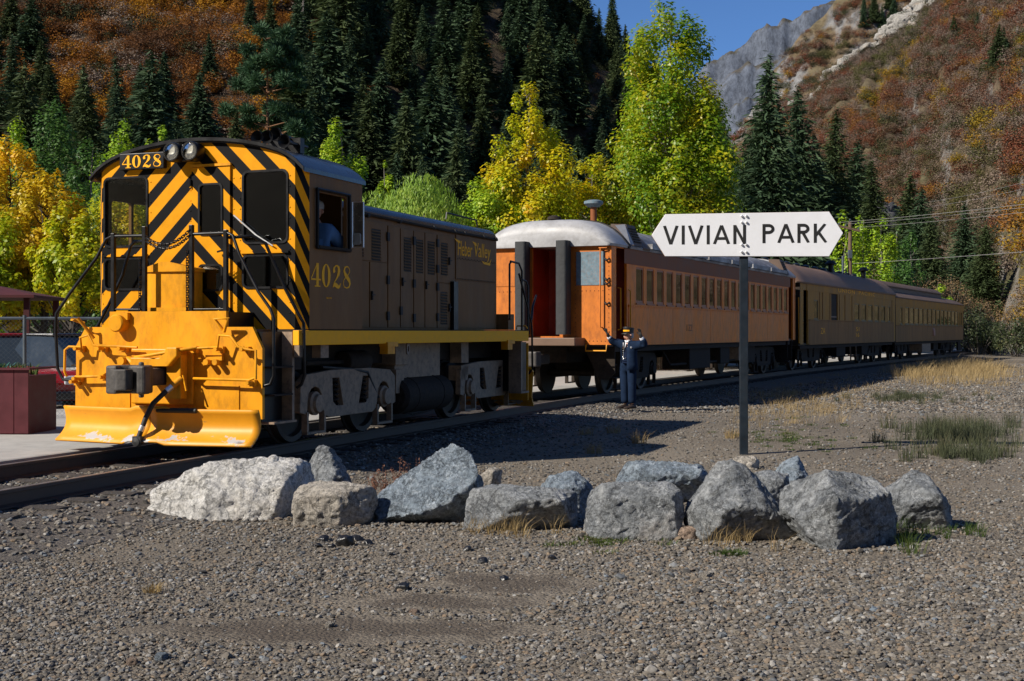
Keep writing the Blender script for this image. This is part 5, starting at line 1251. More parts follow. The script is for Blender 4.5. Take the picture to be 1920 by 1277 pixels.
# engineer at the cab window and a passenger at a far window
def seated(M4, face, shirt, label, name='person'):
    e = empty(name, M4[0], M4[1], label=label, cat='person')
    J = {'pel': ((0, 0, 0.0), (0.16, 0.13)), 'sp': ((0, 0.02, 0.25), (0.17, 0.13)), 'ch': ((0, 0, 0.48), (0.17, 0.12)), 'nk': ((0, -0.02, 0.62), 0.055), 'hd': ((0, -0.03, 0.70), 0.06),
         's1': ((-0.17, 0, 0.53), 0.075), 'e1': ((-0.24, -0.06, 0.28), 0.05), 'r_wrist': ((-0.12, -0.2, 0.26), 0.035), 's2': ((0.17, 0.02, 0.53), 0.08), 'e2': ((0.27, 0.28, 0.27), 0.06), 'l_wrist': ((0.24, 0.45, 0.22), 0.04),
         't1': ((-0.12, -0.36, 0.02), 0.08), 't2': ((0.12, -0.36, 0.02), 0.08), 'k1': ((-0.12, -0.38, -0.4), 0.06), 'k2': ((0.12, -0.38, -0.4), 0.06)}
    B = [('pel', 'sp'), ('sp', 'ch'), ('ch', 'nk'), ('nk', 'hd'), ('ch', 's1'), ('s1', 'e1'), ('e1', 'r_wrist'), ('ch', 's2'), ('s2', 'e2'), ('e2', 'l_wrist'), ('pel', 't1'), ('pel', 't2'), ('t1', 'k1'), ('t2', 'k2')]
    hand_joints(J, B, 'r_', (-0.12, -0.2, 0.26), (-0.06, -0.35, 0.22), (1, 0, 0.2)); hand_joints(J, B, 'l_', (0.24, 0.45, 0.22), (0.2, 0.6, 0.16), (-1, 0, 0.2))
    link('body', skin('body', J, B, m_skin, 'pel', 1), e)
    gq = lambda n, k: (J[n][0], tuple(q + k for q in (J[n][1] if isinstance(J[n][1], tuple) else (J[n][1], J[n][1]))))
    SJ = {n: gq(n, 0.025) for n in ('pel', 'sp', 'ch', 's1', 'e1', 's2', 'e2')}; SJ['nb'] = ((0, -0.01, 0.58), 0.07); SJ['w2'] = ((0.25, 0.40, 0.235), 0.06)
    link('shirt', skin('shirt', SJ, [('pel', 'sp'), ('sp', 'ch'), ('ch', 'nb'), ('ch', 's1'), ('s1', 'e1'), ('ch', 's2'), ('s2', 'e2'), ('e2', 'w2')], shirt, 'sp', 1), e)
    head(e, m_skin, (0, -0.04, 0.77), face)
    mb = MB(); mb.lathe([(0.098, 0.0), (0.10, 0.05), (0.085, 0.09), (0.05, 0.115), (0.0, 0.125)], (0, -0.02, 0.80), 'z', 16); mb.build('hair', m_hair, e, 60)
    return e
def to_world(c, ang, p):
    a = rad(ang); return (c[0] + p[0] * math.cos(a) + p[1] * math.sin(a), c[1] - p[0] * math.sin(a) + p[1] * math.cos(a), RT + p[2])
seated((to_world(LC, 20.5, (1.12, 1.0, 2.14)), -LA), (0.5, -1), m_blue, 'person in pale blue shirt leaning on the open locomotive cab window')
mb = MB(); mb.box(0.85, 1.35, 0.8, 1.35, 1.48, 2.0); L(mb, 'seat', m_inner, bevel=0.03)
seated((to_world((16.85, 62.7), 27.2, (1.15, 10.6, 1.55)), -rad(27.2) + PI / 2), (0.2, -1), m_glove, 'person in dark top looking out of a far olive coach window')

# ------------------------------------------------------------ station sign
m_signw = M('white_sign_enamel', (0.74, 0.75, 0.78), 0.42, var=0.04, scale=2, dirt=(0.45, 0.42, 0.38), dirt_amt=0.12)
m_signb = M('black_sign_paint', (0.012, 0.012, 0.012), 0.5, var=0.2)
m_post = M('dark_blue_post_paint', (0.012, 0.019, 0.028), 0.5, var=0.3, scale=6, dirt=(0.03, 0.026, 0.024), dirt_amt=0.4, spec=0.2)
m_rust = M('rusty_edge', (0.20, 0.11, 0.06), 0.8, var=0.4, scale=8)
SY = 17.9
SA = rad(6.0)
sg = empty('station_sign', ((1394.5 - 960) / FPX * SY, SY, 0), -SA, label='white arrow-ended board reading VIVIAN PARK on a dark blue post', cat='sign')
mb = MB(); mb.box(-0.056, 0.056, -0.056, 0.056, -0.05, 3.285); mb.build('post', m_post, sg, bevel=0.008)
so = [(-1.255, 3.005), (-1.07, 2.715), (1.135, 2.70), (1.32, 3.015), (1.135, 3.305), (-1.07, 3.29)]
mb = MB(); mb.plate(so, [], XZ(-0.062), 0.0, 0.022)
bd = mb.build('board', m_signw, sg, bevel=0.004)
mb = MB(); mb.plate([(u * 1.004, 3.005 + (v - 3.005) * 1.012) for u, v in so], [], XZ(-0.060), 0.0, 0.012); mb.build('board_backing', m_rust, bd)
sf = lambda u0, v0: (lambda u, v, t: (u0 + u, -0.0845 - t, v0 + v + u * 0.004))
def stroke_text(chars, u0, v0, h, adv, wd):
    G = {'V': ([(0, 1), (0.33, 0), (0.66, 1)], 0.66), 'I': ([(0.06, 0), (0.06, 1)], 0.12), 'A': ([(0, 0), (0.37, 1), (0.74, 0)], 0.74), 'N': ([(0.06, 0), (0.06, 1), (0.56, 0), (0.56, 1)], 0.62),
         'P': (None, 0.58), 'R': (None, 0.60), 'K': (None, 0.62)}
    x = u0
    for ch in chars:
        S_ = []; w = wd / h
        if ch in 'VIAN':
            pts, W_ = G[ch]
            for i in range(len(pts) - 1): S_.append([(pts[i][0], pts[i][1], w), (pts[i + 1][0], pts[i + 1][1], w)])
            if ch == 'A': S_.append([(0.14, 0.30, w * 0.9), (0.60, 0.30, w * 0.9)])
        else:
            W_ = G[ch][1]; S_.append([(0.06, 0, w), (0.06, 1, w)])
            if ch in 'PR':
                cz, r = 0.74, 0.26 - w / 2
                S_.append([(0.06, 1 - w / 2, w), (0.30, 1 - w / 2, w)] + [(0.30 + 0.22 * math.sin(rad(a)), cz + r * math.cos(rad(a)), w) for a in range(15, 180, 15)] + [(0.30, 0.48 + w / 2, w), (0.06, 0.48 + w / 2, w)])
            if ch == 'R': S_.append([(0.28, 0.5, w), (0.55, 0, w)])
            if ch == 'K': S_ += [[(0.56, 1, w), (0.06, 0.36, w)], [(0.22, 0.55, w), (0.60, 0, w)]]
        mb = MB(); f = sf(x, v0)
        for j, q in enumerate(ribbons(S_)):
            d = 0.002 + 0.0004 * (j % 5)
            mb.add([f(p[0] * h, min(max(p[1], -0.0), 1.0) * h, d) for p in q], [(0, 1, 2, 3)])
        mb.build('letter', m_signb, bd)
        x += W_ * h + adv
stroke_text('VIVIAN', -1.08, 2.875, 0.26, 0.068, 0.041)
stroke_text('PARK', 0.25, 2.885, 0.26, 0.062, 0.041)
for z in (3.255, 3.17, 2.865, 2.765):
    for x in (-0.032, 0.03):
        mb = MB(); mb.lathe([(0.016, -0.084), (0.016, -0.105), (0.008, -0.112), (0.0, -0.112)], (x, 0, z), 'y', 8); mb.build('bolt', m_steel, sg)

# ------------------------------------------------------------ boulders
def rock_mat(name, c0, c1, c2, stain=(0.30, 0.19, 0.10), samt=0.35):
    t = NT(name); c = t.coord('Object')
    n = t.noise(c, 2.6, 9, 0.68); k = t.ramp(n, [(0.30, c0), (0.52, c1), (0.72, c2)])
    st = t.ramp(t.noise(c, 1.7, 6, 0.6), [(0.56, 0.0), (0.68, 1.0)])
    k = t.mix(t.math('MULTIPLY', st, samt), k, stain)
    cr = t.math('ABSOLUTE', t.math('SUBTRACT', t.noise(c, 3.4, 9, 0.62), 0.5)); crk = t.ramp(cr, [(0.0, 0.30), (0.022, 1.0)])
    vn = t.ramp(t.math('ABSOLUTE', t.math('SUBTRACT', t.noise(t.coord('Object', (1.3, 1, 2.1)), 4.2, 7, 0.6), 0.47)), [(0.0, 1.0), (0.018, 0.0)])
    k = t.mix(t.math('MULTIPLY', vn, 0.35), k, tuple(min(1, q * 1.5) for q in c2)); k = t.mix(0.75, k, crk, 'MULTIPLY')
    pt = t.ramp(t.noise(c, 26, 8, 0.75), [(0.36, 0.45), (0.58, 1.15)])
    k = t.mix(1.0, k, pt, 'MULTIPLY')
    t.base(k); t.set(0.85, spec=0.25)
    v = t.n('ShaderNodeTexVoronoi'); v.inputs['Scale'].default_value = 9; v.feature = 'DISTANCE_TO_EDGE'
    wob = t.n('ShaderNodeMix', data_type='VECTOR'); wob.inputs[0].default_value = 0.12; t.l(c, wob.inputs[4]); nz = t.n('ShaderNodeTexNoise'); nz.inputs['Scale'].default_value = 4; t.l(c, nz.inputs[0]); t.l(nz.outputs['Color'], wob.inputs[5]); t.l(wob.outputs[1], v.inputs['Vector'])
    h = t.math('ADD', t.math('MULTIPLY', t.noise(c, 14, 12, 0.78), 0.7), t.math('ADD', t.math('MULTIPLY', crk, 0.12), t.math('MULTIPLY', t.noise(c, 40, 6, 0.7), 0.25)))
    t.bump(h, 1.0, 0.11)
    return t.m
R_WHITE = rock_mat('white_limestone', (0.62, 0.595, 0.56), (0.78, 0.755, 0.71), (0.84, 0.82, 0.78), (0.50, 0.35, 0.18), 0.18)
R_BEIGE = rock_mat('beige_limestone', (0.42, 0.37, 0.31), (0.56, 0.51, 0.44), (0.66, 0.61, 0.54))
R_BLUE = rock_mat('blue_grey_limestone', (0.13, 0.165, 0.205), (0.31, 0.37, 0.43), (0.56, 0.61, 0.66), (0.28, 0.22, 0.16), 0.3)
R_GREY = rock_mat('grey_limestone', (0.15, 0.165, 0.18), (0.34, 0.355, 0.365), (0.60, 0.61, 0.615), (0.27, 0.185, 0.10), 0.55)
R_PINK = rock_mat('pinkish_stone', (0.38, 0.27, 0.20), (0.46, 0.34, 0.26), (0.54, 0.42, 0.33))
R_DARK = rock_mat('dark_cliff_rock', (0.06, 0.06, 0.062), (0.11, 0.11, 0.115), (0.20, 0.20, 0.20))
def cell_step(q):
    """flat chips: the distance field of random planes, different in every cell"""
    d_, p_ = noise.voronoi(q)
    c = p_[0]; n = noise.random_unit_vector() if False else Vector((noise.noise(c * 3.1), noise.noise(c * 2.7 + Vector((9, 0, 0))), noise.noise(c * 3.3 + Vector((0, 7, 0))))) * 2
    return max(-0.6, min(0.6, (q - c).dot(n)))
def hull_rock(name, pts, size, seed, vox, amp, mat, ridged=0.5, chips=6):
    """boulder from corner points in a unit box (x, y depth, z): hull, fine skin, planes broken by noise"""
    bm = bmesh.new()
    for p in pts: bm.verts.new((p[0] * size[0], p[1] * size[1], p[2] * size[2]))
    r = bmesh.ops.convex_hull(bm, input=bm.verts)
    bmesh.ops.delete(bm, geom=[v for v in bm.verts if not v.link_faces], context='VERTS')
    rr = random.Random(seed * 17 + 3)
    cc = Vector((0, 0, size[2] * 0.45))
    for k in range(chips):          # knock corners off along flat planes
        v = rr.choice([q for q in bm.verts if q.co.z > 0.1 * size[2]]).co.copy()
        nn = (v - cc).normalized() + Vector((rr.uniform(-.55, .55), rr.uniform(-.55, .55), rr.uniform(-.45, .45))); nn.normalize()
        g = bmesh.ops.bisect_plane(bm, geom=bm.verts[:] + bm.edges[:] + bm.faces[:], plane_co=v - nn * rr.uniform(0.015, 0.055) * max(size), plane_no=nn, clear_outer=True)
        bmesh.ops.contextual_create(bm, geom=[e for e in g['geom_cut'] if isinstance(e, bmesh.types.BMEdge)])
    for a in range(3):              # back to the full size
        lo, hi = min(v.co[a] for v in bm.verts), max(v.co[a] for v in bm.verts)
        l0, h0 = min(p[a] for p in pts) * size[a], max(p[a] for p in pts) * size[a]
        for v in bm.verts: v.co[a] = l0 + (v.co[a] - lo) / (hi - lo) * (h0 - l0)
    me = bpy.data.meshes.new(name); bm.to_mesh(me); bm.free()
    o = bpy.data.objects.new(name, me); COL.objects.link(o)
    rm = o.modifiers.new('r', 'REMESH'); rm.mode = 'VOXEL'; rm.voxel_size = vox; rm.use_smooth_shade = True
    sm = o.modifiers.new('s', 'SMOOTH'); sm.iterations = 1; sm.factor = 0.5
    bpy.context.view_layer.update()
    me = evaluated(o, name, mat)
    sd = Vector((seed * 3.7, seed * 1.3, seed * 7.1)); L0 = max(size)
    nr = [v.normal.copy() for v in me.vertices]
    for v, n in zip(me.vertices, nr):
        p = v.co / L0
        q = p * 3.2 + sd
        fr = noise.fractal(q, 0.9, 2.1, 5)
        w = Vector((fr, noise.noise(q + Vector((5, 2, 1))), fr * 0.5)) * 0.25
        d = 0.34 * fr + 0.8 * ridged * cell_step(q * 1.3 + w) + 0.9 * ridged * cell_step(q * 2.9 + w) + 0.5 * ridged * cell_step(q * 6.0 + w)
        d += 0.14 * (1 - abs(noise.noise(q * 4.5))) - 0.1
        d += 0.07 * (1 - abs(noise.noise(q * 11)))
        v.co += n * d * amp * 1.35 * L0
    me.shade_smooth()
    return me
HB = {  # corner sets, x -0.5..0.5, y -0.5 (front)..0.5, z 0..1
 'long': [(-.5, -.3, .05), (-.47, -.36, .30), (-.37, -.1, .82), (-.1, .0, .96), (.28, .05, 1.0), (.46, .2, .92), (.5, .4, .5), (.36, -.36, .62), (.30, -.45, .02), (-.2, -.5, .05), (-.45, .4, .3), (.5, .5, .0), (-.4, .5, 0), (.44, .0, .0), (-.05, -.38, .55), (-.44, -.3, 0)],
 'block': [(-.5, -.32, .10), (-.48, -.42, .62), (-.34, -.1, .95), (.05, .0, 1.0), (.45, -.05, .88), (.5, .1, .75), (.42, -.2, .25), (.12, -.5, .80), (.10, -.42, .08), (.36, -.1, .0), (.5, .5, .3), (-.4, .5, .6), (-.5, .5, 0), (.5, .5, 0), (-.1, -.38, .0), (-.44, -.25, 0)],
 'lean': [(-.5, -.15, .15), (-.46, -.25, .06), (-.42, -.1, .0), (-.1, -.45, .16), (.14, -.42, .26), (.36, -.3, .48), (.5, .0, .82), (.47, .1, .98), (.36, .15, 1.0), (.22, .12, .93), (-.1, .12, .60), (-.38, .10, .36), (-.2, -.05, .0), (.25, -.02, .0), (.36, .1, .06), (.1, .5, .5), (-.3, .5, 0), (.3, .5, 0), (.46, .4, .7)],
 'slab': [(-.5, -.30, .04), (-.48, -.38, .22), (-.36, -.30, .86), (-.05, -.12, .97), (.42, -.1, .90), (.5, -.2, .66), (.47, .0, .05), (.12, -.14, .0), (-.24, -.20, .0), (-.3, .5, .9), (.5, .5, .7), (.5, .5, 0), (-.5, .5, 0), (-.26, -.5, .72), (.40, -.46, .72), (-.42, -.36, .04)],
 'cube': [(-.47, -.35, .05), (-.5, -.3, .6), (-.42, -.2, .92), (-.1, -.15, 1.0), (.3, -.1, 1.0), (.48, -.15, .82), (.5, -.2, .5), (.42, -.42, .08), (.1, -.5, .0), (-.3, -.48, .02), (-.38, -.4, .7), (.36, -.38, .78), (.45, .5, .7), (-.45, .5, .7), (-.5, .5, 0), (.5, .5, 0)],
 'peak': [(-.5, -.1, .28), (-.47, -.22, .05), (-.30, -.1, .74), (-.2, .05, .97), (-.1, .0, 1.0), (.02, .05, .92), (.3, .05, .46), (.5, .1, .10), (.44, -.1, .0), (.05, -.12, .0), (-.25, -.25, .0), (-.30, -.5, .34), (-.08, -.5, .50), (.14, -.40, .42), (.1, .5, .6), (-.4, .5, .4), (.45, .5, .1), (-.4, .5, 0), (.4, .5, 0)],
 'big': [(-.5, -.15, .76), (-.5, -.05, .60), (-.42, -.2, .30), (-.30, -.28, .0), (-.12, -.50, .78), (-.10, -.42, .02), (.28, -.05, .0), (.46, .2, .05), (.50, .25, .30), (.40, -.02, .92), (.26, .1, .98), (-.1, -.05, 1.0), (-.34, .0, .95), (.12, -.38, .80), (-.4, .5, .7), (.4, .5, .6), (-.4, .5, 0), (.5, .5, 0)],
 'wedge': [(-.5, -.2, .70), (-.42, -.05, .02), (-.40, -.3, .78), (-.08, .05, 1.0), (.10, .0, .93), (.22, -.1, .74), (.18, -.5, .60), (-.12, -.5, .66), (-.2, -.05, .0), (.18, -.08, .0), (.46, .0, .40), (.5, .1, .05), (.36, -.2, .05), (.3, .5, .5), (-.4, .5, .6), (.5, .5, 0), (-.5, .5, 0)],
}
BLD = []
def boulder(x0, x1, yt, yb, key, mat, seed, label, deep=0.75, amp=0.03, rz=0.0, ridged=0.5, ext=1.0, Yb=None):
    Yf = gy(yb) if Yb is None else Yb
    w = (x1 - x0) / FPX * Yf; dp = w * deep
    Ym = Yf + dp * 0.42
    h = EYE + (HZ - yt) / FPX * (Yf + dp * 0.45)
    w = (x1 - x0) / FPX * (Yf + dp * 0.25)
    me = hull_rock('boulder', HB[key], (w, dp, h * 1.03), seed, max(0.014, w / 68), amp, mat, ridged)
    X = ((x0 + x1) / 2 - 960) / FPX * (Yf + dp * 0.3)
    BLD.append((X, Yf, w, dp))
    return tag(link('boulder', me, None, (X, Yf + dp * 0.5, -0.03), (0, 0, rz)), label, 'boulder', 'boulders lined up along the gravel')
boulder(268, 584, 858, 977, 'long', R_WHITE, 1, 'long white limestone boulder nearest the track, largest and palest of the row', 0.55, 0.028, 0.1)
boulder(560, 678, 832, 930, 'peak', R_GREY, 2, 'grey boulder standing behind the long white one', 0.9, 0.035, 0.5, Yb=12.7)
boulder(549, 705, 897, 990, 'block', R_BEIGE, 3, 'blocky beige boulder between the long white and the tilted blue one', 0.7, 0.025)
boulder(690, 905, 829, 986, 'lean', R_BLUE, 4, 'blue grey boulder tilted up to the right', 0.6, 0.026)
boulder(888, 942, 870, 915, 'block', R_BEIGE, 5, 'small brownish stone half hidden behind the tilted blue boulder', 0.8, 0.03, Yb=13.9)
boulder(868, 1085, 902, 999, 'slab', R_GREY, 6, 'flat-topped grey boulder right of the tilted blue one', 0.6, 0.022)
boulder(1010, 1118, 879, 978, 'block', R_BLUE, 7, 'pale grey boulder tucked behind the right end of the flat-topped one', 0.75, 0.03, 0.3, Yb=11.6)
boulder(1100, 1284, 899, 1014, 'cube', R_GREY, 8, 'rounded square boulder in the middle of the row, pale and pitted', 0.65, 0.026)
boulder(1155, 1338, 858, 940, 'slab', R_BLUE, 9, 'low dark blue slab behind the rounded square boulder', 0.5, 0.03, Yb=12.75)
boulder(1285, 1497, 859, 1020, 'peak', R_GREY, 10, 'tall peaked grey boulder in front of the sign post', 0.7, 0.024)
boulder(1390, 1492, 877, 960, 'block', R_GREY, 11, 'boulder filling the gap behind the peaked one', 0.8, 0.03, 0.4, Yb=12.2)
boulder(1373, 1427, 850, 884, 'block', R_BEIGE, 12, 'small pale stone at the foot of the sign post', 0.8, 0.03, Yb=15.9)
boulder(1452, 1540, 851, 930, 'peak', R_BLUE, 13, 'pointed blue grey boulder behind the largest rough one', 0.9, 0.03, 0.2, Yb=13.2)
boulder(1475, 1704, 881, 1034, 'big', R_GREY, 14, 'largest rough boulder towards the right end with brown stains', 0.7, 0.028)
boulder(1664, 1797, 877, 998, 'wedge', R_GREY, 15, 'wedge-shaped dark boulder at the right end of the row', 0.9, 0.024)
boulder(1262, 1322, 978, 1013, 'block', R_PINK, 16, 'small pinkish stone wedged between two boulders', 0.7, 0.02)
# lumps of coal and single stones lying on the gravel
m_coal = M('coal', (0.012, 0.012, 0.013), 0.35, var=0.4, scale=20)
_lump = [hull_rock('coal_lump', HB[k], (1, 0.9, 0.7), 30 + i, 0.07, 0.05, m_coal) for i, k in enumerate(('block', 'cube', 'wedge'))]
for i, (x, y, w) in enumerate(((646, 1025, 34), (622, 1028, 15), (605, 1016, 22), (690, 1022, 18), (668, 1015, 20), (597, 1027, 16), (876, 1034, 18), (755, 1107, 24), (944, 1088, 17), (1036, 1050, 16), (716, 1021, 8), (455, 1089, 9), (905, 1057, 20), (919, 1072, 10))):
    Y = gy(y); s = w / FPX * Y
    tag(link('coal_lump', _lump[i % 3], None, ((x - 960) / FPX * Y, Y + s * 0.4, -0.01), (0, 0, i * 1.3)), 'black coal lump lying loose on the gravel', 'coal', 'coal lumps scattered on the gravel').scale = (s, s, s)
_st = [hull_rock('loose_stone', HB[k], (1, 0.9, 0.7), 40 + i, 0.07, 0.05, mt) for i, (k, mt) in enumerate((('block', R_BLUE), ('cube', R_PINK), ('wedge', R_BEIGE)))]
for i, (x, y, w, k, lb) in enumerate(((300, 1240, 27, 0, 'blue grey stone near the lower left corner of the gravel'), (246, 1248, 24, 1, 'brown stone left of the blue grey stone in the foreground'), (1322, 1085, 22, 2, 'pale stone on the gravel below the peaked boulder'), (776, 1153, 18, 1, 'tan stone on the bare dirt patch'), (618, 1177, 20, 2, 'light stone at the edge of the dirt patch'))):
    Y = gy(y); s = w / FPX * Y
    tag(link('loose_stone', _st[k], None, ((x - 960) / FPX * Y, Y + s * 0.4, -0.008), (0, 0, i * 1.9)), lb, 'stone').scale = (s, s, s)

# ------------------------------------------------------------ trees
def quads(C, U, Vv, kind=0):
    """leaf faces: centres, half axes -> mesh arrays (pointed leaves)"""
    n = len(C)
    P = np.stack([C - U, C + Vv * 0.8 - U * 0.1, C + U, C - Vv * 0.8 - U * 0.1], axis=1).reshape(-1, 3)
    return P, np.arange(n * 4).reshape(n, 4)
def rand_dirs(rg, n):
    v = rg.normal(size=(n, 3)); return v / np.linalg.norm(v, axis=1, keepdims=True)
def leaf_quads(rg, C, out, size, aspect=0.7, droop=0.0):
    n = len(C)
    nrm = out * 1.1 + rand_dirs(rg, n) * 0.75 + np.array([0, 0, 0.5]); nrm /= np.linalg.norm(nrm, axis=1, keepdims=True)
    a = np.cross(nrm, rand_dirs(rg, n)); a[:, 2] -= droop; a /= np.linalg.norm(a, axis=1, keepdims=True)
    b = np.cross(nrm, a)
    s = (size * rg.uniform(0.6, 1.25, n))[:, None]
    return quads(C, a * s * 0.5, b * s * 0.5 * aspect)
m_bark = M('grey_bark', (0.17, 0.15, 0.13), 0.9, var=0.4, scale=5, bump=0.03, bscale=12)
m_bark_dk = M('dark_bark', (0.05, 0.04, 0.033), 0.9, var=0.4, scale=5)

def broadleaf(seed, H, base, R, shape, ncl, nleaf, leaf, up=0.0, rc=0.2, lean=(0, 0), trunk_r=0.16):
    rg = np.random.default_rng(seed)
    ts = []
    while len(ts) < ncl:
        t = rg.uniform(0, 1)
        if rg.uniform(0, 1) < shape(t) ** 1.4 + 0.08: ts.append(t)
    ts = np.array(ts); sh = np.array([shape(t) for t in ts])
    an = rg.uniform(0, 2 * PI, ncl); rr = R * sh * np.sqrt(rg.uniform(0.10, 0.92, ncl)) * rg.uniform(0.8, 1.12, ncl)
    zz = base + (H - base) * ts
    C = np.stack([rr * np.cos(an) + lean[0] * ts * H, rr * np.sin(an) + lean[1] * ts * H, zz], 1)
    rad_c = R * rc * rg.uniform(0.6, 1.4, ncl) * (0.55 + 0.45 * sh)
    w = rad_c ** 2; pick = rg.choice(ncl, nleaf, p=w / w.sum())
    d = rand_dirs(rg, nleaf); q = rg.uniform(0.25, 1, nleaf)[:, None] ** 0.6
    off = d * q * rad_c[pick][:, None]; off[:, 2] *= 1.0 + up
    P = C[pick] + off
    cen = np.array([0, 0, base + (H - base) * 0.4]); o2 = P - cen; o2 /= np.linalg.norm(o2, axis=1, keepdims=True) + 1e-6
    lv, lf = leaf_quads(rg, P, d * 0.8 + o2 * 0.5, leaf)
    mb = MB(); tp = [(lean[0] * H * k + rg.normal() * 0.05 * (k > 0), lean[1] * H * k + rg.normal() * 0.05 * (k > 0), H * k) for k in np.linspace(0, 0.93, 9)]
    mb.tube(tp, [trunk_r * (1 - 0.92 * i / 8) * (1.35 if i == 0 else 1) for i in range(9)], 8)
    for i in rg.permutation(ncl)[:int(ncl * 0.6)]:
        z0 = C[i][2] - np.hypot(C[i][0], C[i][1]) * (0.9 + up); z0 = max(z0, base * 0.6 + 0.3)
        k = z0 / H; a = np.array([lean[0] * z0, lean[1] * z0, z0]); b = C[i]; m = (a + b) / 2 + np.array([0, 0, -0.12 * R])
        mb.tube([a, m, b], [trunk_r * 0.38 * (1 - k * 0.7), trunk_r * 0.24 * (1 - k * 0.6), 0.008], 5)
    return mb, lv, lf

def tree_object(name, parts, lmat, bmat, loc, rz, label, cat='tree', group=None):
    t = empty(name, loc, rz, label=label, cat=cat, group=group)
    mb, lv, lf = parts
    link('trunk', mb.mesh('trunk', bmat, 60, fix=False), t)
    link('crown', np_mesh('crown', lv, lf, lmat), t)
    return t
bigcrown = lambda t: float(np.interp(t, [0, 0.12, 0.35, 0.6, 0.78, 0.88, 0.95, 1.0], [0.8, 0.98, 1.0, 0.88, 0.66, 0.46, 0.28, 0.10]))
poplar = lambda t: (0.50 + 0.5 * min(1, t / 0.22)) * (1 - max(0, (t - 0.25) / 0.75) ** 1.5) ** 0.85
roundt = lambda t: math.sqrt(max(0, 1 - (2 * t - 0.9) ** 2 / 1.25))
YG = [(0.0, (0.045, 0.11, 0.010)), (0.35, (0.085, 0.16, 0.010)), (0.6, (0.19, 0.22, 0.012)), (0.85, (0.40, 0.28, 0.012)), (1.0, (0.50, 0.26, 0.010))]
lf_big = leaf_mat('cottonwood_leaves', [(0.0, (0.06, 0.16, 0.008)), (0.35, (0.14, 0.28, 0.010)), (0.55, (0.29, 0.38, 0.012)), (0.78, (0.52, 0.46, 0.012)), (1.0, (0.62, 0.40, 0.010))], 0.5, 0.5, rough=0.42, spec=0.5)
lf_yg = leaf_mat('yellowing_leaves', [(0.0, (0.17, 0.31, 0.010)), (0.3, (0.36, 0.44, 0.012)), (0.55, (0.60, 0.54, 0.013)), (0.8, (0.74, 0.50, 0.010)), (1.0, (0.74, 0.38, 0.008))], 0.45, 0.5, rough=0.42, spec=0.45)
lf_gold = leaf_mat('golden_leaves', [(0.0, (0.28, 0.30, 0.012)), (0.35, (0.55, 0.42, 0.012)), (0.7, (0.74, 0.47, 0.010)), (1.0, (0.74, 0.36, 0.008))], 0.5)
lf_green = leaf_mat('green_leaves', [(0.0, (0.03, 0.085, 0.022)), (0.5, (0.065, 0.15, 0.03)), (0.85, (0.12, 0.22, 0.04)), (1.0, (0.26, 0.30, 0.04))], 0.5)
lf_lime = leaf_mat('lime_leaves', [(0.0, (0.12, 0.26, 0.012)), (0.5, (0.27, 0.42, 0.018)), (1.0, (0.52, 0.52, 0.02))], 0.5)
lf_willow = leaf_mat('willow_leaves', [(0.0, (0.09, 0.19, 0.02)), (0.5, (0.22, 0.36, 0.04)), (1.0, (0.42, 0.48, 0.06))], 0.6)
lf_dull = leaf_mat('dull_green_leaves', [(0.0, (0.03, 0.045, 0.02)), (0.6, (0.06, 0.08, 0.03)), (1.0, (0.14, 0.13, 0.05))], 0.5)
lf_tan = leaf_mat('tan_twigs', [(0.0, (0.14, 0.095, 0.055)), (0.5, (0.24, 0.16, 0.085)), (0.85, (0.30, 0.20, 0.09)), (1.0, (0.42, 0.27, 0.05))], 0.4, 0.15, 0.8, spec=0.1)
lf_con = leaf_mat('spruce_needles', [(0.0, (0.024, 0.038, 0.016)), (0.5, (0.05, 0.074, 0.028)), (1.0, (0.10, 0.125, 0.045))], 0.5, 0.12, 0.7, spec=0.15)
lf_con2 = leaf_mat('fir_needles', [(0.0, (0.022, 0.04, 0.022)), (0.5, (0.045, 0.078, 0.038)), (1.0, (0.085, 0.13, 0.06))], 0.5, 0.12, 0.7, spec=0.15)
lf_pine = leaf_mat('pine_needles', [(0.0, (0.025, 0.055, 0.03)), (0.6, (0.055, 0.115, 0.055)), (1.0, (0.11, 0.19, 0.085))], 0.6, 0.15, 0.6, spec=0.2)

def place(x, Y, z=0.0): return ((x - 960) / FPX * Y, Y, z)
def hgt(y, Y, z=0.0): return EYE + (HZ - y) / FPX * Y - z
Y = 52; tree_object('cottonwood_tree', broadleaf(111, hgt(-8, Y), 1.2, 2.95, bigcrown, 270, 90000, 0.165, 0.4, 0.225, trunk_r=0.24), lf_big, m_bark, place(1256, Y), 0, 'tallest green and yellow cottonwood tree behind the orange coach')
Y = 50; tree_object('cottonwood_tree', broadleaf(12, hgt(138, Y), 1.0, 2.25, poplar, 120, 42000, 0.16, 0.5, 0.235, trunk_r=0.18), lf_yg, m_bark, place(992, Y), 1, 'yellow cottonwood tree behind the front of the orange coach')
Y = 53; tree_object('cottonwood_tree', broadleaf(13, hgt(300, Y), 0.8, 1.9, roundt, 60, 20000, 0.16, 0.2, 0.28), lf_yg, m_bark, place(1110, Y), 1, 'low yellow green tree between the two big cottonwoods')
Y = 49; tree_object('cottonwood_tree', broadleaf(14, hgt(330, Y), 0.8, 1.6, roundt, 50, 16000, 0.16, 0.2, 0.28), lf_lime, m_bark, place(925, Y), 1, 'low lime green tree left of the yellow cottonwood')
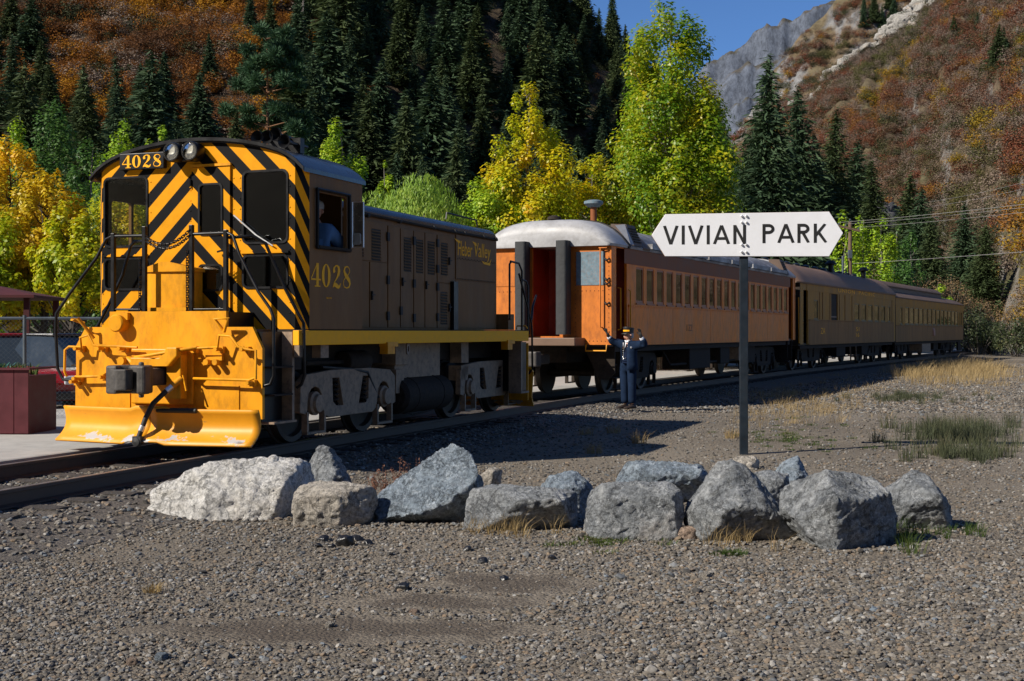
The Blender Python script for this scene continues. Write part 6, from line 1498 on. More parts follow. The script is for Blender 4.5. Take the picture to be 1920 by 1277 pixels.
for i, (x, yt, Y, R, lm, lb) in enumerate(((640, 214, 58, 1.7, lf_lime, 'narrow lime green poplar rising behind the cab roof'), (722, 280, 57, 0.8, lf_lime, 'thin lime poplar right of the narrow poplar'), (590, 300, 60, 1.6, lf_green, 'green poplar behind the locomotive cab'),
        (222, 222, 55, 2.2, lf_lime, 'pale lime tree showing left of the cab roof'), (300, 226, 56, 1.6, lf_lime, 'lime green tree top above the cab number'), (425, 236, 58, 2.3, lf_yg, 'broad yellow tree top above the middle of the cab roof'),
        (22, 210, 60, 1.9, lf_lime, 'lime tree at the left edge of the picture'), (100, 208, 57, 2.7, lf_green, 'full green poplar behind the golden aspens'), (172, 250, 52, 1.9, lf_green, 'green poplar touching the left side of the cab'))):
    tree_object('poplar_tree', broadleaf(20 + i, hgt(yt, Y), 1.5, R, poplar, 45, int(9500 * R), 0.17, 0.9, 0.27), lm, m_bark, place(x, Y), i, lb)
for i, (x, yt, Y, R, lm, lb, ln) in enumerate(((20, 268, 40, 1.35, lf_gold, 'golden aspen at the left edge above the red canopy', (0, 0)), (78, 325, 38, 1.2, lf_gold, 'golden aspen behind the red canopy post', (0.03, 0)), (120, 340, 42, 1.1, lf_lime, 'yellow green aspen left of the cab', (0, 0)), (140, 395, 36, 1.05, lf_yg, 'low yellow green aspen with dark trunk beside the cab', (0.04, 0)), (-25, 400, 37, 1.4, lf_yg, 'dark golden tree cut by the left edge', (0, 0)), (245, 330, 44, 1.5, lf_yg, 'yellow aspen seen through the cab window', (0, 0)))):
    tree_object('aspen_tree', broadleaf(40 + i, hgt(yt, Y), 2.1, R, roundt, 75, int(9500 * R), 0.14, 0.6, 0.24, ln, 0.14), lm, m_bark_dk, place(x, Y), i, lb)
def willow(seed, H, R, nst, lmat):
    rg = np.random.default_rng(seed); C = []; D = []
    for i in range(nst):
        a = rg.uniform(0, 2 * PI); r = R * math.sqrt(rg.uniform(0, 1)); z0 = H * (1 - 0.42 * (r / R) ** 2) * rg.uniform(0.90, 1.02)
        ln = rg.uniform(0.8, 2.2); sx = rg.normal() * 0.12; sy = rg.normal() * 0.12; o = rg.uniform(0.2, 0.7)
        k = int(ln / 0.075); t = np.linspace(0, 1, k)
        C.append(np.stack([r * math.cos(a) + math.cos(a) * o * np.sqrt(t) + sx * t, r * math.sin(a) + math.sin(a) * o * np.sqrt(t) + sy * t, z0 + 0.18 * np.sin(t * 3) - ln * t ** 1.3], 1)); D.append(np.tile([math.cos(a), math.sin(a), 0.3], (k, 1)))
    C = np.concatenate(C) + rg.normal(size=(sum(len(c) for c in C), 3)) * 0.03; D = np.concatenate(D)
    lv, lf = leaf_quads(rg, C, D, 0.17, 0.34, 1.6)
    mb = MB(); mb.tube([(0, 0, 0), (0.1, 0, H * 0.3), (0, 0.1, H * 0.5)], [0.25, 0.2, 0.16], 8)
    for k in range(9):
        a = k * 0.7; mb.tube([(0, 0.05, H * 0.45), (R * 0.4 * math.cos(a), R * 0.4 * math.sin(a), H * 0.8), (R * 0.8 * math.cos(a), R * 0.8 * math.sin(a), H * 0.75)], [0.12, 0.07, 0.02], 6)
    return mb, lv, lf
Y = 47; tree_object('willow_tree', willow(3, hgt(331, Y), 2.05, 1500, None), lf_willow, m_bark, place(790, Y), 0, 'drooping pale green willow tree behind the locomotive hood')
Y = 50; tree_object('willow_tree', willow(4, hgt(358, Y), 1.2, 600, None), lf_willow, m_bark, place(705, Y), 0, 'smaller willow clump left of the drooping willow')
# aspens and bare bushes at the right, behind the last cars
for i, (x, yt, Y, R, lm, lb) in enumerate(((1585, 398, 84, 1.3, lf_lime, 'lime aspen touching the right tip of the sign'), (1618, 392, 85, 1.3, lf_lime, 'lime aspen right behind the utility pole'), (1652, 398, 88, 1.2, lf_lime, 'lime aspen third from the sign tip'), (1682, 415, 92, 1.3, lf_green, 'green aspen left of the rightmost one'), (1708, 430, 95, 1.0, lf_green, 'rightmost green aspen before the dark conifers'))):
    tree_object('aspen_tree', broadleaf(60 + i, hgt(yt, Y), 1.0, R * 1.35, poplar, 40, 6500, 0.21, 0.9, 0.32), lm, m_bark, place(x, Y), i, lb)
def bush(seed, H, R, n, leaf):
    rg = np.random.default_rng(seed); nc = 26
    an = rg.uniform(0, 2 * PI, nc); r = R * np.sqrt(rg.uniform(0, 1, nc)) * 0.8; C = np.stack([r * np.cos(an), r * np.sin(an), H * rg.uniform(0.25, 0.85, nc) * (1 - 0.35 * (r / R) ** 2)], 1)
    pk = rg.integers(0, nc, n); d = rand_dirs(rg, n); P = C[pk] + d * (R * 0.34 * rg.uniform(0.3, 1, n) ** 0.6)[:, None]; P[:, 2] = np.abs(P[:, 2])
    lv, lf = leaf_quads(rg, P, d, leaf, 0.45)
    mb = MB()
    for i in range(nc): mb.tube([(r[i] * 0.2 * math.cos(an[i]), r[i] * 0.2 * math.sin(an[i]), 0), tuple(C[i] * 0.6), tuple(C[i] * 1.1)], [0.05, 0.03, 0.008], 4)
    return mb, lv, lf
for i, (x, yt, Y, R, lm, lb) in enumerate(((1510, 470, 90, 2.2, lf_tan, 'tan bare bush below the sign board'), (1560, 478, 92, 2.0, lf_tan, 'yellowish bush left of the utility pole'), (1640, 468, 91, 2.4, lf_tan, 'large tan bush right of the utility pole above the olive car'), (1690, 466, 93, 2.3, lf_tan, 'golden tan bush above the joint of the olive cars'), (1735, 490, 95, 2.0, lf_tan, 'tan bush above the clerestory roof'), (1775, 500, 96, 2.2, lf_tan, 'tall grey tan bush near the end of the train'), (1815, 535, 98, 1.9, lf_tan, 'grey tan bush beyond the last coach'),
        (1835, 560, 92, 2.0, lf_dull, 'dark green bush at the end of the train'), (1880, 545, 97, 2.3, lf_tan, 'brown bush above the right fence'), (1905, 585, 88, 1.8, lf_dull, 'green bush at the right fence'), (1860, 600, 93, 1.5, lf_dull, 'low green bush left of the fence end'), (1762, 515, 88, 1.0, lf_lime, 'small lime young tree by the clerestory roof'))):
    tree_object('shrub', bush(80 + i, hgt(yt, Y), R, 3000, 0.22 if lm is not lf_tan else 0.16), lm, m_bark, place(x, Y), i, lb, 'shrub')

for i, x in enumerate((1185, 1235, 1290, 1345, 1400, 1455)):
    Y = 47 + 1.6 * i
    tree_object('shrub', bush(120 + i, 4.0, 1.5, 4200, 0.16), lf_yg if i % 2 else lf_gold, m_bark, place(x, Y), i, 'yellow shrub seen through the orange coach windows, %s from the vestibule' % ('first', 'second', 'third', 'fourth', 'fifth', 'sixth')[i], 'shrub')
# conifers
def conifer(seed, H, R, nlev, nbr, dens, tip=1.0):
    rg = np.random.default_rng(seed); C = []; A = []; B = []
    for i in range(nlev):
        t = (i + rg.uniform(-0.3, 0.3)) / nlev; t = min(max(t, 0.0), 0.995); z = H * (0.06 + 0.94 * t)
        rl = R * (1 - t) ** 0.85 * rg.uniform(0.75, 1.15) + 0.10
        nb = max(4, int(nbr * (0.5 + 0.5 * (1 - t))))
        a0 = rg.uniform(0, 6)
        for k in range(nb):
            a = a0 + 2 * PI * k / nb + rg.normal() * 0.25; ln = rl * rg.uniform(0.6, 1.15)
            m = max(3, int(ln / R * dens)); s = (np.arange(m) + 0.6) / m
            x = s * ln; dz = (0.10 - 0.42 * s + 0.22 * s ** 2) * ln * (1.2 - 0.7 * t)
            side = np.where(np.arange(m) % 2, 1, -1) * rg.uniform(0.2, 0.9, m)
            wv = ln * 0.20 * (1 - s * 0.6)
            ca, sa_ = math.cos(a), math.sin(a)
            px_ = x * ca - side * wv * sa_; py_ = x * sa_ + side * wv * ca
            C.append(np.stack([px_, py_, z + dz + rg.normal(size=m) * 0.085 * R], 1))
            dr = np.stack([np.full(m, ca) - side * sa_ * 0.7, np.full(m, sa_) + side * ca * 0.7, np.full(m, -0.25)], 1) + rg.normal(size=(m, 3)) * 0.35
            dr /= np.linalg.norm(dr, axis=1, keepdims=True)
            sz = R * 0.15 * tip * (0.65 + 0.55 * (1 - t)) * rg.uniform(0.6, 1.4, m)
            A.append(dr * sz[:, None])
            up = np.tile([0, 0, 1.0], (m, 1)) + rg.normal(size=(m, 3)) * 0.9; b = np.cross(dr, up); b /= np.linalg.norm(b, axis=1, keepdims=True) + 1e-6
            B.append(b * (sz * 0.27)[:, None])
    C, A, B = np.concatenate(C), np.concatenate(A), np.concatenate(B)
    lv, lf = quads(C, A, B)
    mb = MB(); mb.tube([(0, 0, -0.5), (0, 0, H * 0.5), (0, 0, H * 0.99)], [H * 0.014, H * 0.008, 0.02], 6)
    return mb.mesh('trunk', m_bark_dk, fix=False), np_mesh('crown', lv, lf, None)
CON = []
for i, (R, nl, nb, dn) in enumerate(((0.20, 56, 15, 22), (0.23, 56, 15, 24), (0.175, 60, 14, 20), (0.215, 52, 15, 22), (0.25, 58, 16, 24))):
    tr, cr = conifer(100 + i, 1.0 * 10, R * 10, nl, nb, dn); cr.materials.append(lf_con if i % 2 else lf_con2); CON.append((tr, cr))
NEAR = []
for i, R_ in enumerate((0.21, 0.25, 0.185)):
    tr, cr = conifer(150 + i, 10, R_ * 10, 84, 18, 40, 0.55); cr.materials.append(lf_con2 if i % 2 else lf_con); NEAR.append((tr, cr))
def put_conifer(p, H, v, rz, label, group=None, wide=1.0, src=None):
    t = empty('conifer_tree', p, rz, label=label, cat='tree', group=group)
    t.scale = (H / 10 * wide, H / 10 * wide * (0.9 + 0.2 * ((H * 7.3) % 1)), H / 10); t.rotation_euler = (0.05 * math.sin(H * 31), 0.05 * math.cos(H * 17), rz)
    src = src or CON
    link('trunk', src[v][0], t); link('crown', src[v][1], t)
    return t
# named conifers
for i, (x, yt, Y, v, wd, lb) in enumerate(((1440, 108, 92, 1, 1.0, 'tallest dark spruce right of the big cottonwood'), (1512, 168, 100, 4, 1.0, 'spruce behind and right of the tallest one'), (1545, 205, 104, 3, 1.1, 'shorter spruce on the right shoulder of the spruce pair'), (1478, 268, 99, 1, 1.2, 'broad green spruce below the tall pair'), (1545, 285, 102, 4, 1.2, 'dark spruce left of the rock outcrop'), (1418, 230, 97, 0, 1.1, 'dark spruce at the right edge of the big cottonwood'), (1652, 292, 128, 2, 1.25, 'slim spruce right of the dark rock outcrop'), (1690, 320, 124, 0, 1.2, 'second slim spruce right of the rock outcrop'), (1725, 352, 121, 4, 1.2, 'dark spruce behind the green aspens'), (1752, 395, 118, 3, 1.2, 'rightmost spruce of the clump behind the aspens'), (1806, 380, 175, 1, 1.1, 'lone spruce on the foot of the scrub slope'), (1842, 418, 170, 3, 1.4, 'small dark conifer near the power lines'), (1590, 265, 135, 4, 1.2, 'conifer on top of the dark rock outcrop'),
        (270, 100, 102, 1, 1.15, 'broad dark spruce above the cab number'), (183, 145, 100, 3, 1.15, 'dark spruce left of the broad one above the cab'), (52, 120, 106, 0, 1.2, 'dark spruce near the left edge'), (5, 100, 108, 2, 1.3, 'dark spruce cut by the left edge of the picture'), (810, 300, 100, 4, 1.0, 'small conifer above the willow'), (770, 330, 98, 2, 1.1, 'small pale conifer left of the willow top'))):
    put_conifer(place(x, Y, -0.3), hgt(yt, Y), v % 3, i * 1.7, lb, None, wd, NEAR)
# the pine left of the middle
def pine(seed, H, R, n):
    rg = np.random.default_rng(seed); nc = 120
    t = rg.uniform(0.18, 1, nc); sh = np.array([roundt(0.25 + 0.72 * q) for q in t]); an = rg.uniform(0, 2 * PI, nc); r = R * sh * np.sqrt(rg.uniform(0.15, 1, nc))
    C = np.stack([r * np.cos(an), r * np.sin(an), H * t], 1); pk = rg.integers(0, nc, n); d = rand_dirs(rg, n); d[:, 2] *= 0.85
    P = C[pk] + d * (0.55 * rg.uniform(0.3, 1, n))[:, None] * R * 0.32
    a = d + rand_dirs(rg, n) * 0.5 + np.array([0, 0, 0.3]); a /= np.linalg.norm(a, axis=1, keepdims=True); b = np.cross(a, rand_dirs(rg, n)); b /= np.linalg.norm(b, axis=1, keepdims=True)
    lv, lf = quads(P, a * 0.20, b * 0.04)
    mb = MB(); mb.tube([(0, 0, 0), (0.1, 0, H * 0.5), (0, 0.1, H * 0.95)], [0.2, 0.14, 0.03], 8)
    for i in range(0, nc, 2): mb.tube([(0, 0, max(0.4, C[i][2] - 0.3 * r[i])), tuple(C[i])], [0.06, 0.012], 5)
    return mb, lv, lf
Y = 80; tree_object('pine_tree', pine(5, hgt(60, Y), 3.3, 52000), lf_pine, M('orange_bark', (0.20, 0.10, 0.05), 0.9, var=0.4), place(500, Y), 0, 'rounded bluish green pine tree above the right half of the cab')
# the dark forest on the left hillside
rg = np.random.default_rng(77); cand = []
for u in np.arange(-0.17, 0.235, 0.0165):
    for t in (0.02, 0.09, 0.17, 0.26, 0.36, 0.47, 0.59, 0.72, 0.85, 0.98):
        uu = u + rg.uniform(-0.009, 0.009); tt = t + rg.uniform(-0.04, 0.04); p = HL.at(uu, max(0.0, tt))
        xp = 960 + uu * FPX; yp = HZ - (p.z - EYE) / p.y * FPX
        if xp < 520 + 90 * rg.uniform(-1, 1): continue
        if yp < -70: continue
        cand.append((p, tt, xp, yp))
n_con = 0
for p, tt, xp, yp in cand:
    if n_con >= 255: break
    H = rg.uniform(8.5, 18.5) * (1 + 0.15 * tt)
    yt = HZ - (p.z + H - EYE) / p.y * FPX
    zx = 'left of the pine' if xp < 560 else 'above the cab rear' if xp < 700 else 'above the willow' if xp < 880 else 'above the yellow cottonwood' if xp < 1080 else 'beside the tallest cottonwood'
    zy = 'at the top of' if yt < 15 else 'high on' if yt < 110 else 'halfway up' if yt < 210 else 'low on'
    put_conifer((p.x, p.y, p.z - 0.5), H, int(rg.integers(0, 5)), rg.uniform(0, 6), 'dark conifer %s the shaded hillside, %s' % (zy, zx), 'conifers %s the hillside %s' % (zy, zx), rg.uniform(0.85, 1.35)); n_con += 1
for i, (x, y) in enumerate(((395, 120), (560, 90), (205, 330), (140, 280), (60, 300), (330, 300), (440, 330), (575, 200), (20, 40), (55, 80), (-10, 90), (100, 230), (230, 250), (160, 210), (300, 230), (260, 190), (85, 170), (25, 200), (130, 330), (375, 260), (470, 20), (505, 60))):
    p, _t = HL.seen(x, y + 60); put_conifer((p.x, p.y, p.z - 0.4), 8 + (i * 37 % 5), i % 5, i, 'dark conifer standing among the orange brush on the left slope', 'conifers among the orange brush', 1.2)
for i, (x, y, h) in enumerate(((1620, 60, 9), (1640, 45, 11), (1655, 58, 9), (1668, 20, 10), (1675, 45, 8), (1620, 35, 7), (1790, 75, 8), (1830, 85, 10), (1868, 130, 12), (1880, 125, 9), (1530, 35, 0), (1600, 380, 9), (1700, 300, 0))):
    if not h: continue
    p, _t = (HM if x < 1700 and y < 70 else HR).seen(x, y); put_conifer((p.x, p.y, p.z - 0.5), h * (2.0 if p.y > 650 else 1.0), i % 5, i, 'small dark conifer dotting the coloured slope', 'conifers dotting the far slopes', 1.2)
# a dead, bleached snag on the forest edge
p, _t = HL.seen(568, 118); rg2 = random.Random(4); mb = MB(); sh_ = 9.5
mb.tube([(0, 0, -0.3), (0.1, 0, sh_ * 0.5), (0, 0.1, sh_)], [0.16, 0.10, 0.02], 7)
for k in range(60):
    z = sh_ * rg2.uniform(0.2, 0.97); a = rg2.uniform(0, 6.28); l = 1.3 * (1.1 - z / sh_) * rg2.uniform(0.5, 1.1)
    mb.tube([(0.05, 0, z), (math.cos(a) * l * 0.6, math.sin(a) * l * 0.6, z - 0.05), (math.cos(a) * l, math.sin(a) * l, z + rg2.uniform(-0.3, 0.2))], [0.035, 0.025, 0.008], 4)
sn_ = empty('dead_tree', p, 0, label='bleached dead snag at the edge of the conifers above the cab', cat='tree'); mb.build('trunk', M('bleached_wood', (0.30, 0.26, 0.23), 0.9, var=0.2), sn_)
# dark rock outcrop behind the conifers
me = hull_rock('rock_outcrop', HB['cube'], (15, 12, 19), 50, 0.42, 0.035, R_DARK, 1.0)
tag(link('rock_outcrop', me, None, place(1608, 150, -1.0)), 'dark rock outcrop between the conifers at the foot of the slope', 'rock')

# ---- autumn brush: oak thickets
def brush_mesh(seed, n, leaf):
    rg = np.random.default_rng(seed); nc = 9
    C = np.stack([rg.uniform(-0.7, 0.7, nc), rg.uniform(-0.7, 0.7, nc), rg.uniform(0.2, 0.85, nc)], 1); pk = rg.integers(0, nc, n); d = rand_dirs(rg, n)
    P = C[pk] + d * (0.42 * rg.uniform(0.2, 1, n) ** 0.5)[:, None]; P[:, 2] = np.abs(P[:, 2])
    lv, lf = leaf_quads(rg, P, d, leaf, 0.7); return lv, lf
lf_fall = leaf_mat('autumn_brush', [(0.0, (0.13, 0.12, 0.05)), (0.2, (0.10, 0.10, 0.035)), (0.32, (0.15, 0.095, 0.065)), (0.44, (0.17, 0.075, 0.04)), (0.52, (0.20, 0.055, 0.028)), (0.60, (0.15, 0.105, 0.075)), (0.70, (0.27, 0.11, 0.02)), (0.84, (0.34, 0.22, 0.02)), (1.0, (0.11, 0.12, 0.03))], 0.022, 0.2, 0.8, 'World', 0.12, 0.1)
lf_grey = leaf_mat('grey_brush', [(0.0, (0.13, 0.10, 0.085)), (0.5, (0.19, 0.145, 0.115)), (1.0, (0.25, 0.19, 0.14))], 0.03, 0.1, 0.9, 'World', 0.4, 0.05)
lf_orange = leaf_mat('orange_oak_brush', [(0.0, (0.07, 0.04, 0.025)), (0.3, (0.13, 0.06, 0.025)), (0.5, (0.24, 0.09, 0.018)), (0.72, (0.36, 0.16, 0.015)), (0.9, (0.46, 0.25, 0.015)), (1.0, (0.20, 0.06, 0.025))], 0.06, 0.3, 0.7, 'World', 0.35, 0.1)
lf_dkbr = leaf_mat('dark_brush', [(0.0, (0.03, 0.04, 0.02)), (0.6, (0.06, 0.065, 0.03)), (1.0, (0.12, 0.09, 0.04))], 0.05, 0.15, 0.8, 'World', 0.4, 0.1)
def brush_set(mt, seed, n=380, leaf=0.20):
    return [np_mesh('brush', *brush_mesh(seed + i, n, leaf), mt) for i in range(3)]
def brush_on(name, hill, mats, regions, seed, label, bare=9.0):
    rg = np.random.default_rng(seed); P = []; Rr = []; Sc = []; Ix = []
    for (u0, u1, t0, t1, n, w, s0, s1) in regions:
        for i in range(n):
            u = rg.uniform(u0, u1); t = math.sqrt(rg.uniform(t0 * t0, t1 * t1)); p = hill.at(u, t)
            if noise.noise(Vector((p.x * 0.018, p.y * 0.03, seed))) + 0.4 * noise.noise(Vector((p.x * 0.07, p.y * 0.09, seed))) > bare: continue
            k = rg.choice(len(mats), p=w); s = rg.uniform(s0, s1)
            P.append((p.x, p.y, p.z - 0.2 * s)); Rr.append((0, 0, rg.uniform(0, 6.28))); Sc.append((s, s, s * rg.uniform(0.6, 0.95))); Ix.append(k * 3 + rg.integers(0, 3))
    ms = [m for st in mats for m in st]
    return tag(scatter(name, ms, P, Rr, Sc, Ix), label, 'brush')
b_fall, b_grey, b_or, b_dk = brush_set(lf_fall, 1, 900, 0.10), brush_set(lf_grey, 11, 800, 0.085), brush_set(lf_orange, 21, 1300, 0.09), brush_set(lf_dkbr, 31, 900, 0.10)
brush_on('scrub_oak', HR, [b_fall, b_grey, b_dk], [(0.13, 0.44, 0.0, 1.0, 9500, [0.52, 0.34, 0.14], 1.4, 5.2), (0.44, 0.65, 0.0, 1.0, 1200, [0.62, 0.30, 0.08], 2.0, 4.5)], 5, 'red brown and grey oak scrub covering the sunlit right slope', 0.42)
brush_on('oak_thicket', HL, [b_or, b_grey, b_dk], [(-0.45, -0.16, 0.0, 0.9, 4200, [0.66, 0.22, 0.12], 1.0, 4.2), (-0.2, 0.25, 0.0, 1.0, 1200, [0.14, 0.06, 0.80], 1.0, 2.8)], 6, 'orange and gold oak thicket on the left hillside')
brush_on('ridge_scrub', HM, [b_fall, b_grey, b_dk], [(0.14, 0.36, 0.0, 0.98, 1600, [0.55, 0.2, 0.25], 3, 8)], 7, 'brown scrub on the ridge behind the right slope')
# pale rock rib running up the right slope
rib = empty('rock_rib', label='pale rock rib running up the left edge of the scrub slope', cat='rock')
rg = np.random.default_rng(9)
_rb = [hull_rock('rock', HB[k], (1, 0.9, 0.8), 60 + i, 0.06, 0.04, rock_mat('pale_rib_rock_%d' % i, (0.20, 0.19, 0.17), (0.29, 0.27, 0.24), (0.38, 0.36, 0.32)), 0.9) for i, k in enumerate(('wedge', 'cube', 'slab'))]
for i in range(150):
    f_ = rg.uniform(0, 1) ** 0.8; x = float(np.interp(f_, [0, .2, .3, .45, .6, .75, .87, 1], [1470, 1530, 1560, 1600, 1640, 1680, 1710, 1760])); y = float(np.interp(f_, [0, .2, .3, .45, .6, .75, .87, 1], [192, 146, 114, 90, 70, 50, 30, -2])) + abs(rg.normal()) * 9 + 3
    p, _t = HR.seen(x, y); s = rg.uniform(3, 8.5) * (0.6 + 0.5 * f_)
    o = link('rock', _rb[i % 3], rib, (p.x, p.y, p.z - s * 0.05), (0, rg.uniform(-0.3, 0.1), rg.uniform(0, 6))); o.scale = (s * 1.5, s, s * 0.8)

# ------------------------------------------------------------ things at the left edge
m_planter = M('shaded_dark_red_boards', (0.075, 0.004, 0.010), 0.55, var=0.2, scale=5)  # boards, canopy and fence steel darkened to stand for shade at this edge
m_canopy = M('red_canopy', (0.06, 0.006, 0.007), 0.7, var=0.2)
m_galv = M('galvanised_steel', (0.10, 0.12, 0.14), 0.5, metal=0.5, var=0.15)
Y = 17.9
pl = empty('planter_box', place(-10, Y + 0.5, 0.275), -rad(3), label='dark red wooden planter box on the concrete platform', cat='planter')
for i in range(7):
    mb = MB(); mb.box(-0.72 + i * 0.205, -0.72 + i * 0.205 + 0.198, -0.52, -0.485, 0.012, 0.88); mb.build('board', m_planter, pl, bevel=0.004)
mb = MB(); mb.box(-0.72, 0.70, -0.483, 0.45, 0.0, 0.80); mb.build('box', m_planter, pl)
mb = MB(); mb.box(-0.75, 0.735, -0.55, -0.44, 0.882, 0.912); mb.box(0.64, 0.735, -0.438, 0.46, 0.882, 0.912); mb.build('rim', m_planter, pl)
def blades(seed, spots, n, h, spread, w, lean=0.35, mat=None, name='grass', parent=None, **kw):
    """tufts of bent, tapering blades: spots (x, y, z, scale)"""
    rg = np.random.default_rng(seed); V = []; F = []; b = 0
    Pn = np.repeat(np.array(spots, float), n, axis=0); N = len(Pn)
    a = rg.uniform(0, 2 * PI, N); r = spread * np.sqrt(rg.uniform(0, 1, N)) * Pn[:, 3]; H = h * rg.uniform(0.45, 1.1, N) * Pn[:, 3]
    base = np.stack([Pn[:, 0] + r * np.cos(a), Pn[:, 1] + r * np.sin(a), Pn[:, 2]], 1)
    da = a + rg.normal(size=N) * 0.9; ln = lean * rg.uniform(0.2, 1.4, N) * H
    dv = np.stack([np.cos(da), np.sin(da), np.zeros(N)], 1); sd = np.stack([-np.sin(da + 0.6), np.cos(da + 0.6), np.zeros(N)], 1) * (w * rg.uniform(0.6, 1.3, N))[:, None]
    zz = np.array([0, 0, 1.0])
    m = base + dv * (ln * 0.3)[:, None] + zz * (H * 0.6)[:, None]; t = base + dv * ln[:, None] + zz * H[:, None]
    V = np.stack([base - sd, base + sd, m + sd * 0.7, m - sd * 0.7, t + sd * 0.12, t - sd * 0.12], 1).reshape(-1, 3)
    k = np.arange(N)[:, None] * 6
    F = np.concatenate([k + np.array([0, 1, 2, 3]), k + np.array([3, 2, 4, 5])], 0)
    return link(name, np_mesh(name, V, F, mat), parent, **kw)
g_dry = leaf_mat('dry_grass', [(0.0, (0.22, 0.15, 0.07)), (0.5, (0.36, 0.26, 0.12)), (1.0, (0.48, 0.36, 0.19))], 0.8, 0.25, 0.7, spec=0.15)
g_green = leaf_mat('green_grass', [(0.0, (0.03, 0.055, 0.012)), (0.6, (0.06, 0.095, 0.018)), (1.0, (0.17, 0.15, 0.05))], 0.8, 0.25, 0.7, spec=0.15)
g_sage = leaf_mat('grey_green_rush', [(0.0, (0.04, 0.05, 0.028)), (0.6, (0.075, 0.085, 0.045)), (1.0, (0.20, 0.165, 0.09))], 0.8, 0.2, 0.7, spec=0.15)
g_red = leaf_mat('reddish_weed', [(0.0, (0.13, 0.055, 0.045)), (0.6, (0.24, 0.12, 0.08)), (1.0, (0.40, 0.26, 0.13))], 1.5, 0.2, 0.8, spec=0.1)
blades(1, [(x, y, 0.80, 1) for x in (-0.5, -0.2, 0.1, 0.4) for y in (-0.3, 0.1)], 50, 0.16, 0.18, 0.014, 0.7, g_green, 'plants', pl)
blades(2, [(-0.3, -0.2, 0.8, 1), (0.15, -0.1, 0.8, 1)], 18, 0.24, 0.1, 0.02, 0.5, leaf_mat('teal_flowers', [(0, (0.02, 0.13, 0.12)), (1, (0.08, 0.25, 0.2))], 2, 0.2), 'flowers', pl)
# red canopy on posts
Y = 30
cn = empty('picnic_canopy', place(-60, Y, 0.0), 0.1, label='dark red canopy roof on posts at the left edge behind the fence', cat='canopy')
hx, hz0, hz1 = 1.85, hgt(556, Y), hgt(530, Y)
mb = MB(); mb.add([(-hx, -1.5, hz0), (hx, -1.5, hz0), (hx, 1.5, hz0), (-hx, 1.5, hz0), (-0.3, 0, hz1), (0.3, 0, hz1), (-hx, -1.5, hz0 - 0.06), (hx, -1.5, hz0 - 0.06), (hx, 1.5, hz0 - 0.06), (-hx, 1.5, hz0 - 0.06)],
                 [(0, 1, 5, 4), (1, 2, 5), (2, 3, 4, 5), (3, 0, 4), (0, 6, 7, 1), (1, 7, 8, 2), (2, 8, 9, 3), (3, 9, 6, 0), (9, 8, 7, 6)]); mb.build('roof', m_canopy, cn)
for x in (-1.65, 1.65):
    for y in (-1.3, 1.3):
        mb = MB(); mb.box(x - 0.06, x + 0.06, y - 0.06, y + 0.06, 0, hz0 - 0.065); mb.build('post', m_canopy, cn)
# chain-link fences
def fence(name, a, b, h, z0, label, step=0.075, post=2.4, wire=0.0028):
    a = Vector(a); b = Vector(b); d = b - a; ln = d.length; e = empty(name, (a.x, a.y, z0), math.atan2(d.y, d.x), label=label, cat='fence')
    mb = MB(); mb.cyl((0, 0, h), (ln, 0, h), 0.024, n=8); mb.build('top_rail', m_galv, e, 60)
    for i in range(int(ln / post) + 1):
        mb = MB(); mb.cyl((i * post, 0, 0), (i * post, 0, h + 0.05), 0.03, n=8); mb.build('post', m_galv, e, 60)
    mb = MB(); k = int((ln + h) / step)
    for i in range(k):
        for sgn in (1, -1):
            u0 = -h + i * step if sgn > 0 else i * step; u1 = u0 + sgn * h; z0_, z1_ = 0.03, h - 0.02
            (ua, za), (ub, zb) = (u0, z0_), (u1, z1_)
            if sgn > 0:
                if ua < 0: za += -ua; ua = 0
                if ub > ln: zb -= ub - ln; ub = ln
            else:
                if ua > ln: za += ua - ln; ua = ln
                if ub < 0: zb += ub; ub = 0
            if zb - za < 0.04: continue
            y = 0.004 * sgn
            mb.add([(ua - wire, y, za), (ua + wire, y, za), (ub + wire, y, zb), (ub - wire, y, zb)], [(0, 1, 2, 3)])
    mb.build('wire_mesh', m_galv, e, kind='stuff')
    return e
fence('chain_link_fence', (-10.2, 20.6), (-4.6, 21.6), 1.62, 0.275, 'chain link fence with pale top rail left of the locomotive', wire=0.0018)
fence('chain_link_fence', (35.2, 104), (50, 92), 1.55, 0.0, 'green grey chain link fence at the right edge beyond the last coach', 0.3, 2.6, 0.012)
fence('chain_link_fence', (1.0, 47.5), (5.8, 50.5), 1.1, 0.26, 'low chain link fence seen under the orange coach left of the path', 0.15, 2.0, 0.004)
fence('chain_link_fence', (7.4, 51.5), (16.0, 66), 1.1, 0.26, 'low chain link fence seen under the orange coach right of the path', 0.2, 2.0, 0.005)
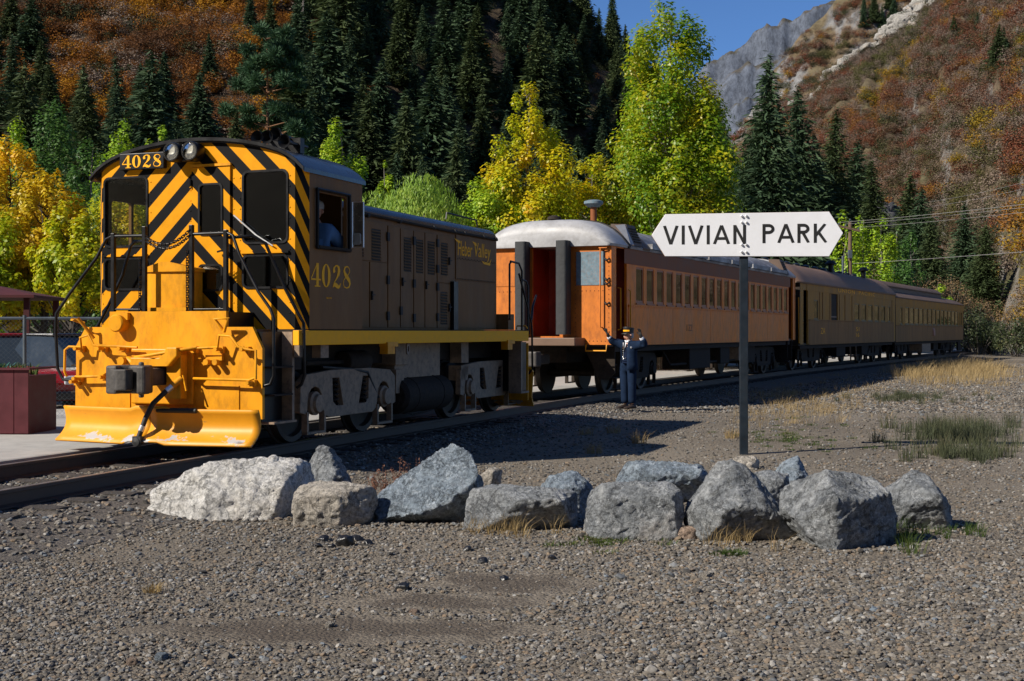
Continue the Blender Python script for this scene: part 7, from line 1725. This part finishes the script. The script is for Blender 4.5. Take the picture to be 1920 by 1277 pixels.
# parked vehicles behind the fence
m_carred = M('red_car_paint', (0.28, 0.010, 0.012), 0.25, var=0.05); m_cardk = M('dark_car_paint', (0.012, 0.014, 0.018), 0.25, var=0.1); m_carglass = M('tinted_car_glass', (0.03, 0.04, 0.05), 0.08, var=0.1)
m_tyre = M('tyre', (0.015, 0.015, 0.015), 0.8, var=0.2)
m_lampr = M('tail_lamp', (0.4, 0.01, 0.01), 0.2, var=0.1); m_lampw = M('head_lamp', (0.6, 0.62, 0.65), 0.15, var=0.05)
def car(loc, rz, paint, label, pickup=False):
    c = empty('parked_car', loc, rz, label=label, cat='car')
    pr = [(-2.2, 0.38), (-2.25, 0.72), (-2.05, 0.92), (-0.95, 1.0), (-0.45, 1.0), (2.15, 1.0), (2.25, 0.9), (2.28, 0.45), (2.1, 0.36)]
    mb = MB(); mb.plate(pr, [], lambda u, v, t: (t, u, v), -0.88, 0.88); mb.build('body', paint, c, bevel=0.05)
    y1 = 0.75 if pickup else 2.05
    V = []
    for s in (-1, 1):
        V += [(s * 0.82, -0.95, 1.0), (s * 0.66, -0.30, 1.55), (s * 0.66, y1 - 0.35, 1.58), (s * 0.82, y1, 1.0)]
    mb = MB(); mb.add(V, [(0, 1, 5, 4), (1, 2, 6, 5), (2, 3, 7, 6), (3, 2, 1, 0), (4, 5, 6, 7)]); mb.build('cabin_glass', m_carglass, c, bevel=0.02)
    mb = MB(); mb.box(-0.67, 0.67, -0.32, y1 - 0.33, 1.56, 1.62); mb.build('roof', paint, c, bevel=0.025)
    for y in (-1.4, 1.42):
        for s in (-1, 1):
            mb = MB(); mb.lathe([(0.0, -0.1), (0.24, -0.1), (0.33, -0.08), (0.34, 0.0), (0.33, 0.08), (0.24, 0.1), (0.0, 0.1)], (s * 0.82, y, 0.34), 'x', 22); w = mb.build('wheel', m_tyre, c, 40)
            mb = MB(); mb.lathe([(0.0, 0.0), (0.2, 0.0), (0.21, 0.012), (0.0, 0.02)] if s > 0 else [(0.0, -0.02), (0.21, -0.012), (0.2, 0.0), (0.0, 0.0)], (s * (0.82 + 0.1), y, 0.34), 'x', 16); mb.build('rim', m_steel, w, 40)
    for s in (-1, 1):
        mb = MB(); mb.box(s * 0.62 - 0.16, s * 0.62 + 0.16, -2.27, -2.2, 0.68, 0.84); mb.build('headlight', m_lampw, c, bevel=0.02)
        mb = MB(); mb.box(s * 0.74 - 0.1, s * 0.74 + 0.1, 2.24, 2.3, 0.62, 0.86); mb.build('tail_light', m_lampr, c, bevel=0.02)
    mb = MB(); mb.box(-0.86, 0.86, -2.32, -2.2, 0.40, 0.56); mb.build('bumper', m_cardk, c, bevel=0.03)
    return c
car(place(15, 25.5, 0.03), 0.6, m_carred, 'dark red parked car behind the chain link fence')
car(place(120, 25.5, 0.03), 1.2, m_cardk, 'dark parked pickup behind the fence beside the locomotive', True)
# utility pole and wires
m_wood = M('pole_wood', (0.13, 0.085, 0.055), 0.85, var=0.3, scale=4)
m_wire = M('pale_wire', (0.40, 0.38, 0.36), 0.5, metal=0.3, var=0.1)
Y = 78
up = empty('utility_pole', place(1594, Y), 0, label='wooden utility pole with crossarm behind the olive cars', cat='utility pole')
ph = hgt(416, Y)
mb = MB(); mb.cyl((0, 0, -0.2), (0, 0, ph), 0.15, 0.11, 12); mb.build('pole', m_wood, up, 60)
mb = MB(); mb.bar((-0.75, -0.14, ph - 0.25), (0.55, -0.14, ph - 0.55), 0.10, 0.12); mb.build('crossarm', m_wood, up)
for x, z in ((-0.7, ph - 0.13), (-0.3, ph - 0.22), (0.45, ph - 0.42), (0.0, ph + 0.12)):
    mb = MB(); mb.lathe([(0.03, 0), (0.06, 0.03), (0.05, 0.08), (0.06, 0.1), (0.0, 0.14)], (x, -0.14 if x else 0, z - 0.06), 'z', 10); mb.build('insulator', m_galv, up, 50)
mb = MB(); mb.cyl((-0.5, -0.25, 0), (-0.5, -0.25, hgt(480, Y)), 0.07, n=8); mb.build('conduit', m_galv, up, 50)
mb = MB(); mb.box(-0.2, 0.05, -0.35, -0.15, ph - 2.2, ph - 1.7); mb.build('meter_box', m_galv, up, bevel=0.03)
def wire(a, b, sag, label, r=0.007):
    a = Vector(a); b = Vector(b); e = b + (b - a) * 0.5
    mb = MB(); mb.tube([(a.lerp(e, k / 16) + Vector((0, 0, -sag * 4 * (k / 16) * (1 - k / 16))))[:] for k in range(17)], r, 5)
    tag(mb.build('power_line', m_wire), label, 'power line')
P0 = Vector(place(1594, Y))
wire((P0.x - 0.7, Y - 0.14, ph - 0.05), px(1920, 379, 52), 0.10, 'uppermost power line from the left end of the crossarm', 0.009)
wire((P0.x - 0.3, Y - 0.14, ph - 0.14), px(1920, 384, 52), 0.12, 'power line close below the uppermost one')
wire((P0.x + 0.45, Y - 0.14, ph - 0.34), px(1920, 394, 52), 0.10, 'power line from the right end of the crossarm')
wire(px(1600, 494, Y - 0.2), px(1920, 470, 50), 0.05, 'lowest power line crossing the dark bushes', 0.010)
wire(px(1745, 378, 150), px(1920, 336, 110), 0.3, 'upper far power line on the scrub slope', 0.012)
wire(px(1745, 387, 150), px(1920, 348, 110), 0.3, 'lower far power line on the scrub slope', 0.012)

# ------------------------------------------------------------ grass and weeds
def spots(seed, n, x0, x1, y0, y1, s0=0.6, s1=1.3):
    rg = random.Random(seed); o = []
    for i in range(n):
        y = min(max(rg.gauss((y0 + y1) / 2, (y1 - y0) * 0.30), HZ + 36), 1040); Y = gy(y); x = rg.gauss((x0 + x1) / 2, (x1 - x0) * 0.30); o.append(((x - 960) / FPX * Y, Y, 0.0, rg.uniform(s0, s1)))
    return o
blades(10, spots(1, 120, 1400, 1585, 742, 792, 0.4, 1.2) + spots(2, 50, 1380, 1560, 735, 750, 0.4, 1.1) , 26, 0.20, 0.22, 0.0024, 0.6, g_dry, 'dry_grass', kind='stuff', label='dry tan grass on the ground right of the sign post', cat='grass')
blades(11, spots(3, 110, 1745, 1880, 682, 716, 0.8, 1.4) + spots(4, 40, 1680, 1760, 690, 712), 40, 0.42, 0.45, 0.005, 0.6, g_dry, 'dry_grass', kind='stuff', label='tall dry grass by the track at the right', cat='grass')
blades(12, spots(5, 120, 1390, 1830, 672, 735, 0.4, 0.9) + spots(51, 30, 1840, 1920, 690, 730, 0.5, 0.9), 22, 0.2, 0.3, 0.004, 0.6, g_dry, 'dry_grass', kind='stuff', label='thin dry grass along the shaded track side', cat='grass')
blades(13, spots(6, 90, 1700, 1890, 800, 838, 0.7, 1.2) + spots(7, 40, 1720, 1900, 845, 868, 0.5, 0.9) + spots(8, 50, 1580, 1800, 742, 755, 0.5, 0.9), 44, 0.27, 0.15, 0.0035, 0.4, g_sage, 'rushes', kind='stuff', label='stiff grey green rushes on the dirt at the right', cat='grass')
blades(14, spots(9, 60, 1380, 1600, 795, 850, 0.5, 1.0) + spots(10, 26, 1060, 1240, 1003, 1030, 0.5, 0.9) + spots(11, 8, 1340, 1385, 1045, 1056, 0.5, 0.9), 46, 0.05, 0.13, 0.0035, 0.9, g_green, 'green_grass', kind='stuff', label='short green grass patches among the gravel', cat='grass')
blades(15, spots(12, 12, 1650, 1715, 990, 1030, 0.6, 1.0) + spots(13, 10, 1740, 1840, 985, 1010, 0.3, 0.6) + spots(52, 8, 1500, 1560, 1000, 1025, 0.5, 0.9), 34, 0.19, 0.08, 0.0022, 0.6, g_green, 'green_grass', kind='stuff', label='green grass growing against the right boulders', cat='grass')
blades(16, spots(14, 22, 865, 1000, 985, 1008, 0.6, 1.1) + spots(15, 22, 1290, 1500, 985, 1030, 0.5, 1.0), 18, 0.20, 0.08, 0.002, 0.8, g_dry, 'dry_grass', kind='stuff', label='dry stalks and straw at the foot of the boulders', cat='grass')
for i, (x, y, h, lb) in enumerate(((1200, 832, 0.20, 'small golden grass tuft on the shaded gravel'), (1114, 850, 0.16, 'pale grass tuft left of the golden one'), (1150, 812, 0.18, 'faded grass tuft at the shadow edge'), (1374, 822, 0.2, 'orange grass tuft left of the sign post'), (1098, 815, 0.14, 'dull grass tuft far left in the shade'), (285, 1112, 0.07, 'tiny orange weed on the left gravel'))):
    Yg = gy(y); blades(30 + i, [(0, 0, 0, 1)], 90, h, 0.12 if h > 0.1 else 0.06, 0.003, 0.7, g_dry, 'grass_tuft', loc=((x - 960) / FPX * Yg, Yg, 0), label=lb, cat='grass')
def weed(x, y, h, seed, label, Yg=None):
    rg = random.Random(seed); Yg = Yg or gy(y); e = empty('weed', ((x - 960) / FPX * Yg, Yg, 0), 0, label=label, cat='weed')
    mb = MB(); C = []
    for k in range(9):
        a = rg.uniform(0, 6.28); l = h * rg.uniform(0.6, 1); sp = rg.uniform(0.05, 0.28) * h
        p1 = (math.cos(a) * sp * 0.4, math.sin(a) * sp * 0.4, l * 0.5); p2 = (math.cos(a) * sp, math.sin(a) * sp, l)
        mb.tube([(0, 0, 0), p1, p2], [0.004, 0.003, 0.001], 4)
        for j in range(26):
            t = rg.uniform(0.3, 1); q = Vector(p1).lerp(Vector(p2), max(0, t * 2 - 1)) if t > 0.5 else Vector((0, 0, 0)).lerp(Vector(p1), t * 2); C.append((q.x + rg.gauss(0, 0.012), q.y + rg.gauss(0, 0.012), q.z + rg.gauss(0, 0.012)))
    mb.build('stems', g_red, e)
    g_ = np.random.default_rng(seed); lv, lf = leaf_quads(g_, np.array(C), rand_dirs(g_, len(C)), 0.026, 0.5); link('leaves', np_mesh('leaves', lv, lf, g_red), e)
for i, (x, h, Yg, lb) in enumerate(((545, 0.42, 12.9, 'small red weed by the rail left of the grey boulder'), (720, 0.4, 12.6, 'reddish weed left of the tilted boulder'), (775, 0.52, 12.4, 'tallest reddish weed behind the tilted boulder'), (795, 0.48, 12.7, 'straw coloured weed behind the tilted boulder'), (745, 0.44, 13.0, 'thin red weed in the shade behind the beige boulder'), (700, 0.3, 12.9, 'short weed by the beige boulder'))):
    weed(x, 0, h, i + 3, lb, Yg)

# ------------------------------------------------------------ gravel
def pebble_mat():
    t = NT('river_pebbles')
    r = t.n('ShaderNodeObjectInfo').outputs['Random']
    k = t.ramp(r, [(0.0, (0.035, 0.034, 0.033)), (0.12, (0.085, 0.078, 0.07)), (0.32, (0.135, 0.118, 0.096)), (0.5, (0.165, 0.144, 0.116)), (0.64, (0.19, 0.14, 0.095)), (0.74, (0.12, 0.127, 0.132)), (0.9, (0.21, 0.19, 0.165)), (0.975, (0.30, 0.285, 0.26)), (1.0, (0.12, 0.15, 0.18))])
    n = t.noise(t.coord('Object'), 3.0, 5, 0.7)
    k = t.mix(1.0, k, t.ramp(n, [(0.3, 0.72), (0.7, 1.2)]), 'MULTIPLY')
    t.base(k); t.set(0.8, spec=0.25)
    return t.m
m_peb = pebble_mat()
def pebble_mesh(seed, sub):
    rg = random.Random(seed); bm = bmesh.new(); bmesh.ops.create_icosphere(bm, subdivisions=sub, radius=0.5)
    fl = rg.uniform(0.45, 0.75); el = rg.uniform(0.65, 0.95); sd = Vector((seed * 2.3, seed, 0))
    for v in bm.verts:
        d = 1 + 0.5 * noise.noise(v.co * 2.4 + sd) + 0.25 * noise.noise(v.co * 5 + sd)
        v.co = Vector((v.co.x * d, v.co.y * el * d, v.co.z * fl * d))
    me = bpy.data.meshes.new('pebble'); bm.to_mesh(me); bm.free(); me.materials.append(m_peb); me.shade_smooth(); me.set_sharp_from_angle(angle=rad(38))
    return me
PEB = [pebble_mesh(i, 2) for i in range(7)]
def dirt(X, Y):
    d = np.ones_like(X)
    for cx, cy, rx, ry in DIRT:
        q = ((X - cx) / rx) ** 2 + ((Y - cy) / ry) ** 2 + 0.5 * np.sin(X * 9 + Y * 4) * np.sin(Y * 13 - X * 3); d = np.minimum(d, np.clip((q - 0.55) * 0.9, 0.2, 1))
    return d
rg = np.random.default_rng(42); PX = []; PS = []
for y0, y1, dens, s0, s1 in ((5.9, 7.5, 3400, 0.007, 0.036), (7.5, 9.5, 2500, 0.008, 0.037), (9.5, 12.5, 1300, 0.010, 0.038), (12.5, 17, 420, 0.013, 0.042), (17, 27, 110, 0.018, 0.05)):
    hw = y1 * 0.42; n = int((y1 - y0) * 2 * hw * dens)
    Xp = rg.uniform(-hw, hw, n); Yp = rg.uniform(y0, y1, n)
    big = np.array([noise.noise(Vector((a * 0.55, b * 0.8, 3.0))) for a, b in zip(Xp, Yp)])
    fine = np.array([noise.noise(Vector((a * 2.3, b * 2.9, 9.0))) for a, b in zip(Xp, Yp)])
    keep = rg.uniform(0, 1, n) < np.clip(0.80 + 0.9 * big + 0.5 * fine, 0.15, 1) * dirt(Xp, Yp)
    if y0 >= 12: keep &= np.array([track_offset(a, b) > 1.4 for a, b in zip(Xp, Yp)])
    else: keep &= np.array([track_offset(a, b) > 1.5 for a, b in zip(Xp, Yp)]) if y0 > 9 else True
    Xp, Yp = Xp[keep], Yp[keep]; m = len(Xp)
    s = s0 + (s1 - s0) * rg.uniform(0, 1, m) ** 2.0
    s *= np.where(rg.uniform(0, 1, m) < 0.025, rg.uniform(1.3, 1.9, m), 1.0)
    s *= np.where(dirt(Xp, Yp) < 0.4, 0.55, 1.0)
    s *= np.where((Xp > 0.6) & (Yp < 9.5), 1.12, 1.0)
    PX.append(np.stack([Xp, Yp, s * rg.uniform(0.02, 0.22, m)], 1)); PS.append(s)
# coarser, sparser stones on the open ground right of the train
n = 30000; Yp = 27 + 40 * rg.uniform(0, 1, n) ** 1.3; Xp = rg.uniform(0.05, 0.42, n) * Yp
keep = np.array([track_offset(a, b) > 2.4 for a, b in zip(Xp, Yp)]); Xp, Yp = Xp[keep], Yp[keep]; s = rg.uniform(0.03, 0.085, len(Xp))
PX.append(np.stack([Xp, Yp, s * 0.1], 1)); PS.append(s)
# stones and rubble gathered round the feet of the boulders
for bx, by, bw, bd in BLD:
    n = int(150 * bw); a = rg.uniform(0, 2 * PI, n); k = 1 + np.abs(rg.normal(size=n)) * 0.16
    PX.append(np.stack([bx + np.cos(a) * bw * 0.47 * k, by + bd * 0.45 + np.sin(a) * bd * 0.47 * k, rg.uniform(-0.005, 0.02, n)], 1)); PS.append(rg.uniform(0.015, 0.075, n) ** 1.0 * rg.uniform(0.4, 1, n))
# ballast stones along the near rail and between the rails
for o0, o1, s_a, s_b, n in ((-0.68, 0.66, 2, 22, 5200), (0.85, 2.3, 4, 40, 9000)):
    a = rg.uniform(s_a, s_b, n); o = rg.uniform(o0, o1, n); q = np.array([trk_off(b, c, 0.108 if c < 1.35 else 0.105 - (c - 1.35) * 0.105) for b, c in zip(a, o)])
    PX.append(q); PS.append(rg.uniform(0.025, 0.065, n))
PX = np.concatenate(PX); PS = np.concatenate(PS); n = len(PS)
RR = np.stack([rg.normal(size=n) * 0.25, rg.normal(size=n) * 0.25, rg.uniform(0, 6.28, n)], 1)
tag(scatter('gravel', PEB, PX, RR, np.stack([PS, PS, PS * rg.uniform(0.7, 1.1, n)], 1), rg.integers(0, 7, n)), 'mixed grey and tan river gravel covering the foreground', 'gravel')
